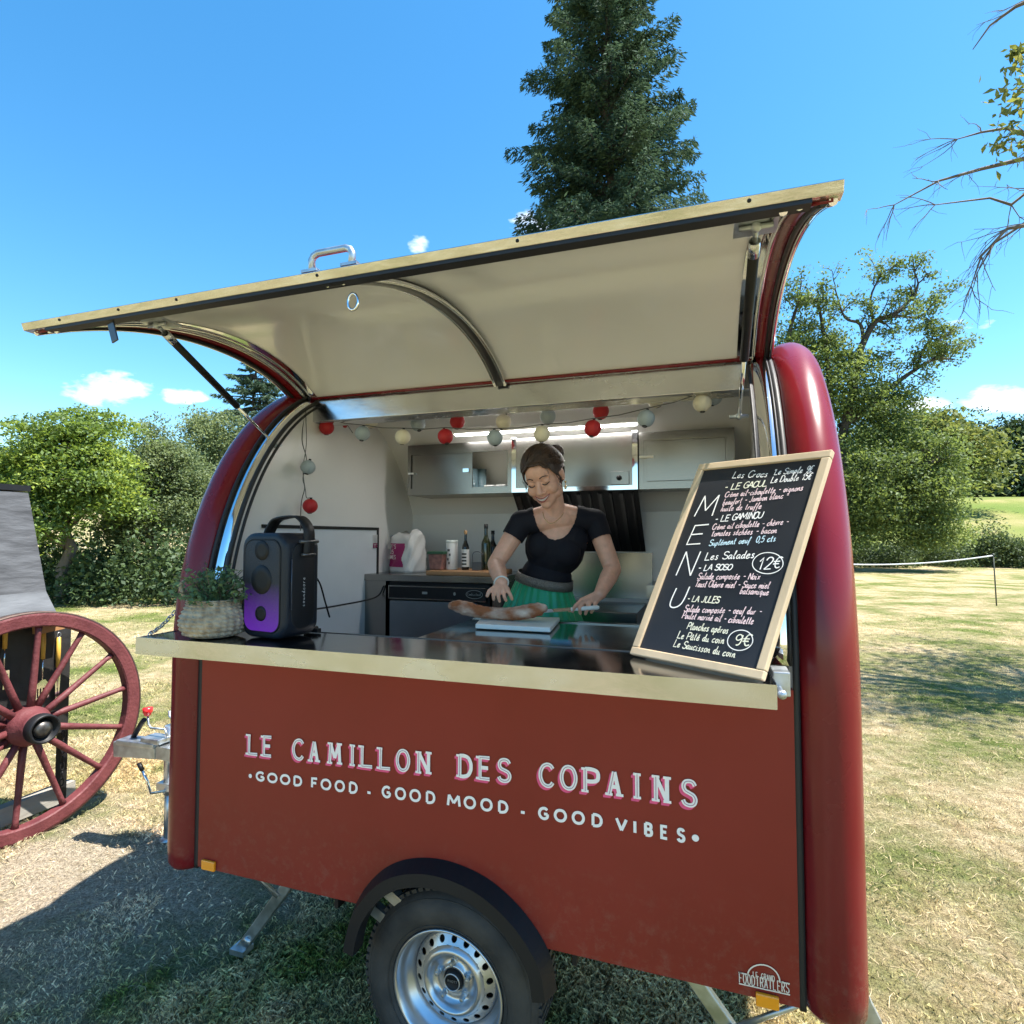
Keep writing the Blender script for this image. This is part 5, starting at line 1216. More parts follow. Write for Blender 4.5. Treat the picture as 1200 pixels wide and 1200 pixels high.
# places of the writing on the panel (corners of the black field -> board coordinates)
_s = [(395, 170), (910, 104), (626, 1036), (117, 921)]; _t = [(fw, BH - fw), (BW - fw, BH - fw), (BW - fw, fw), (fw, fw)]
_A = []; _b = []
for (x, y), (u, v) in zip(_s, _t): _A += [[x, y, 1, 0, 0, 0, -u * x, -u * y], [0, 0, 0, x, y, 1, -v * x, -v * y]]; _b += [u, v]
HM = np.append(np.linalg.solve(np.array(_A, float), np.array(_b, float)), 1.0).reshape(3, 3)
def buv(cx, cy):
    q = HM @ np.array([cx, cy, 1.0]); return fw + (q[0] / q[2] - fw) * .955, q[1] / q[2]
CHM = dict(w='chalk', p='chalkpink', y='chalkyel', b='chalkblue')
def bw(col, text, a, b, h, w=.0021, sl=.14, seed=1):
    (x0, y0), (x1, y1) = buv(*a), buv(*b); mb = MB(); write(mb, text, lambda u, v, hh: fb(u, v, hh + .0026), x0, y0, x1, y1, h, w * 1.22, sl, seed); mb.build('chalk_line', M[CHM[col]], MBD, fixn=False)
LNS = [('w', 'Les Crocs', (520, 197), (682, 187), .0215, .0022), ('w', "'Le Simple 9€", (706, 178), (892, 160), .019, .0018), ('w', 'Le Double 15€', (697, 213), (888, 191), .019, .0018),
       ('y', '- LE GAOUL', (482, 250), (682, 226), .020, .0024), ('p', 'Crème ail-ciboulette - oignons', (487, 279), (852, 240), .0185, .0019), ('p', 'beaufort - Jambon blanc -', (478, 313), (785, 273), .0185, .0019), ('p', 'huile de truffe', (470, 339), (658, 323), .0185, .0019),
       ('w', '- LE GAMINOU', (442, 385), (662, 363), .020, .0024), ('p', 'Crème ail ciboulette - chèvre -', (433, 417), (788, 390), .0185, .0019), ('p', 'tomates séchées - bacon', (430, 445), (733, 428), .0185, .0019), ('b', 'Suplément oeuf  0,5 cts', (420, 486), (730, 464), .0185, .0019),
       ('w', 'Les Salades', (402, 547), (632, 538), .0235, .0024), ('w', '- LA SOSO', (370, 592), (525, 590), .0175, .0023), ('p', 'Salade composée - Noix', (370, 629), (660, 633), .0190, .0019), ('p', 'Toast Chèvre miel - Sauce miel', (358, 662), (705, 674), .0190, .0019), ('p', 'balsamique', (565, 695), (703, 704), .0185, .0019),
       ('y', '- LA JULES', (322, 725), (470, 735), .0185, .0023), ('p', 'Salade composée - oeuf dur -', (312, 769), (672, 791), .0190, .0019), ('p', 'Poulet mariné ail - ciboulette', (303, 797), (633, 834), .0190, .0019),
       ('y', 'Planches apéros', (325, 846), (515, 872), .0200, .0021), ('y', 'Le Pâté du coin', (282, 884), (497, 916), .0200, .0021), ('y', 'Le Saucisson du coin', (265, 920), (550, 982), .0200, .0021),
       ('w', '12€', (642, 590), (755, 584), .032, .0026), ('y', '9€', (538, 925), (620, 931), .029, .0026)]
for k, (c_, tx, a, b, h, w) in enumerate(LNS): bw(c_, tx, a, b, h, w, seed=k + 3)
for ch, (xa, yb), (xb, yb2), yt in (('M', (352, 362), (436, 358), 274), ('E', (316, 481), (390, 476), 398), ('N', (270, 612), (346, 614), 510), ('U', (236, 752), (302, 748), 662)):
    (x0, y0), (x1, y1) = buv(xa, yb), buv(xb, yb2); hgt_ = buv((xa + xb) / 2 + 18, yt)[1] - (y0 + y1) / 2
    mb = MB()
    for si, st in enumerate(glyph(ch, 5)): ribbon(mb, [np.array([x0 + (x1 - x0) * p[0] + .006 * p[1], y0 + (y1 - y0) * p[0] + hgt_ * p[1]]) for p in st], .0040, fb, .0026 + .0002 * si)
    mb.build('chalk_letter', M['chalk'], MBD, fixn=False)
for (cx, cy, rx_, ry_) in ((697, 562, 73, 47), (575, 905, 60, 46)):
    P = [np.array(buv(cx + rx_ * math.cos(a) * (1 + .02 * math.sin(3 * a)), cy + ry_ * math.sin(a))) for a in np.linspace(.4, 2 * PI + .5, 34)]; mb = MB(); ribbon(mb, P, .0024, fb, .0036); mb.build('chalk_circle', M['chalk'], MBD, fixn=False)

# --- paper lanterns on a cord under the header
LC = dict(r=mat('red_lantern_paper', (.42, .012, .016), .6, var=.1, vs=30), g=mat('grey_lantern_paper', (.34, .40, .43), .6, var=.08, vs=30), c=mat('cream_lantern_paper', (.72, .66, .50), .6, var=.06, vs=30))
RN = dict(r='red', g='blue-grey', c='cream')
def lantern_mesh(c, key, seed, R=.036):
    mb = MB(); rr = random.Random(seed); n = 40; m = 14; vv = []; ff = []; Rm = Matrix.Rotation(rr.uniform(-.35, .35), 4, 'X') @ Matrix.Rotation(rr.uniform(-.35, .35), 4, 'Y')
    for j in range(m + 1):
        t = .22 + (PI - .44) * j / m
        for i in range(n):
            a = 2 * PI * i / n; q = R * (1 - .045 * abs(math.sin(a * 5)) ** 6 * 1.0 - .02 * abs(math.sin(a * 10)))
            vv.append(Rm @ Vector((q * math.sin(t) * math.cos(a), q * math.sin(t) * math.sin(a), R * math.cos(t))) + Vector(c))
    for j in range(m):
        for i in range(n): ff.append((j * n + i, (j + 1) * n + i, (j + 1) * n + (i + 1) % n, j * n + (i + 1) % n))
    mb.add(vv, ff, True)
    mb.cm = 1
    mb.tube([Rm @ Vector((.0085 * math.cos(a), .0085 * math.sin(a), -R * .975)) + Vector(c) for a in np.linspace(0, 2 * PI, 13)[:-1]], .0022, 5, closed=True)
    mb.tube([Rm @ Vector((0, 0, R * .9)) + Vector(c), Rm @ Vector((0, 0, R * 1.18)) + Vector(c)], .006, 8)
    return mb
YF, YB = .66, .86
LAN = [(382.7, 501, YF, 'r', 'first red lantern at the left end of the cord, close under the header'), (399, 496, YB, 'r', 'red lantern half hidden behind the first red one at the left'),
       (435, 493, YB, 'c', 'cream lantern half hidden by the header above the left grey one'), (424.8, 508, YF, 'g', 'blue-grey lantern right after the red pair at the left'),
       (490, 497, YB, 'g', 'blue-grey lantern over the left corner of the wall cabinet'), (472, 512, YF, 'c', 'cream lantern hanging just left of the wall cabinet'),
       (536, 494, YB, 'r', 'upper red lantern over the sliding-door cabinet'), (522, 511.5, YF, 'r', 'lower red lantern in front of the sliding-door cabinet'),
       (590, 494.5, YB, 'c', 'cream lantern just left above the woman, against the lit strip'), (580, 513, YF, 'g', 'blue-grey lantern hanging over the open side of the wall cabinet'),
       (642, 488, YB, 'g', 'blue-grey lantern directly above the woman'), (635, 508.5, YF, 'c', 'cream lantern hanging lowest over the head of the woman'),
       (704, 482, YB, 'r', 'upper red lantern of the pair over the extractor hood'), (694.5, 502, YF, 'r', 'lower red lantern of the pair over the extractor hood'),
       (757, 490.5, YF, 'g', 'blue-grey lantern at the right end of the lit strip'), (768, 468, YB, 'c', 'cream lantern mostly behind the header near the right end'),
       (823, 472.5, YF, 'c', 'last cream lantern at the right end, just under the header'), (836, 465, YB, 'g', 'blue-grey lantern peeking out behind the last cream one'),
       (361, 547.5, .50, 'g', 'blue-grey lantern on the hanging end of the cord above the speaker'), (363.5, 593, .48, 'r', 'red lantern at the bottom of the hanging cord above the speaker strap')]
tops = {YF: [], YB: []}; hang = []
for k, (px, py, y, key, lab) in enumerate(LAN):
    c = onp(px, py, 'Y', y); R = .0355 if y == YF else .037
    if y < .6: R = .033
    o = lantern_mesh((0, 0, 0), key, k, R).build('paper_lantern', [LC[key], M['rubber']], None, loc=tuple(c)); tag(o, lab, 'lantern', 'paper lanterns on the light cord')
    tip = Vector(c) + Vector((0, 0, R * 1.15))
    (hang if y < .6 else tops[y]).append(tip)
mb = MB()
for y in (YF, YB):
    T_ = sorted(tops[y], key=lambda v: v.x); P = [Vector((-1.74, y, 2.30))]
    for a, b in zip(T_[:-1], T_[1:]): P += [a, (a + b) / 2 + Vector((0, 0, -.006))]
    P += [T_[-1], Vector((.13, y, 2.345))]; mb.tube(P, .0022, 5)
h0 = Vector(onp(357, 482, 'Y', .55)); mb.tube(catmull([h0, Vector(onp(354, 515, 'Y', .52)), hang[0] + Vector((-.01, 0, 0)), Vector(onp(355, 560, 'Y', .5)), Vector(onp(357, 572, 'Y', .49)), Vector(onp(353, 590, 'Y', .49)), Vector(onp(352, 622, 'Y', .47))], 5), .0022, 5)
mb.tube(catmull([h0 + Vector((.006, 0, 0)), Vector(onp(359, 520, 'Y', .52)), Vector(onp(355, 550, 'Y', .5)), Vector(onp(358, 575, 'Y', .49)), hang[1] + Vector((-.02, 0, 0)), hang[1]], 5), .0018, 5)
o = mb.build('light_cord', mat('grey_cord', (.10, .10, .095), .6)); tag(o, 'thin twisted cord carrying the paper lanterns under the trailer roof', 'cord')

# --- things along the back counter
ZB = 1.5605
def on_back(px, y=1.3): return onp(px, 660, 'Y', y)[0]
x = on_back(478, 1.30)
BG = thing('plastic_bag', 'crumpled white carrier bag with magenta panel on the back counter', 'bag', (x, 1.30, ZB), rz=rad(-24))
r_ = np.random.default_rng(9); mb = MB(); n = 36; m = 16; vv = []; ff = []
for j in range(m + 1):
    t = j / m
    for i in range(n):
        a = 2 * PI * i / n; ca, sa_ = math.cos(a), math.sin(a); e_ = .55
        hx = .105 * (1 - .10 * t) * np.sign(ca) * abs(ca) ** e_; hy = .075 * (1 - .25 * t ** 2) * np.sign(sa_) * abs(sa_) ** e_
        cr = .008 * math.sin(a * 5 + t * 7) * t + .006 * math.sin(a * 9 - t * 13) + .004 * math.sin(a * 17 + 20 * t)
        top = .012 * math.sin(a * 3 + 1) + .012 * math.cos(a * 2)
        k = 1.0 if t < .9 else (1 - (t - .9) * 3.5)
        vv.append(((hx + cr * ca) * k, (hy + cr * sa_) * k, .225 * t + top * t))
for j in range(m):
    for i in range(n): ff.append((j * n + i, j * n + (i + 1) % n, (j + 1) * n + (i + 1) % n, (j + 1) * n + i))
mb.add(vv, ff, True); mb.f.append(tuple(m * n + i for i in range(n))); mb.m.append(0); mb.sm.append(True); mb.f.append(tuple(reversed(range(n)))); mb.m.append(0); mb.sm.append(False)
bgm = bpy.data.materials.new('carrier_bag'); bgm.use_nodes = True; t_ = bgm.node_tree; b_ = t_.nodes['Principled BSDF']; b_.inputs['Roughness'].default_value = .4
tc_ = t_.nodes.new('ShaderNodeTexCoord'); s_ = t_.nodes.new('ShaderNodeSeparateXYZ'); t_.links.new(tc_.outputs['Object'], s_.inputs[0])
def mm(op, a, v):
    n = t_.nodes.new('ShaderNodeMath'); n.operation = op; t_.links.new(a, n.inputs[0])
    if isinstance(v, (int, float)): n.inputs[1].default_value = v
    else: t_.links.new(v, n.inputs[1])
    return n.outputs[0]
f_ = mm('MULTIPLY', mm('MULTIPLY', mm('LESS_THAN', s_.outputs['X'], .045), mm('GREATER_THAN', s_.outputs['Z'], .03)), mm('LESS_THAN', s_.outputs['Z'], .165))
f_ = mm('MULTIPLY', f_, mm('LESS_THAN', s_.outputs['Y'], .05)); mx_ = t_.nodes.new('ShaderNodeMix'); mx_.data_type = 'RGBA'; t_.links.new(f_, mx_.inputs['Factor']); mx_.inputs[6].default_value = (.66, .64, .62, 1); mx_.inputs[7].default_value = (.36, .012, .12, 1); t_.links.new(mx_.outputs[2], b_.inputs['Base Color'])
bag = mb.build('bag_body', bgm, BG, loc=(0, 0, 0))
mb = MB(); fbag = lambda u, v, h: (u, -.087 - h, v)
for ln, tx in enumerate(("LET'S", '25', 'JAMES')):
    w_ = .075 if ln != 1 else .035
    for i, ch in enumerate(tx):
        for st in glyph(ch, 4): ribbon(mb, [np.array([-.068 + (.02 if ln == 1 else 0) + w_ * (i + .1 + .75 * q[0]) / len(tx), .136 - ln * .03 + .022 * q[1]]) for q in st], .0032, fbag, .0035)
mb.build('bag_lettering', M['letter'], BG, loc=(0, 0, 0), fixn=False)
x0 = on_back(500, 1.1); x1 = on_back(577, 1.1)
mb = MB(); mb.box(x0, x1, 1.09, 1.42, ZB, ZB + .022); o = mb.build('chopping_board', M['boardwood'], None, bevel=.004); tag(o, 'long brown wooden board lying on the back counter under the bottles', 'wooden board')
zb2 = ZB + .0225
def bottle(px, y, R, H, m, cap, lab, label_m=None, neck=.35, z=zb2):
    x = on_back(px, y); T = thing('glass_bottle', lab, 'bottle', (x, y, z)); nz_ = H * (1 - neck)
    mb = MB(); mb.lathe([(0, 0), (R * .95, 0), (R, .006), (R, nz_ * .86), (R * .9, nz_ * .94), (R * .55, nz_ * 1.06), (R * .36, nz_ * 1.16), (R * .34, H * .93)], 22); mb.build('bottle_body', m, T, loc=(0, 0, 0))
    mb = MB(); mb.lathe([(R * .42, H * .9), (R * .42, H), (0, H)], 16); mb.build('bottle_cap', cap, T, loc=(0, 0, 0))
    if label_m:
        mb = MB(); mb.lathe([(R + .0008, nz_ * .12), (R + .0008, nz_ * .8)], 22); lb = mb.build('bottle_label', label_m, T, loc=(0, 0, 0))
        mb = MB()
        for k in range(4): mb.lathe([(R + .0014, nz_ * (.2 + .13 * k)), (R + .0014, nz_ * (.26 + .13 * k))], 8, a0=-PI * .75, a1=-PI * .3)
        mb.build('label_print', M['black'], T, loc=(0, 0, 0), fixn=False)
gl = mat('dark_olive_glass', (.018, .026, .010), .08, coat=.4, spec=.6); gl2 = mat('black_glass', (.012, .012, .012), .08, spec=.6)
bottle(545.5, 1.22, .0205, .215, gl2, mat('amber_cap', (.35, .2, .08), .4), 'slim dark bottle with white label next to the white canister', M['white'])
bottle(569.5, 1.26, .026, .25, gl, M['black'], 'tall dark green oil bottle next to the elbow of the woman')
bottle(577.5, 1.36, .025, .215, gl2, M['black'], 'dark bottle standing half hidden behind the tall oil bottle', z=zb2)
x = on_back(529.5, 1.24); T = thing('paper_canister', 'white cylindrical canister with dark print on the wooden board', 'canister', (x, 1.24, zb2))
mb = MB(); mb.lathe([(0, 0), (.031, 0), (.032, .003), (.032, .148), (.029, .152), (0, .152)], 24); mb.build('can_body', M['white'], T, loc=(0, 0, 0))
mb = MB(); mb.lathe([(.0326, .145), (.0335, .15), (.0335, .16), (.03, .162), (0, .162)], 24); mb.build('can_lid', M['pe'], T, loc=(0, 0, 0))
mb = MB()
for k, (a, w_, z) in enumerate(((-2.0, .5, .10), (-1.7, .35, .075), (-2.1, .4, .05), (-1.8, .3, .03))): mb.lathe([(.0327, z), (.0327, z + .013)], 6, a0=a, a1=a + w_)
mb.build('can_print', M['darksteel'], T, loc=(0, 0, 0), fixn=False)
x = on_back(513, 1.2); T = thing('plastic_tub', 'small green-rimmed tub of pinkish food beside the carrier bag', 'tub', (x, 1.2, zb2))
mb = MB(); mb.prism([(-.035, 0), (.035, 0), (.046, .085), (-.046, .085)], 'Y', -.03, .03); mb.build('tub_body', mat('pinkish_food', (.26, .12, .10), .5, var=.5, vs=40), T, loc=(0, 0, 0), bevel=.005)
mb = MB(); mb.box(-.05, .05, -.034, .034, .085, .1); mb.build('tub_rim', mat('green_plastic', (.03, .11, .05), .4), T, loc=(0, 0, 0), bevel=.003)
x = on_back(560, 1.2); mb = MB(); mb.tube(catmull([(-.03, 0, .04), (-.028, 0, .09), (.0, 0, .1), (.03, 0, .085)], 5), .0022, 6); mb.box(-.03, .025, -.012, .02, .0, .045); o = mb.build('spice_jar', M['darksteel'], None, loc=(x, 1.2, zb2), bevel=.004); tag(o, 'small grey box with a looping cable between the two bottles', 'box')
# in the open cabinet: tumblers and a pile of cloths
for k, (px, lab) in enumerate(((555, 'front stack of blue-tinted tumblers in the open wall cabinet'), (562.5, 'second stack of blue-tinted tumblers in the open wall cabinet'))):
    x = onp(px, 560, 'Y', 1.36)[0]; T = thing('tumbler_stack', lab, 'glasses', (x, 1.36 + .03 * k, 2.0125), 'tumblers in the cabinet')
    mb = MB()
    for j in range(5): mb.lathe([(.022, .022 * j), (.027, .022 * j + .05), (.025, .022 * j + .05), (.02, .022 * j + .004)], 18)
    mb.build('tumblers', mat('blue_tumbler', (.12, .19, .22), .12, spec=.7, coat=.3), T, loc=(0, 0, 0))
for k, (px, lab) in enumerate(((576.5, 'left pile of folded white napkins in the open wall cabinet'), (590.5, 'right pile of folded white napkins in the open wall cabinet'))):
    x = onp(px, 572, 'Y', 1.33)[0]; mb = MB()
    for j in range(3): mb.box(-.03 + .002 * (j % 2), .03 - .001 * j, -.05, .06, .0005 + .0125 * j, .0115 + .0125 * j)
    o = mb.build('napkin_pile', M['white'], None, loc=(x, 1.33, 2.013), bevel=.005); tag(o, lab, 'napkins', 'napkin piles in the cabinet')
# under-counter fridge
fx0, fx1, fy = -1.64, -1.06, 1.04
FR = thing('undercounter_fridge', 'steel-grey fridge with a black control strip under the back counter', 'fridge', ((fx0 + fx1) / 2, 1.3, .621))
mb = MB(); mb.box(fx0, fx1, fy + .03, 1.56, .622, 1.52); mb.build('fridge_body', M['black'], FR)
mb = MB(); mb.box(fx0 + .02, fx1 - .06, fy, fy + .028, .66, 1.425); mb.build('fridge_door', mat('fridge_steel', (.20, .225, .25), .32, .7, var=.1, vs=4), FR, bevel=.004)
mb = MB(); mb.box(fx0 + .015, fx1 - .01, fy, fy + .028, 1.437, 1.502); cs_ = mb.build('control_strip', M['black'], FR)
mb = MB()
for z in (1.437, 1.502): mb.box(fx0 + .013, fx1 - .008, fy - .004, fy, z - .003, z + .003)
for xx in (fx0 + .016,): mb.box(xx - .003, xx + .003, fy - .004, fy, 1.44, 1.499)
mb.build('strip_border', M['steel'], cs_)
lx = onp(556, 694, 'Y', fy)[0]; mb = MB(); lz = 1.470
mb.tube([(lx + .045 * math.cos(a), fy - .003, lz + .021 * math.sin(a)) for a in np.linspace(0, 2 * PI, 33)[:-1]], .0014, 5, closed=True)
for i, ch in enumerate('Combisteel'):
    for st in glyph(ch, 3): ribbon(mb, [np.array([lx - .038 + .0076 * (i + .1 + .8 * q[0]), lz - .005 + .0125 * q[1]]) for q in st], .0016, lambda u, v, h: (u, fy - .003, v), 0)
dx_ = onp(533, 694, 'Y', fy)[0]; mb.ball((dx_, fy - .004, lz), (.007, .004, .009), 10); dx_ = onp(498, 693, 'Y', fy)[0]; mb.box(dx_ - .014, dx_ + .014, fy - .005, fy - .001, lz - .006, lz + .006); mb.build('strip_markings', mat('grey_marking', (.3, .32, .32), .4), cs_, fixn=False)
# cutting board, loaf and knife
zt = 1.4165
q = [onp(x, y, 'Z', zt + .018) for x, y in ((557, 731), (645, 735.5), (656, 723.5), (566, 721.5))]
mb = MB(); mb.prism([(p[0], p[1]) for p in q], 'Z', zt, zt + .018); o = mb.build('cutting_board', M['pe'], None, bevel=.004); tag(o, 'white plastic cutting board on the steel table in front of the woman', 'cutting board')
zl_ = zt + .019; yl = (q[0][1] + q[3][1]) / 2 + .0
path = [(526, 709), (536, 710), (548, 713), (562, 716.5), (580, 718.5), (600, 719), (618, 716.5), (632, 713.5), (641, 713)]
LP = [onp(x, y, 'Y', yl + .01) for x, y in path]
LR = [.012, .025, .029, .025, .024, .026, .029, .026, .011]
zmin = min(p[2] - r for p, r in zip(LP[3:7], LR[3:7])); sh = zl_ - zmin
LP = catmull([p + np.array([0, 0, sh]) for p in LP], 5); LR = np.interp(np.linspace(0, 1, len(LP)), np.linspace(0, 1, 9), LR)
mb = MB(); mb.tube(LP, LR, 22)
r_ = np.random.default_rng(3)
mb.v = [tuple(np.array(v) + .0022 * np.array([math.sin(v[0] * 160 + v[2] * 90), math.sin(v[0] * 130 + 1), math.sin(v[0] * 210 + v[1] * 140)])) for v in mb.v]
crust = mat('floured_crust', (.30, .095, .03), .75, vs=17, col2=(.55, .34, .22), bump=.9, bs=60, stretch=(.5, 1, 1)); _e2 = [n for n in crust.node_tree.nodes if n.type == 'VALTORGB'][0].color_ramp.elements; _e2[0].position = .44; _e2[1].position = .66; _e2[1].color = (.66, .51, .40, 1)
o = mb.build('bread_loaf', crust, None, sub=1); tag(o, 'long knobbly brown loaf dusted with flour on the cutting board', 'bread')
A = Vector(onp(669, 714, 'Y', .55)); B = Vector(onp(624, 717, 'Y', .50)); B.z = max(B.z, zl_ + .012)
KN = thing('kitchen_knife', 'kitchen knife with a white handle held in the hand of the woman', 'knife', A)
d = (B - A).normalized(); u = Vector((0, -.35, 1)); u = (u - d * u.dot(d)).normalized(); mb = MB()
mb.add([A + u * .007, A - u * .007, A + (B - A) * .8 - u * .007, B + u * .004, A + (B - A) * .8 + u * .007], [(0, 1, 2, 3, 4)]); mb.build('blade', M['chrome'], KN, solid=.0015)
mb = MB(); mb.tube([A, A - d * .06, A - d * .105, A - d * .112], [.007, .0085, .009, .005], 12); mb.build('handle', M['pe'], KN)

# ================================================================== the old cart on the left
wc_ = Vector((-3.812, .662, .655)); WR = .655; phi = 1.50
CA = thing('wooden_cart', 'old cart with a large dark red spoked wheel and a grey felt roof', 'cart', (-4.6, .3, 0))
redw = mat('weathered_red_wood', (.085, .014, .017), .62, vs=9, col2=(.145, .034, .036), bump=.4, bs=50)
RW = Matrix.Translation(wc_) @ Matrix.Rotation(phi, 4, 'Z') @ Matrix.Rotation(PI / 2, 4, 'X')     # local z = axle, towards +X
mb = MB(); mb.lathe([(WR, -.030), (WR, .030), (WR - .012, .034), (WR - .072, .034), (WR - .08, .028), (WR - .08, -.028), (WR - .072, -.034), (WR - .012, -.034), (WR, -.030)], 72, RW, smooth=False); whl = mb.build('cart_wheel', redw, CA)
mb = MB(); mb.lathe([(WR + .001, -.031), (WR + .009, -.031), (WR + .009, .031), (WR + .001, .031)], 72, RW); mb.build('iron_tyre', mat('rusty_iron', (.09, .06, .05), .6, .6, var=.3, vs=20), whl)
for k in range(14):
    a = 2 * PI * (k + .33) / 14; dv = Vector((math.cos(a), math.sin(a), 0)); s_ = 1 if k % 2 else -1
    mb = MB(); mb.tube([RW @ (dv * .09 + Vector((0, 0, .012 * s_))), RW @ (dv * .22 + Vector((0, 0, .01 * s_))), RW @ (dv * (WR - .12)), RW @ (dv * (WR - .078))], [.022, .020, .016, .020], 8); mb.build('spoke', redw, whl)
mb = MB(); mb.lathe([(.0, -.13), (.085, -.13), (.10, -.06), (.112, -.04), (.112, .04), (.10, .055), (.086, .10), (.082, .13), (.06, .132)], 28, RW); mb.build('hub', redw, whl)
mb = MB(); mb.lathe([(.083, .11), (.085, .135), (.082, .175), (.074, .18), (.068, .176), (.066, .15), (.0, .15)], 28, RW); mb.build('hub_ring', M['black'], whl)
mb = MB(); mb.lathe([(.0, .178), (.02, .178), (.034, .17), (.05, .156), (.05, .15)], 20, RW); mb.build('axle_cap', mat('dark_axle_iron', (.10, .095, .09), .42, .8, var=.4, vs=40), whl)
felt = mat('grey_roof_felt', (.032, .034, .038), .9, vs=20, col2=(.085, .089, .097), bump=.7, bs=45, stretch=(1, .25, 1)); felt2 = mat('light_roof_felt', (.06, .065, .072), .85, vs=16, col2=(.11, .118, .128), bump=.5, bs=60, stretch=(1, .3, 1))
ye = onp(82, 800, 'X', -3.98)[1]
mb = MB(); mb.box(-5.3, -3.985, -1.1, ye, .50, 1.235); mb.build('cart_box', mat('black_tarred_boards', (.018, .017, .017), .55, var=.4, vs=9, bump=.3, bs=25), CA)
mb = MB(); mb.box(-4.03, -3.984, ye - .04, ye + .002, .02, .52); mb.build('prop_leg', M['black'], CA)
e0 = (-3.87, 1.235); e1 = (-4.03, 1.42); e2 = (-4.25, 2.07)
y0, y1, y2 = onp(70, 724, 'X', e0[0])[1], onp(53, 694, 'X', e1[0])[1], onp(32, 578, 'X', e2[0])[1]
z0, z1, z2 = onp(70, 728, 'X', e0[0])[2], onp(53, 694, 'X', e1[0])[2], onp(32, 578, 'X', e2[0])[2]
yb = -1.2
def panel_(a, b, ya, yb_, za, zb_, name, m, th=.02):
    mb = MB(); mb.add([(a, ya, za), (a, yb, za), (b, yb, zb_), (b, yb_, zb_)], [(0, 1, 2, 3)]); return mb.build(name, m, CA, solid=th)
panel_(e0[0], e1[0], y0, y1, z0, z1, 'eaves_flare', felt2); panel_(e1[0], e2[0], y1, y2, z1, z2, 'felt_roof', felt)
mb = MB(); mb.add([(e1[0] - .01, y1 - .004, z1), (e2[0] - .01, y2 - .004, z2), (-5.0, y2 - .004, z2), (-5.22, y1 - .004, z1)], [(0, 1, 2, 3)]); mb.build('roof_gable', M['black'], CA, solid=.02)
mb = MB(); mb.box(-5.05, e2[0] + .015, yb, y2 + .01, z2 + .012, z2 + .05); mb.build('roof_cap', M['black'], CA)
mb = MB(); mb.bar((-3.93, y0 - .10, z0 - .035), (-3.93, y0 + .05, z0 - .02), .06, .07); mb.build('corner_bracket', M['boardwood'], CA)
gw = mat('grey_weathered_wood', (.24, .22, .19), .8, vs=8, col2=(.34, .32, .28), bump=.4, bs=40, stretch=(1, .15, 1))
a = onp(-40, 985, 'X', -4.02); b = onp(84, 935, 'X', -4.02)
mb = MB(); mb.bar((-4.02, ye - 1.5, .10), (-4.02, ye + .06, .10), .07, .11); mb.build('bottom_rail', gw, CA)
mb = MB()
for k in range(7):
    t = k / 6; c = Vector((-3.96, ye - .045, .48 - .30 * t + (0 if k % 2 else .01)))
    mb.tube([c + Vector((.004 * math.cos(a) * (1 if k % 2 else .2), .012 * math.cos(a) * (0.2 if k % 2 else 1), .026 * math.sin(a))) for a in np.linspace(0, 2 * PI, 11)[:-1]], .004, 6, closed=True)
mb.build('hook_chain', M['black'], CA)
# barbecue tools hung on the box
yel = mat('yellow_handle', (.62, .36, .06), .45, var=.1)
def tool(name, lab, px, py0, py1, head, X=-3.968):
    t0, t1 = Vector(onp(px, py0, 'X', X)), Vector(onp(px, py1, 'X', X)); t1.y = t0.y + .0
    T = thing(name, lab, 'barbecue tool', t0, None)
    mb = MB(); mb.tube([t0, t0.lerp(t1, .5), t1], [.011, .013, .011], 10); h = mb.build('handle', yel, T)
    mb = MB(); mb.tube([t0 + Vector((0, .011 * math.cos(a), .016 + .016 * math.sin(a))) for a in np.linspace(0, 2 * PI, 13)[:-1]], .0022, 6, closed=True); mb.build('hanging_ring', M['galv'], T)
    L = Vector((0, 0, -1)); mb = MB(); mb.tube([t1, t1 + L * .13], .004, 8)
    e_ = t1 + L * .13
    if head == 'spatula':
        mb.prism([(e_.y - .018, e_.z), (e_.y + .018, e_.z), (e_.y + .042, e_.z - .035), (e_.y + .042, e_.z - .12), (e_.y - .042, e_.z - .12), (e_.y - .042, e_.z - .035)], 'X', e_.x - .001, e_.x + .001)
        mb.cm = 1
        for k in (-.024, -.008, .008, .024): mb.box(e_.x + .0015, e_.x + .0022, e_.y + k - .0035, e_.y + k + .0035, e_.z - .105, e_.z - .05)
    elif head == 'fork':
        mb.box(e_.x - .002, e_.x + .002, e_.y - .028, e_.y + .028, e_.z - .02, e_.z)
        for k in (-.024, 0, .024): mb.box(e_.x - .002, e_.x + .002, e_.y + k - .004, e_.y + k + .004, e_.z - .11, e_.z - .02)
    else:
        for k in (-.012, .012): mb.bar(e_ + Vector((0, k, .10)), e_ + Vector((0, k * .4, -.1)), .004, .010)
    mb.build('tool_head', [M['chrome'], M['black']], T)
tool('barbecue_spatula', 'slotted metal spatula with a yellow handle hanging behind the spokes', 51.5, 737, 772, 'spatula')
tool('barbecue_tongs', 'yellow-handled tongs hanging nearest the corner of the black box', 69, 747, 782, 'tongs')
tool('barbecue_fork', 'metal serving fork hanging furthest left behind the wheel', 7, 722, 760, 'fork')

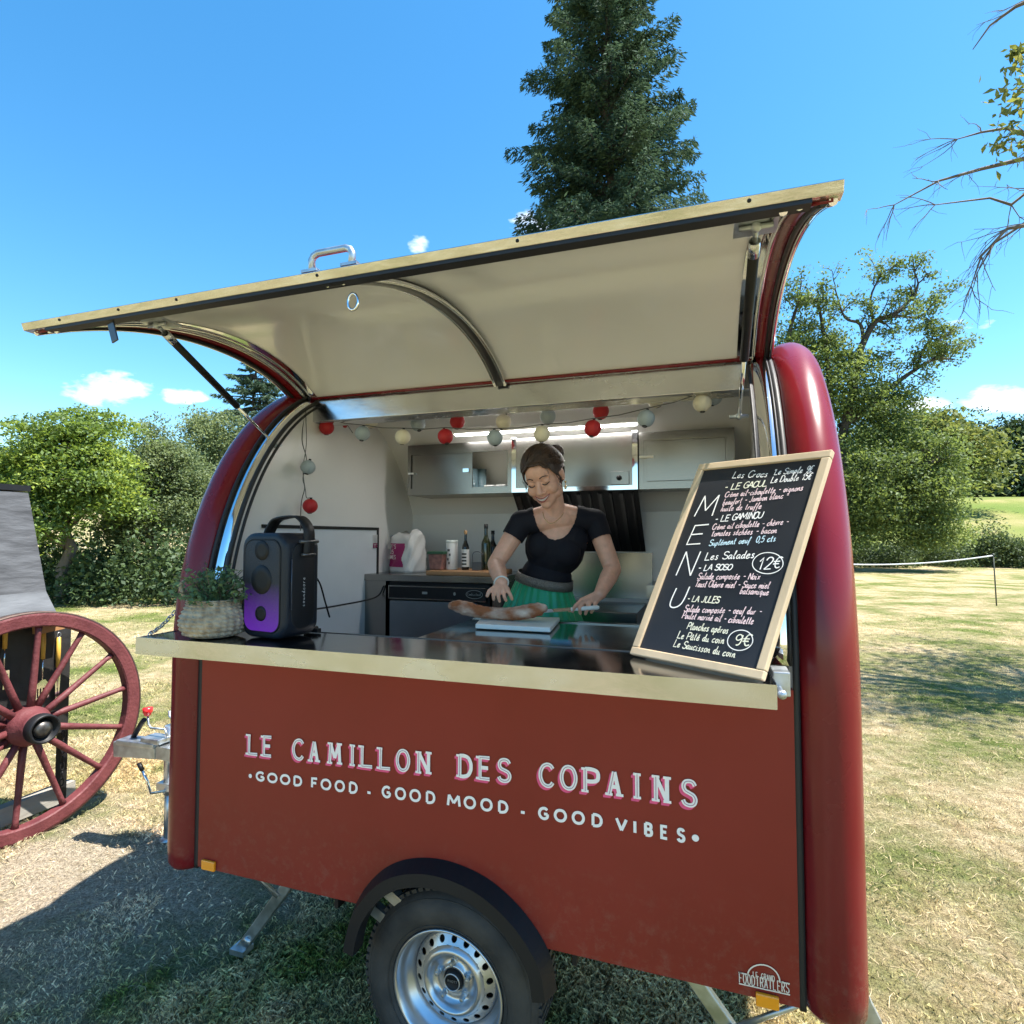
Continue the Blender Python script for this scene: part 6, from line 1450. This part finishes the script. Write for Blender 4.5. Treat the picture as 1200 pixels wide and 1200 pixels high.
# ================================================================== rope barrier on the lawn
pb = onp(1168, 710, 'Z', 0); zt_ = 1.33
tp = onp(1164, 651, 'Y', pb[1])
mb = MB(); mb.tube([(pb[0], pb[1], -.1), ((pb[0] + tp[0]) / 2, pb[1], tp[2] * .5), (tp[0], tp[1], tp[2] + .02)], .016, 8); mb.ball((tp[0], tp[1], tp[2] + .02), .035, 10)
o = mb.build('rope_post', mat('dark_green_metal', (.05, .06, .04), .6, var=.3)); tag(o, 'thin dark stake on the lawn holding the end of the white rope', 'post')
pl = at(880, 655, 14.5); pl[2] = 1.3
mb = MB(); mb.tube([(pl[0], pl[1], -.1), (pl[0], pl[1], 1.34)], .016, 8); mb.ball((pl[0], pl[1], 1.34), .035, 10)
o = mb.build('rope_post', bpy.data.materials['dark_green_metal']); tag(o, 'stake hidden behind the trailer holding the far end of the white rope', 'post')
P = []
for k in range(25):
    t = k / 24; p = np.array(tp) * (1 - t) + pl * t; p[2] -= .42 * 4 * t * (1 - t) * .55; P.append(p)
mb = MB(); mb.tube(P, .018, 8); o = mb.build('barrier_rope', mat('white_rope', (.50, .52, .53), .7, bump=.4, bs=60)); tag(o, 'thick white rope sagging across the lawn from the stake', 'rope')
# ================================================================== the woman at the table
FLOOR = .62
def V3(p): return Vector(tuple(float(c) for c in p))
def capsule(mb, a, b, ra, rb, n=16, sq=None):
    a = V3(a); b = V3(b); d = (b - a); L = d.length; d /= L
    P, R = [], []
    for k in range(6):
        t = PI / 2 * (k + .25) / 6; P.append(a - d * ra * math.cos(t)); R.append(ra * math.sin(t))
    P += [a, a.lerp(b, .5), b]; R += [ra, (ra + rb) / 2, rb]
    for k in reversed(range(6)):
        t = PI / 2 * (k + .25) / 6; P.append(b + d * rb * math.cos(t)); R.append(rb * math.sin(t))
    mb.tube(P, R, n)
def chain(mb, pts, rs, n=16):
    for i in range(len(pts) - 1): capsule(mb, pts[i], pts[i + 1], rs[i], rs[i + 1], n)
def frame(f, u):
    f = V3(f).normalized(); u = V3(u); u = (u - f * u.dot(f)).normalized(); s = f.cross(u).normalized(); return s, f, u
def ell(mb, c, s, f, u, r, n=20):
    mb.ball(c, r, n, Matrix((s, f, u)).transposed().to_4x4() if False else Matrix(((s.x, f.x, u.x), (s.y, f.y, u.y), (s.z, f.z, u.z))).to_4x4())
Rv, Fv, Uv = V3(_R), V3(_F), V3(_U)
PR = thing('person', 'smiling woman in a black scoop-neck top and green skirt slicing at the table', 'person', (-.66, .86, FLOOR + .001))
B_ = MB()
# torso
hip = V3(at(634, 716, 2.62)); waist = V3(at(640, 678, 2.60)); chest = V3(at(650, 642, 2.58)); collar = V3(at(653, 607, 2.55)); neck0 = V3(at(652, 600, 2.545)); neck1 = V3(at(647, 580, 2.51))
ts, tf, tu = frame(-Fv - Rv * .22 - Uv * .1, chest - waist)       # her front
shL = V3(at(611, 613, 2.53)); shR = V3(at(697, 611, 2.58))
ell(B_, chest, ts, tf, tu, (.128, .088, .125)); ell(B_, chest + tu * .055, ts, tf, tu, (.135, .075, .085)); ell(B_, waist, ts, tf, tu, (.110, .080, .105)); ell(B_, (waist + hip) / 2, ts, tf, tu, (.128, .092, .10)); ell(B_, hip, ts, tf, tu, (.158, .112, .13)); 
for s in (-1, 1): ell(B_, chest + ts * (.054 * s) + tf * .044 + tu * .004, ts, tf, tu, (.060, .050, .066))
capsule(B_, collar - ts * .02, shL + Uv * .004, .052, .046); capsule(B_, collar + ts * .02, shR + Uv * .004, .052, .046)
capsule(B_, neck0 + ts * .0, shL.lerp(neck0, .35), .045, .046); capsule(B_, neck0, shR.lerp(neck0, .35), .045, .046)
capsule(B_, neck0 - tu * .03, neck1, .052, .046)
# arms
elL = V3(at(581, 661, 2.50)); wrL = V3(at(587.5, 683, 2.33)); elR = V3(at(718, 667, 2.50)); wrR = V3(at(703, 696, 2.34))
chain(B_, [shL, shL.lerp(elL, .45), elL], [.047, .042, .037]); chain(B_, [elL, elL.lerp(wrL, .35), wrL], [.037, .0375, .0255])
chain(B_, [shR, shR.lerp(elR, .45), elR], [.047, .042, .037]); chain(B_, [elR, elR.lerp(wrR, .35), wrR], [.037, .0375, .0255])
# hands
def finger(pts, r0=.0088, r1=.0068): chain(B_, pts, list(np.linspace(r0, r1, len(pts))), 10)
# her right hand (left in the picture): palm down, fingers hanging over the loaf
kL = V3(at(588, 692.5, 2.295)); 
pa = MB
for px0, py0, px1, py1, px2, py2, dd in ((580.5, 691.5, 578, 697, 578.5, 702.5, 2.275), (585, 692.5, 584, 699, 585.5, 704.5, 2.268), (590, 692.5, 591, 699, 593, 703.5, 2.272), (595, 691.5, 598, 697, 600, 702, 2.282)):
    a, b, c = V3(at(px0, py0, dd + .02)), V3(at(px1, py1, dd)), V3(at(px2, py2, dd + .008)); finger([a, b, c]); capsule(B_, wrL, a, .017, .0105, 12)
a, b, c = V3(at(581, 687.5, 2.31)), V3(at(573.5, 692.5, 2.29)), V3(at(571, 698, 2.285)); finger([a, b, c], .0105, .008); capsule(B_, wrL, a, .018, .012, 12)
# her left hand: a grip closed round the knife handle
K = KN.matrix_world if False else Matrix.Translation(A)
kn = V3(at(689, 704, 2.30)); hd_ = -d                                        # along the handle
for i, (px0, py0, px1, py1, px2, py2) in enumerate(((681, 704, 674, 710, 671, 716.5), (685, 704, 679, 713, 680, 719), (691.5, 704.5, 688, 714, 686, 719.5), (698.5, 705, 696, 713, 693, 717.5))):
    dd = 2.29 + .006 * i; a, b, c = V3(at(px0, py0, dd + .012)), V3(at(px1, py1, dd - .018)), V3(at(px2, py2, dd - .004))
    finger([a, b, c]); capsule(B_, wrR, a, .018, .0115, 12)
a, b, c = V3(at(686, 706, 2.31)), V3(at(676, 712, 2.325)), V3(at(667.5, 715.5, 2.315)); finger([a, b, c], .011, .008); capsule(B_, wrR, a, .018, .012, 12)
# legs and feet, standing on the trailer floor
for s in (-1, 1):
    h_ = hip + ts * (.075 * s) - Uv * .04; kz = FLOOR + .46; kn_ = Vector((h_.x, h_.y - .03, kz)); an = Vector((h_.x, h_.y, FLOOR + .08))
    chain(B_, [h_, kn_, kn_ + Vector((0, .015, -.12)), an], [.082, .052, .052, .034]); capsule(B_, an + Vector((0, .02, -.045)), an + Vector((-.03, -.13, -.053)), .034, .027)
# head
hc = V3(at(637.5, 558, 2.475)); hs_, hf, hu = frame(-Fv * .86 - Rv * .30 - Uv * .42, Uv - Rv * .20)
if hs_.dot(Rv) < 0: hs_ = -hs_
HK = 1.10
HL = lambda s, f, u: hc + (hs_ * s + hf * f + hu * u) * HK
def hell(s, f, u, r): ell(B_, HL(s, f, u), hs_, hf, hu, [k * HK for k in r])
def hcap(a, b, ra, rb): capsule(B_, HL(*a), HL(*b), ra, rb, 12)
hell(0, -.012, .022, (.070, .090, .084)); hell(0, .026, -.018, (.061, .060, .078)); hell(0, .040, -.062, (.046, .044, .042)); hell(0, .066, -.090, (.024, .020, .019))
for s in (-1, 1):
    hell(.035 * s, .056, -.030, (.026, .028, .026)); hell(.029 * s, .069, .004, (.0155, .0145, .0115)); hell(.046 * s, .018, -.058, (.016, .035, .028)); hell(.0115 * s, .090, -.034, (.0085, .010, .0075)); hell(.069 * s, -.010, -.008, (.009, .020, .030))
    hcap((.012 * s, .080, .018), (.042 * s, .068, .019), .0095, .008); hcap((0, .0905, -.0545), (.024 * s, .0775, -.0495), .0062, .004); hcap((0, .0885, -.067), (.021 * s, .0775, -.056), .0068, .004)
hcap((0, .079, .012), (0, .1015, -.026), .0085, .0105); hell(0, .103, -.030, (.0115, .0105, .0095)); hell(0, .066, .036, (.046, .026, .036))
capsule(B_, neck1 - Uv * .01, HL(0, -.015, -.035), .046, .050)
body0 = B_.build('body_blank', M['white'], None, fixn=False)
m_ = body0.modifiers.new('r', 'REMESH'); m_.mode = 'VOXEL'; m_.voxel_size = .0032; m_.use_smooth_shade = True
m2_ = body0.modifiers.new('s', 'SMOOTH'); m2_.factor = .5; m2_.iterations = 5
bpy.context.view_layer.update(); dg = bpy.context.evaluated_depsgraph_get()
bme = bpy.data.meshes.new_from_object(body0.evaluated_get(dg), depsgraph=dg); bpy.data.objects.remove(body0)
# skin: slightly warmer cheeks and lips as a pattern fixed to the face
skm = mat('skin', (.70, .38, .26), .46, var=.10, vs=45, sss=.12, bump=.14, bs=260)
bme.materials.clear(); bme.materials.append(skm); bme.name = 'body'
body = bpy.data.objects.new('body', bme); COL.objects.link(body); body.parent = PR; body.matrix_parent_inverse = WM[PR.name].inverted(); WM['body'] = Matrix.Identity(4)
bme.polygons.foreach_set('use_smooth', np.ones(len(bme.polygons), dtype=bool))
nv = len(bme.vertices); co = np.empty(nv * 3, np.float32); bme.vertices.foreach_get('co', co); co = co.reshape(-1, 3).astype(float)
no = np.empty(nv * 3, np.float32); bme.vertices.foreach_get('normal', no); no = no.reshape(-1, 3).astype(float)
Fc = [tuple(p.vertices) for p in bme.polygons]
def aV(v): return np.array(tuple(v))
D_ = co - CAM_LOC; zz = D_ @ _F; sxp = 600 + FPX * (D_ @ _R) / zz; syp = 600 - FPX * (D_ @ _U) / zz
tq = co - aV(chest); tS, tF, tU = tq @ aV(ts), tq @ aV(tf), tq @ aV(tu)
if aV(ts) @ _R < 0: tS = -tS
def seg_t(a, b): a, b = aV(a), aV(b); return ((co - a) @ (b - a)) / ((b - a) @ (b - a)), np.linalg.norm(co - a - np.clip(((co - a) @ (b - a)) / ((b - a) @ (b - a)), 0, 1)[:, None] * (b - a), axis=1)
tL, dL = seg_t(shL, elL); tR, dR = seg_t(shR, elR)
def garment(name, field, m, offset, solid):
    """the part of the body surface where field > 0, lifted off the skin; vertices at the border are slid onto field = 0"""
    keep = [f for f in Fc if all(field[i] > -.004 for i in f)]
    used = sorted(set(i for f in keep for i in f)); mp_ = {i: k for k, i in enumerate(used)}
    ix = np.array(used); P = co[ix] + no[ix] * offset
    V_ = P; F_ = [tuple(mp_[i] for i in f) for f in keep]
    me = bpy.data.meshes.new(name); me.from_pydata(V_.tolist(), [], F_); me.materials.append(m); me.polygons.foreach_set('use_smooth', np.ones(len(F_), dtype=bool)); me.update()
    o = bpy.data.objects.new(name, me); COL.objects.link(o); o.parent = PR; o.matrix_parent_inverse = WM[PR.name].inverted(); WM[o.name] = Matrix.Identity(4)
    s_ = o.modifiers.new('s', 'SMOOTH'); s_.factor = .5; s_.iterations = 6
    k = o.modifiers.new('t', 'SOLIDIFY'); k.thickness = solid; k.offset = 1
    return o
below = (tU + .165)                                         # above the belt
front = tF > -.01
scoop = (((sxp - 650.5) / 27.5) ** 2 + (np.clip(syp - 590, -60, 99) / 45) ** 2 - 1) * .03
collar_f = np.where(front & (syp > 560), scoop, .3 - 0) ; 
backneck = (aV(neck0) @ aV(tu) + .0 - co @ aV(tu)) 
neckd = np.linalg.norm((co - aV(neck0)) - ((co - aV(neck0)) @ aV(tu))[:, None] * aV(tu), axis=1) - .066
collar_f = np.minimum(collar_f, np.where(co @ aV(tu) > aV(neck0) @ aV(tu) - .05, neckd, 1))
armL = np.where((tL > .0) & (dL < .075) & (tS < 0), (.34 - tL) * .2, 1); armR = np.where((tR > .0) & (dR < .075) & (tS > 0), (.36 - tR) * .2, 1)
foreL = np.where(np.linalg.norm(co - aV(elL), axis=1) < .09, -1, 1); foreR = np.where(np.linalg.norm(co - aV(elR), axis=1) < .09, -1, 1)
headd = np.where(np.linalg.norm(co - aV(hc), axis=1) < .125, -1, 1)
dW = np.minimum(np.linalg.norm(co - aV(wrL), axis=1), np.linalg.norm(co - aV(wrR), axis=1)); hands = np.where(dW < .16, -1, 1)
# forearm tubes are not fabric
t1, d1 = seg_t(elL, wrL); t2, d2 = seg_t(elR, wrR); fore = np.where(((d1 < .048) & (tS < -.12)) | ((d2 < .048) & (tS > .12)), -1, 1)
field = np.minimum.reduce([below, collar_f, armL, armR, foreL, foreR, headd, hands, fore])
garment('black_top', field, mat('black_jersey', (.008, .008, .013), .75, bump=.12, bs=28, spec=.25), .004, .003)
# belt and pleated skirt
def loop(c, s, f, u, rx, ry, n=96, ple=0.0, k=30): 
    return [c + s * (rx * (1 + ple * math.sin(k * a + 1.3 * math.sin(3 * a))) * math.cos(a)) + f * (ry * (1 + ple * math.sin(k * a + 1.3 * math.sin(3 * a))) * math.sin(a)) for a in np.linspace(0, 2 * PI, n + 1)[:-1]]
bs_, bf, bu = frame(tf, Uv + Rv * .20)
if bs_.dot(Rv) < 0: bs_ = -bs_
bc_ = V3(at(638, 679.5, 2.60))
def rings(name, lst, m, parent, **kw):
    mb = MB(); n = len(lst[0])
    for a, b in zip(lst[:-1], lst[1:]): mb.add(list(a) + list(b), [(i, (i + 1) % n, n + (i + 1) % n, n + i) for i in range(n)], True)
    return mb.build(name, m, parent, **kw)
rings('belt', [loop(bc_ - bu * .021, bs_, bf, bu, .130, .098), loop(bc_ - bu * .020, bs_, bf, bu, .134, .102), loop(bc_ + bu * .020, bs_, bf, bu, .128, .097), loop(bc_ + bu * .021, bs_, bf, bu, .124, .093)], mat('glitter_belt', (.20, .19, .17), .38, .6, var=.5, vs=240, bump=.6, bs=260), PR)
sk = []
for k, t in enumerate(np.linspace(0, 1, 14)):
    c = bc_ - bu * .019 + (Vector((hip.x, hip.y, FLOOR + .14)) - bc_) * t * 1.0; sk.append(loop(c, bs_, bf, bu, .126 + .085 * min(1, t * 3.0) + .07 * t, .094 + .075 * min(1, t * 3.0) + .07 * t, 240, .012 + .045 * min(1, t * 2.5), 26))
rings('green_skirt', sk, mat('green_satin', (.004, .30, .125), .28, var=.08, vs=6, spec=.6), PR)
# hair: a cap swept back from the brow, with a knot
hco = co - aV(hc); hS, hF_, hU = hco @ aV(hs_) / HK, hco @ aV(hf) / HK, hco @ aV(hu) / HK; hdist = np.linalg.norm(hco, axis=1) / HK
line = .068 - np.clip(np.abs(hS) - .022, 0, 1) * 1.0 - np.clip(.060 - hF_, 0, .2) * 1.05
hair_f = np.minimum(hU - line, np.where(hdist < .14, 1, -1)); hair_f = np.where((hF_ < -.035) & (hU > -.075) & (hdist < .13), .02, hair_f); hair_f = np.where((np.abs(hS) > .062) & (hU < .012) & (hF_ > -.032), -1, hair_f)
hm = mat('brown_hair', (.026, .014, .009), .42, vs=60, col2=(.07, .04, .024), bump=.7, bs=150, stretch=(1, 1, .2))
garment('hair', hair_f, hm, .008, .006)
mb = MB(); kc = HL(.046, -.080, .056); r2 = random.Random(4)
mb.ball(kc, (.036, .036, .032), 18)
for k in range(16):
    a0 = r2.uniform(0, 6.3); rr = r2.uniform(.026, .036); ax_ = Vector((r2.gauss(0, 1), r2.gauss(0, 1), r2.gauss(0, 1))).normalized(); q_ = ax_.orthogonal().normalized(); w_ = ax_.cross(q_)
    mb.tube([kc + (q_ * math.cos(a0 + t) + w_ * math.sin(a0 + t)) * rr for t in np.linspace(0, 4.4, 14)], [.006] * 13 + [.002], 6)
mb.build('hair_knot', hm, PR)
# combed strands from the brow back to the knot, and a few loose ones
mb = MB(); r3 = np.random.default_rng(8); kcl = np.array([.046, -.080, .056])
RADH = np.array([.082, .102, .098])
def onscalp(d, lift=0.0):
    d = np.asarray(d, float); c = np.array([0, -.012, .020]); d = d / np.linalg.norm(d / (RADH + lift)); return c + d
for k in range(150):
    a = -1.45 + 2.9 * (k + r3.uniform(-.4, .4)) / 150
    st = np.array([math.sin(a) * 1.0, math.cos(a) * .80 + .05, .62 - .42 * abs(math.sin(a)) ** 1.5 + r3.uniform(-.03, .05)]); en = kcl - np.array([0, -.012, .02]) + r3.normal(size=3) * .02
    st /= np.linalg.norm(st); en = en / np.linalg.norm(en); om = math.acos(np.clip(st @ en, -1, 1)); P = []
    for t in np.linspace(0, 1, 9):
        d = (math.sin((1 - t) * om) * st + math.sin(t * om) * en) / math.sin(om); P.append(HL(*onscalp(d, .0005 + r3.uniform(0, .0025) + .004 * math.sin(t * PI))))
    mb.tube(P, [.0012] + [.0022] * 7 + [.0014], 5, caps=False)
for k in range(7):
    s0 = np.array([r3.choice([-1, 1]) * .07, .045, .03 - .03 * r3.uniform()]); P = [HL(*(s0 + np.array([.006 * math.sin(t * 2 + k) + .002 * t, .004 * t, -.016 * t]) + r3.normal(size=3) * .0015)) for t in range(5)]; mb.tube(P, [.0009] * 4 + [.0004], 4, caps=False)
mb.build('hair_strands', mat('dark_hair_strand', (.022, .012, .008), .36, vs=50, col2=(.07, .038, .021)), PR, fixn=False)
# brows, lashes, lips, smile
dk = mat('dark_brow', (.035, .02, .014), .6); lp_ = mat('lips', (.40, .09, .075), .4); tth = mat('teeth', (.66, .60, .54), .3)
for s in (-1, 1):
    mb = MB(); mb.tube(catmull([HL(.013 * s, .0905, .022), HL(.028 * s, .0862, .027), HL(.044 * s, .0745, .0215)], 5), np.linspace(.0026, .0012, 11), 6); mb.build('eyebrow', dk, PR)
    mb = MB(); mb.tube(catmull([HL(.0155 * s, .0822, -.003), HL(.023 * s, .0855, -.0065), HL(.032 * s, .0835, -.0065), HL(.042 * s, .0745, -.002)], 5), .0022, 6); mb.build('eyelash', dk, PR)
mb = MB(); mb.tube(catmull([HL(-.0275, .0805, -.0485), HL(-.013, .0935, -.0575), HL(0, .0970, -.0605), HL(.013, .0935, -.0575), HL(.0275, .0805, -.0485)], 5), [.001] + list(np.linspace(.0018, .0042, 10)) + list(np.linspace(.0042, .0018, 9)) + [.001], 6); mb.build('teeth', tth, PR)
mb = MB(); mb.tube(catmull([HL(-.029, .080, -.0475), HL(-.013, .0935, -.0635), HL(0, .0965, -.0685), HL(.013, .0935, -.0635), HL(.029, .080, -.0475)], 5), [.001] + list(np.linspace(.002, .0034, 9)) + list(np.linspace(.0034, .002, 10)) + [.001], 6); mb.tube(catmull([HL(-.0295, .080, -.0470), HL(-.012, .0955, -.0525), HL(0, .0980, -.054), HL(.012, .0955, -.0525), HL(.0295, .080, -.0470)], 5), .0018, 6); mb.build('lips', lp_, PR)
# jewellery
gold = mat('gold', (.75, .52, .25), .25, 1); ht = V3(at(643, 592, 2.48))
mb = MB(); mb.tube(catmull([V3(at(636, 600, 2.47)), V3(at(638.5, 608, 2.455)), V3(at(644, 613, 2.445)), V3(at(650, 612, 2.45)), V3(at(657, 606, 2.47)), V3(at(660, 601, 2.49))], 5), .0017, 6); mb.build('necklace', gold, PR)
for s in (1,):
    mb = MB(); e_ = HL(.077 * s, .002, -.040); mb.ball(e_, .005, 8); mb.tube([e_, e_ - Uv * .02], .0016, 6); mb.ball(e_ - Uv * .024, (.006, .006, .008), 8); mb.build('earring', gold, PR)
ax_ = (wrL - elL).normalized(); q_ = ax_.orthogonal().normalized(); w_ = ax_.cross(q_)
mb = MB(); mb.tube([wrL + (q_ * math.cos(a) + w_ * math.sin(a)) * .0285 for a in np.linspace(0, 2 * PI, 21)[:-1]], .0035, 6, closed=True); mb.build('bracelet', M['pe'], PR)
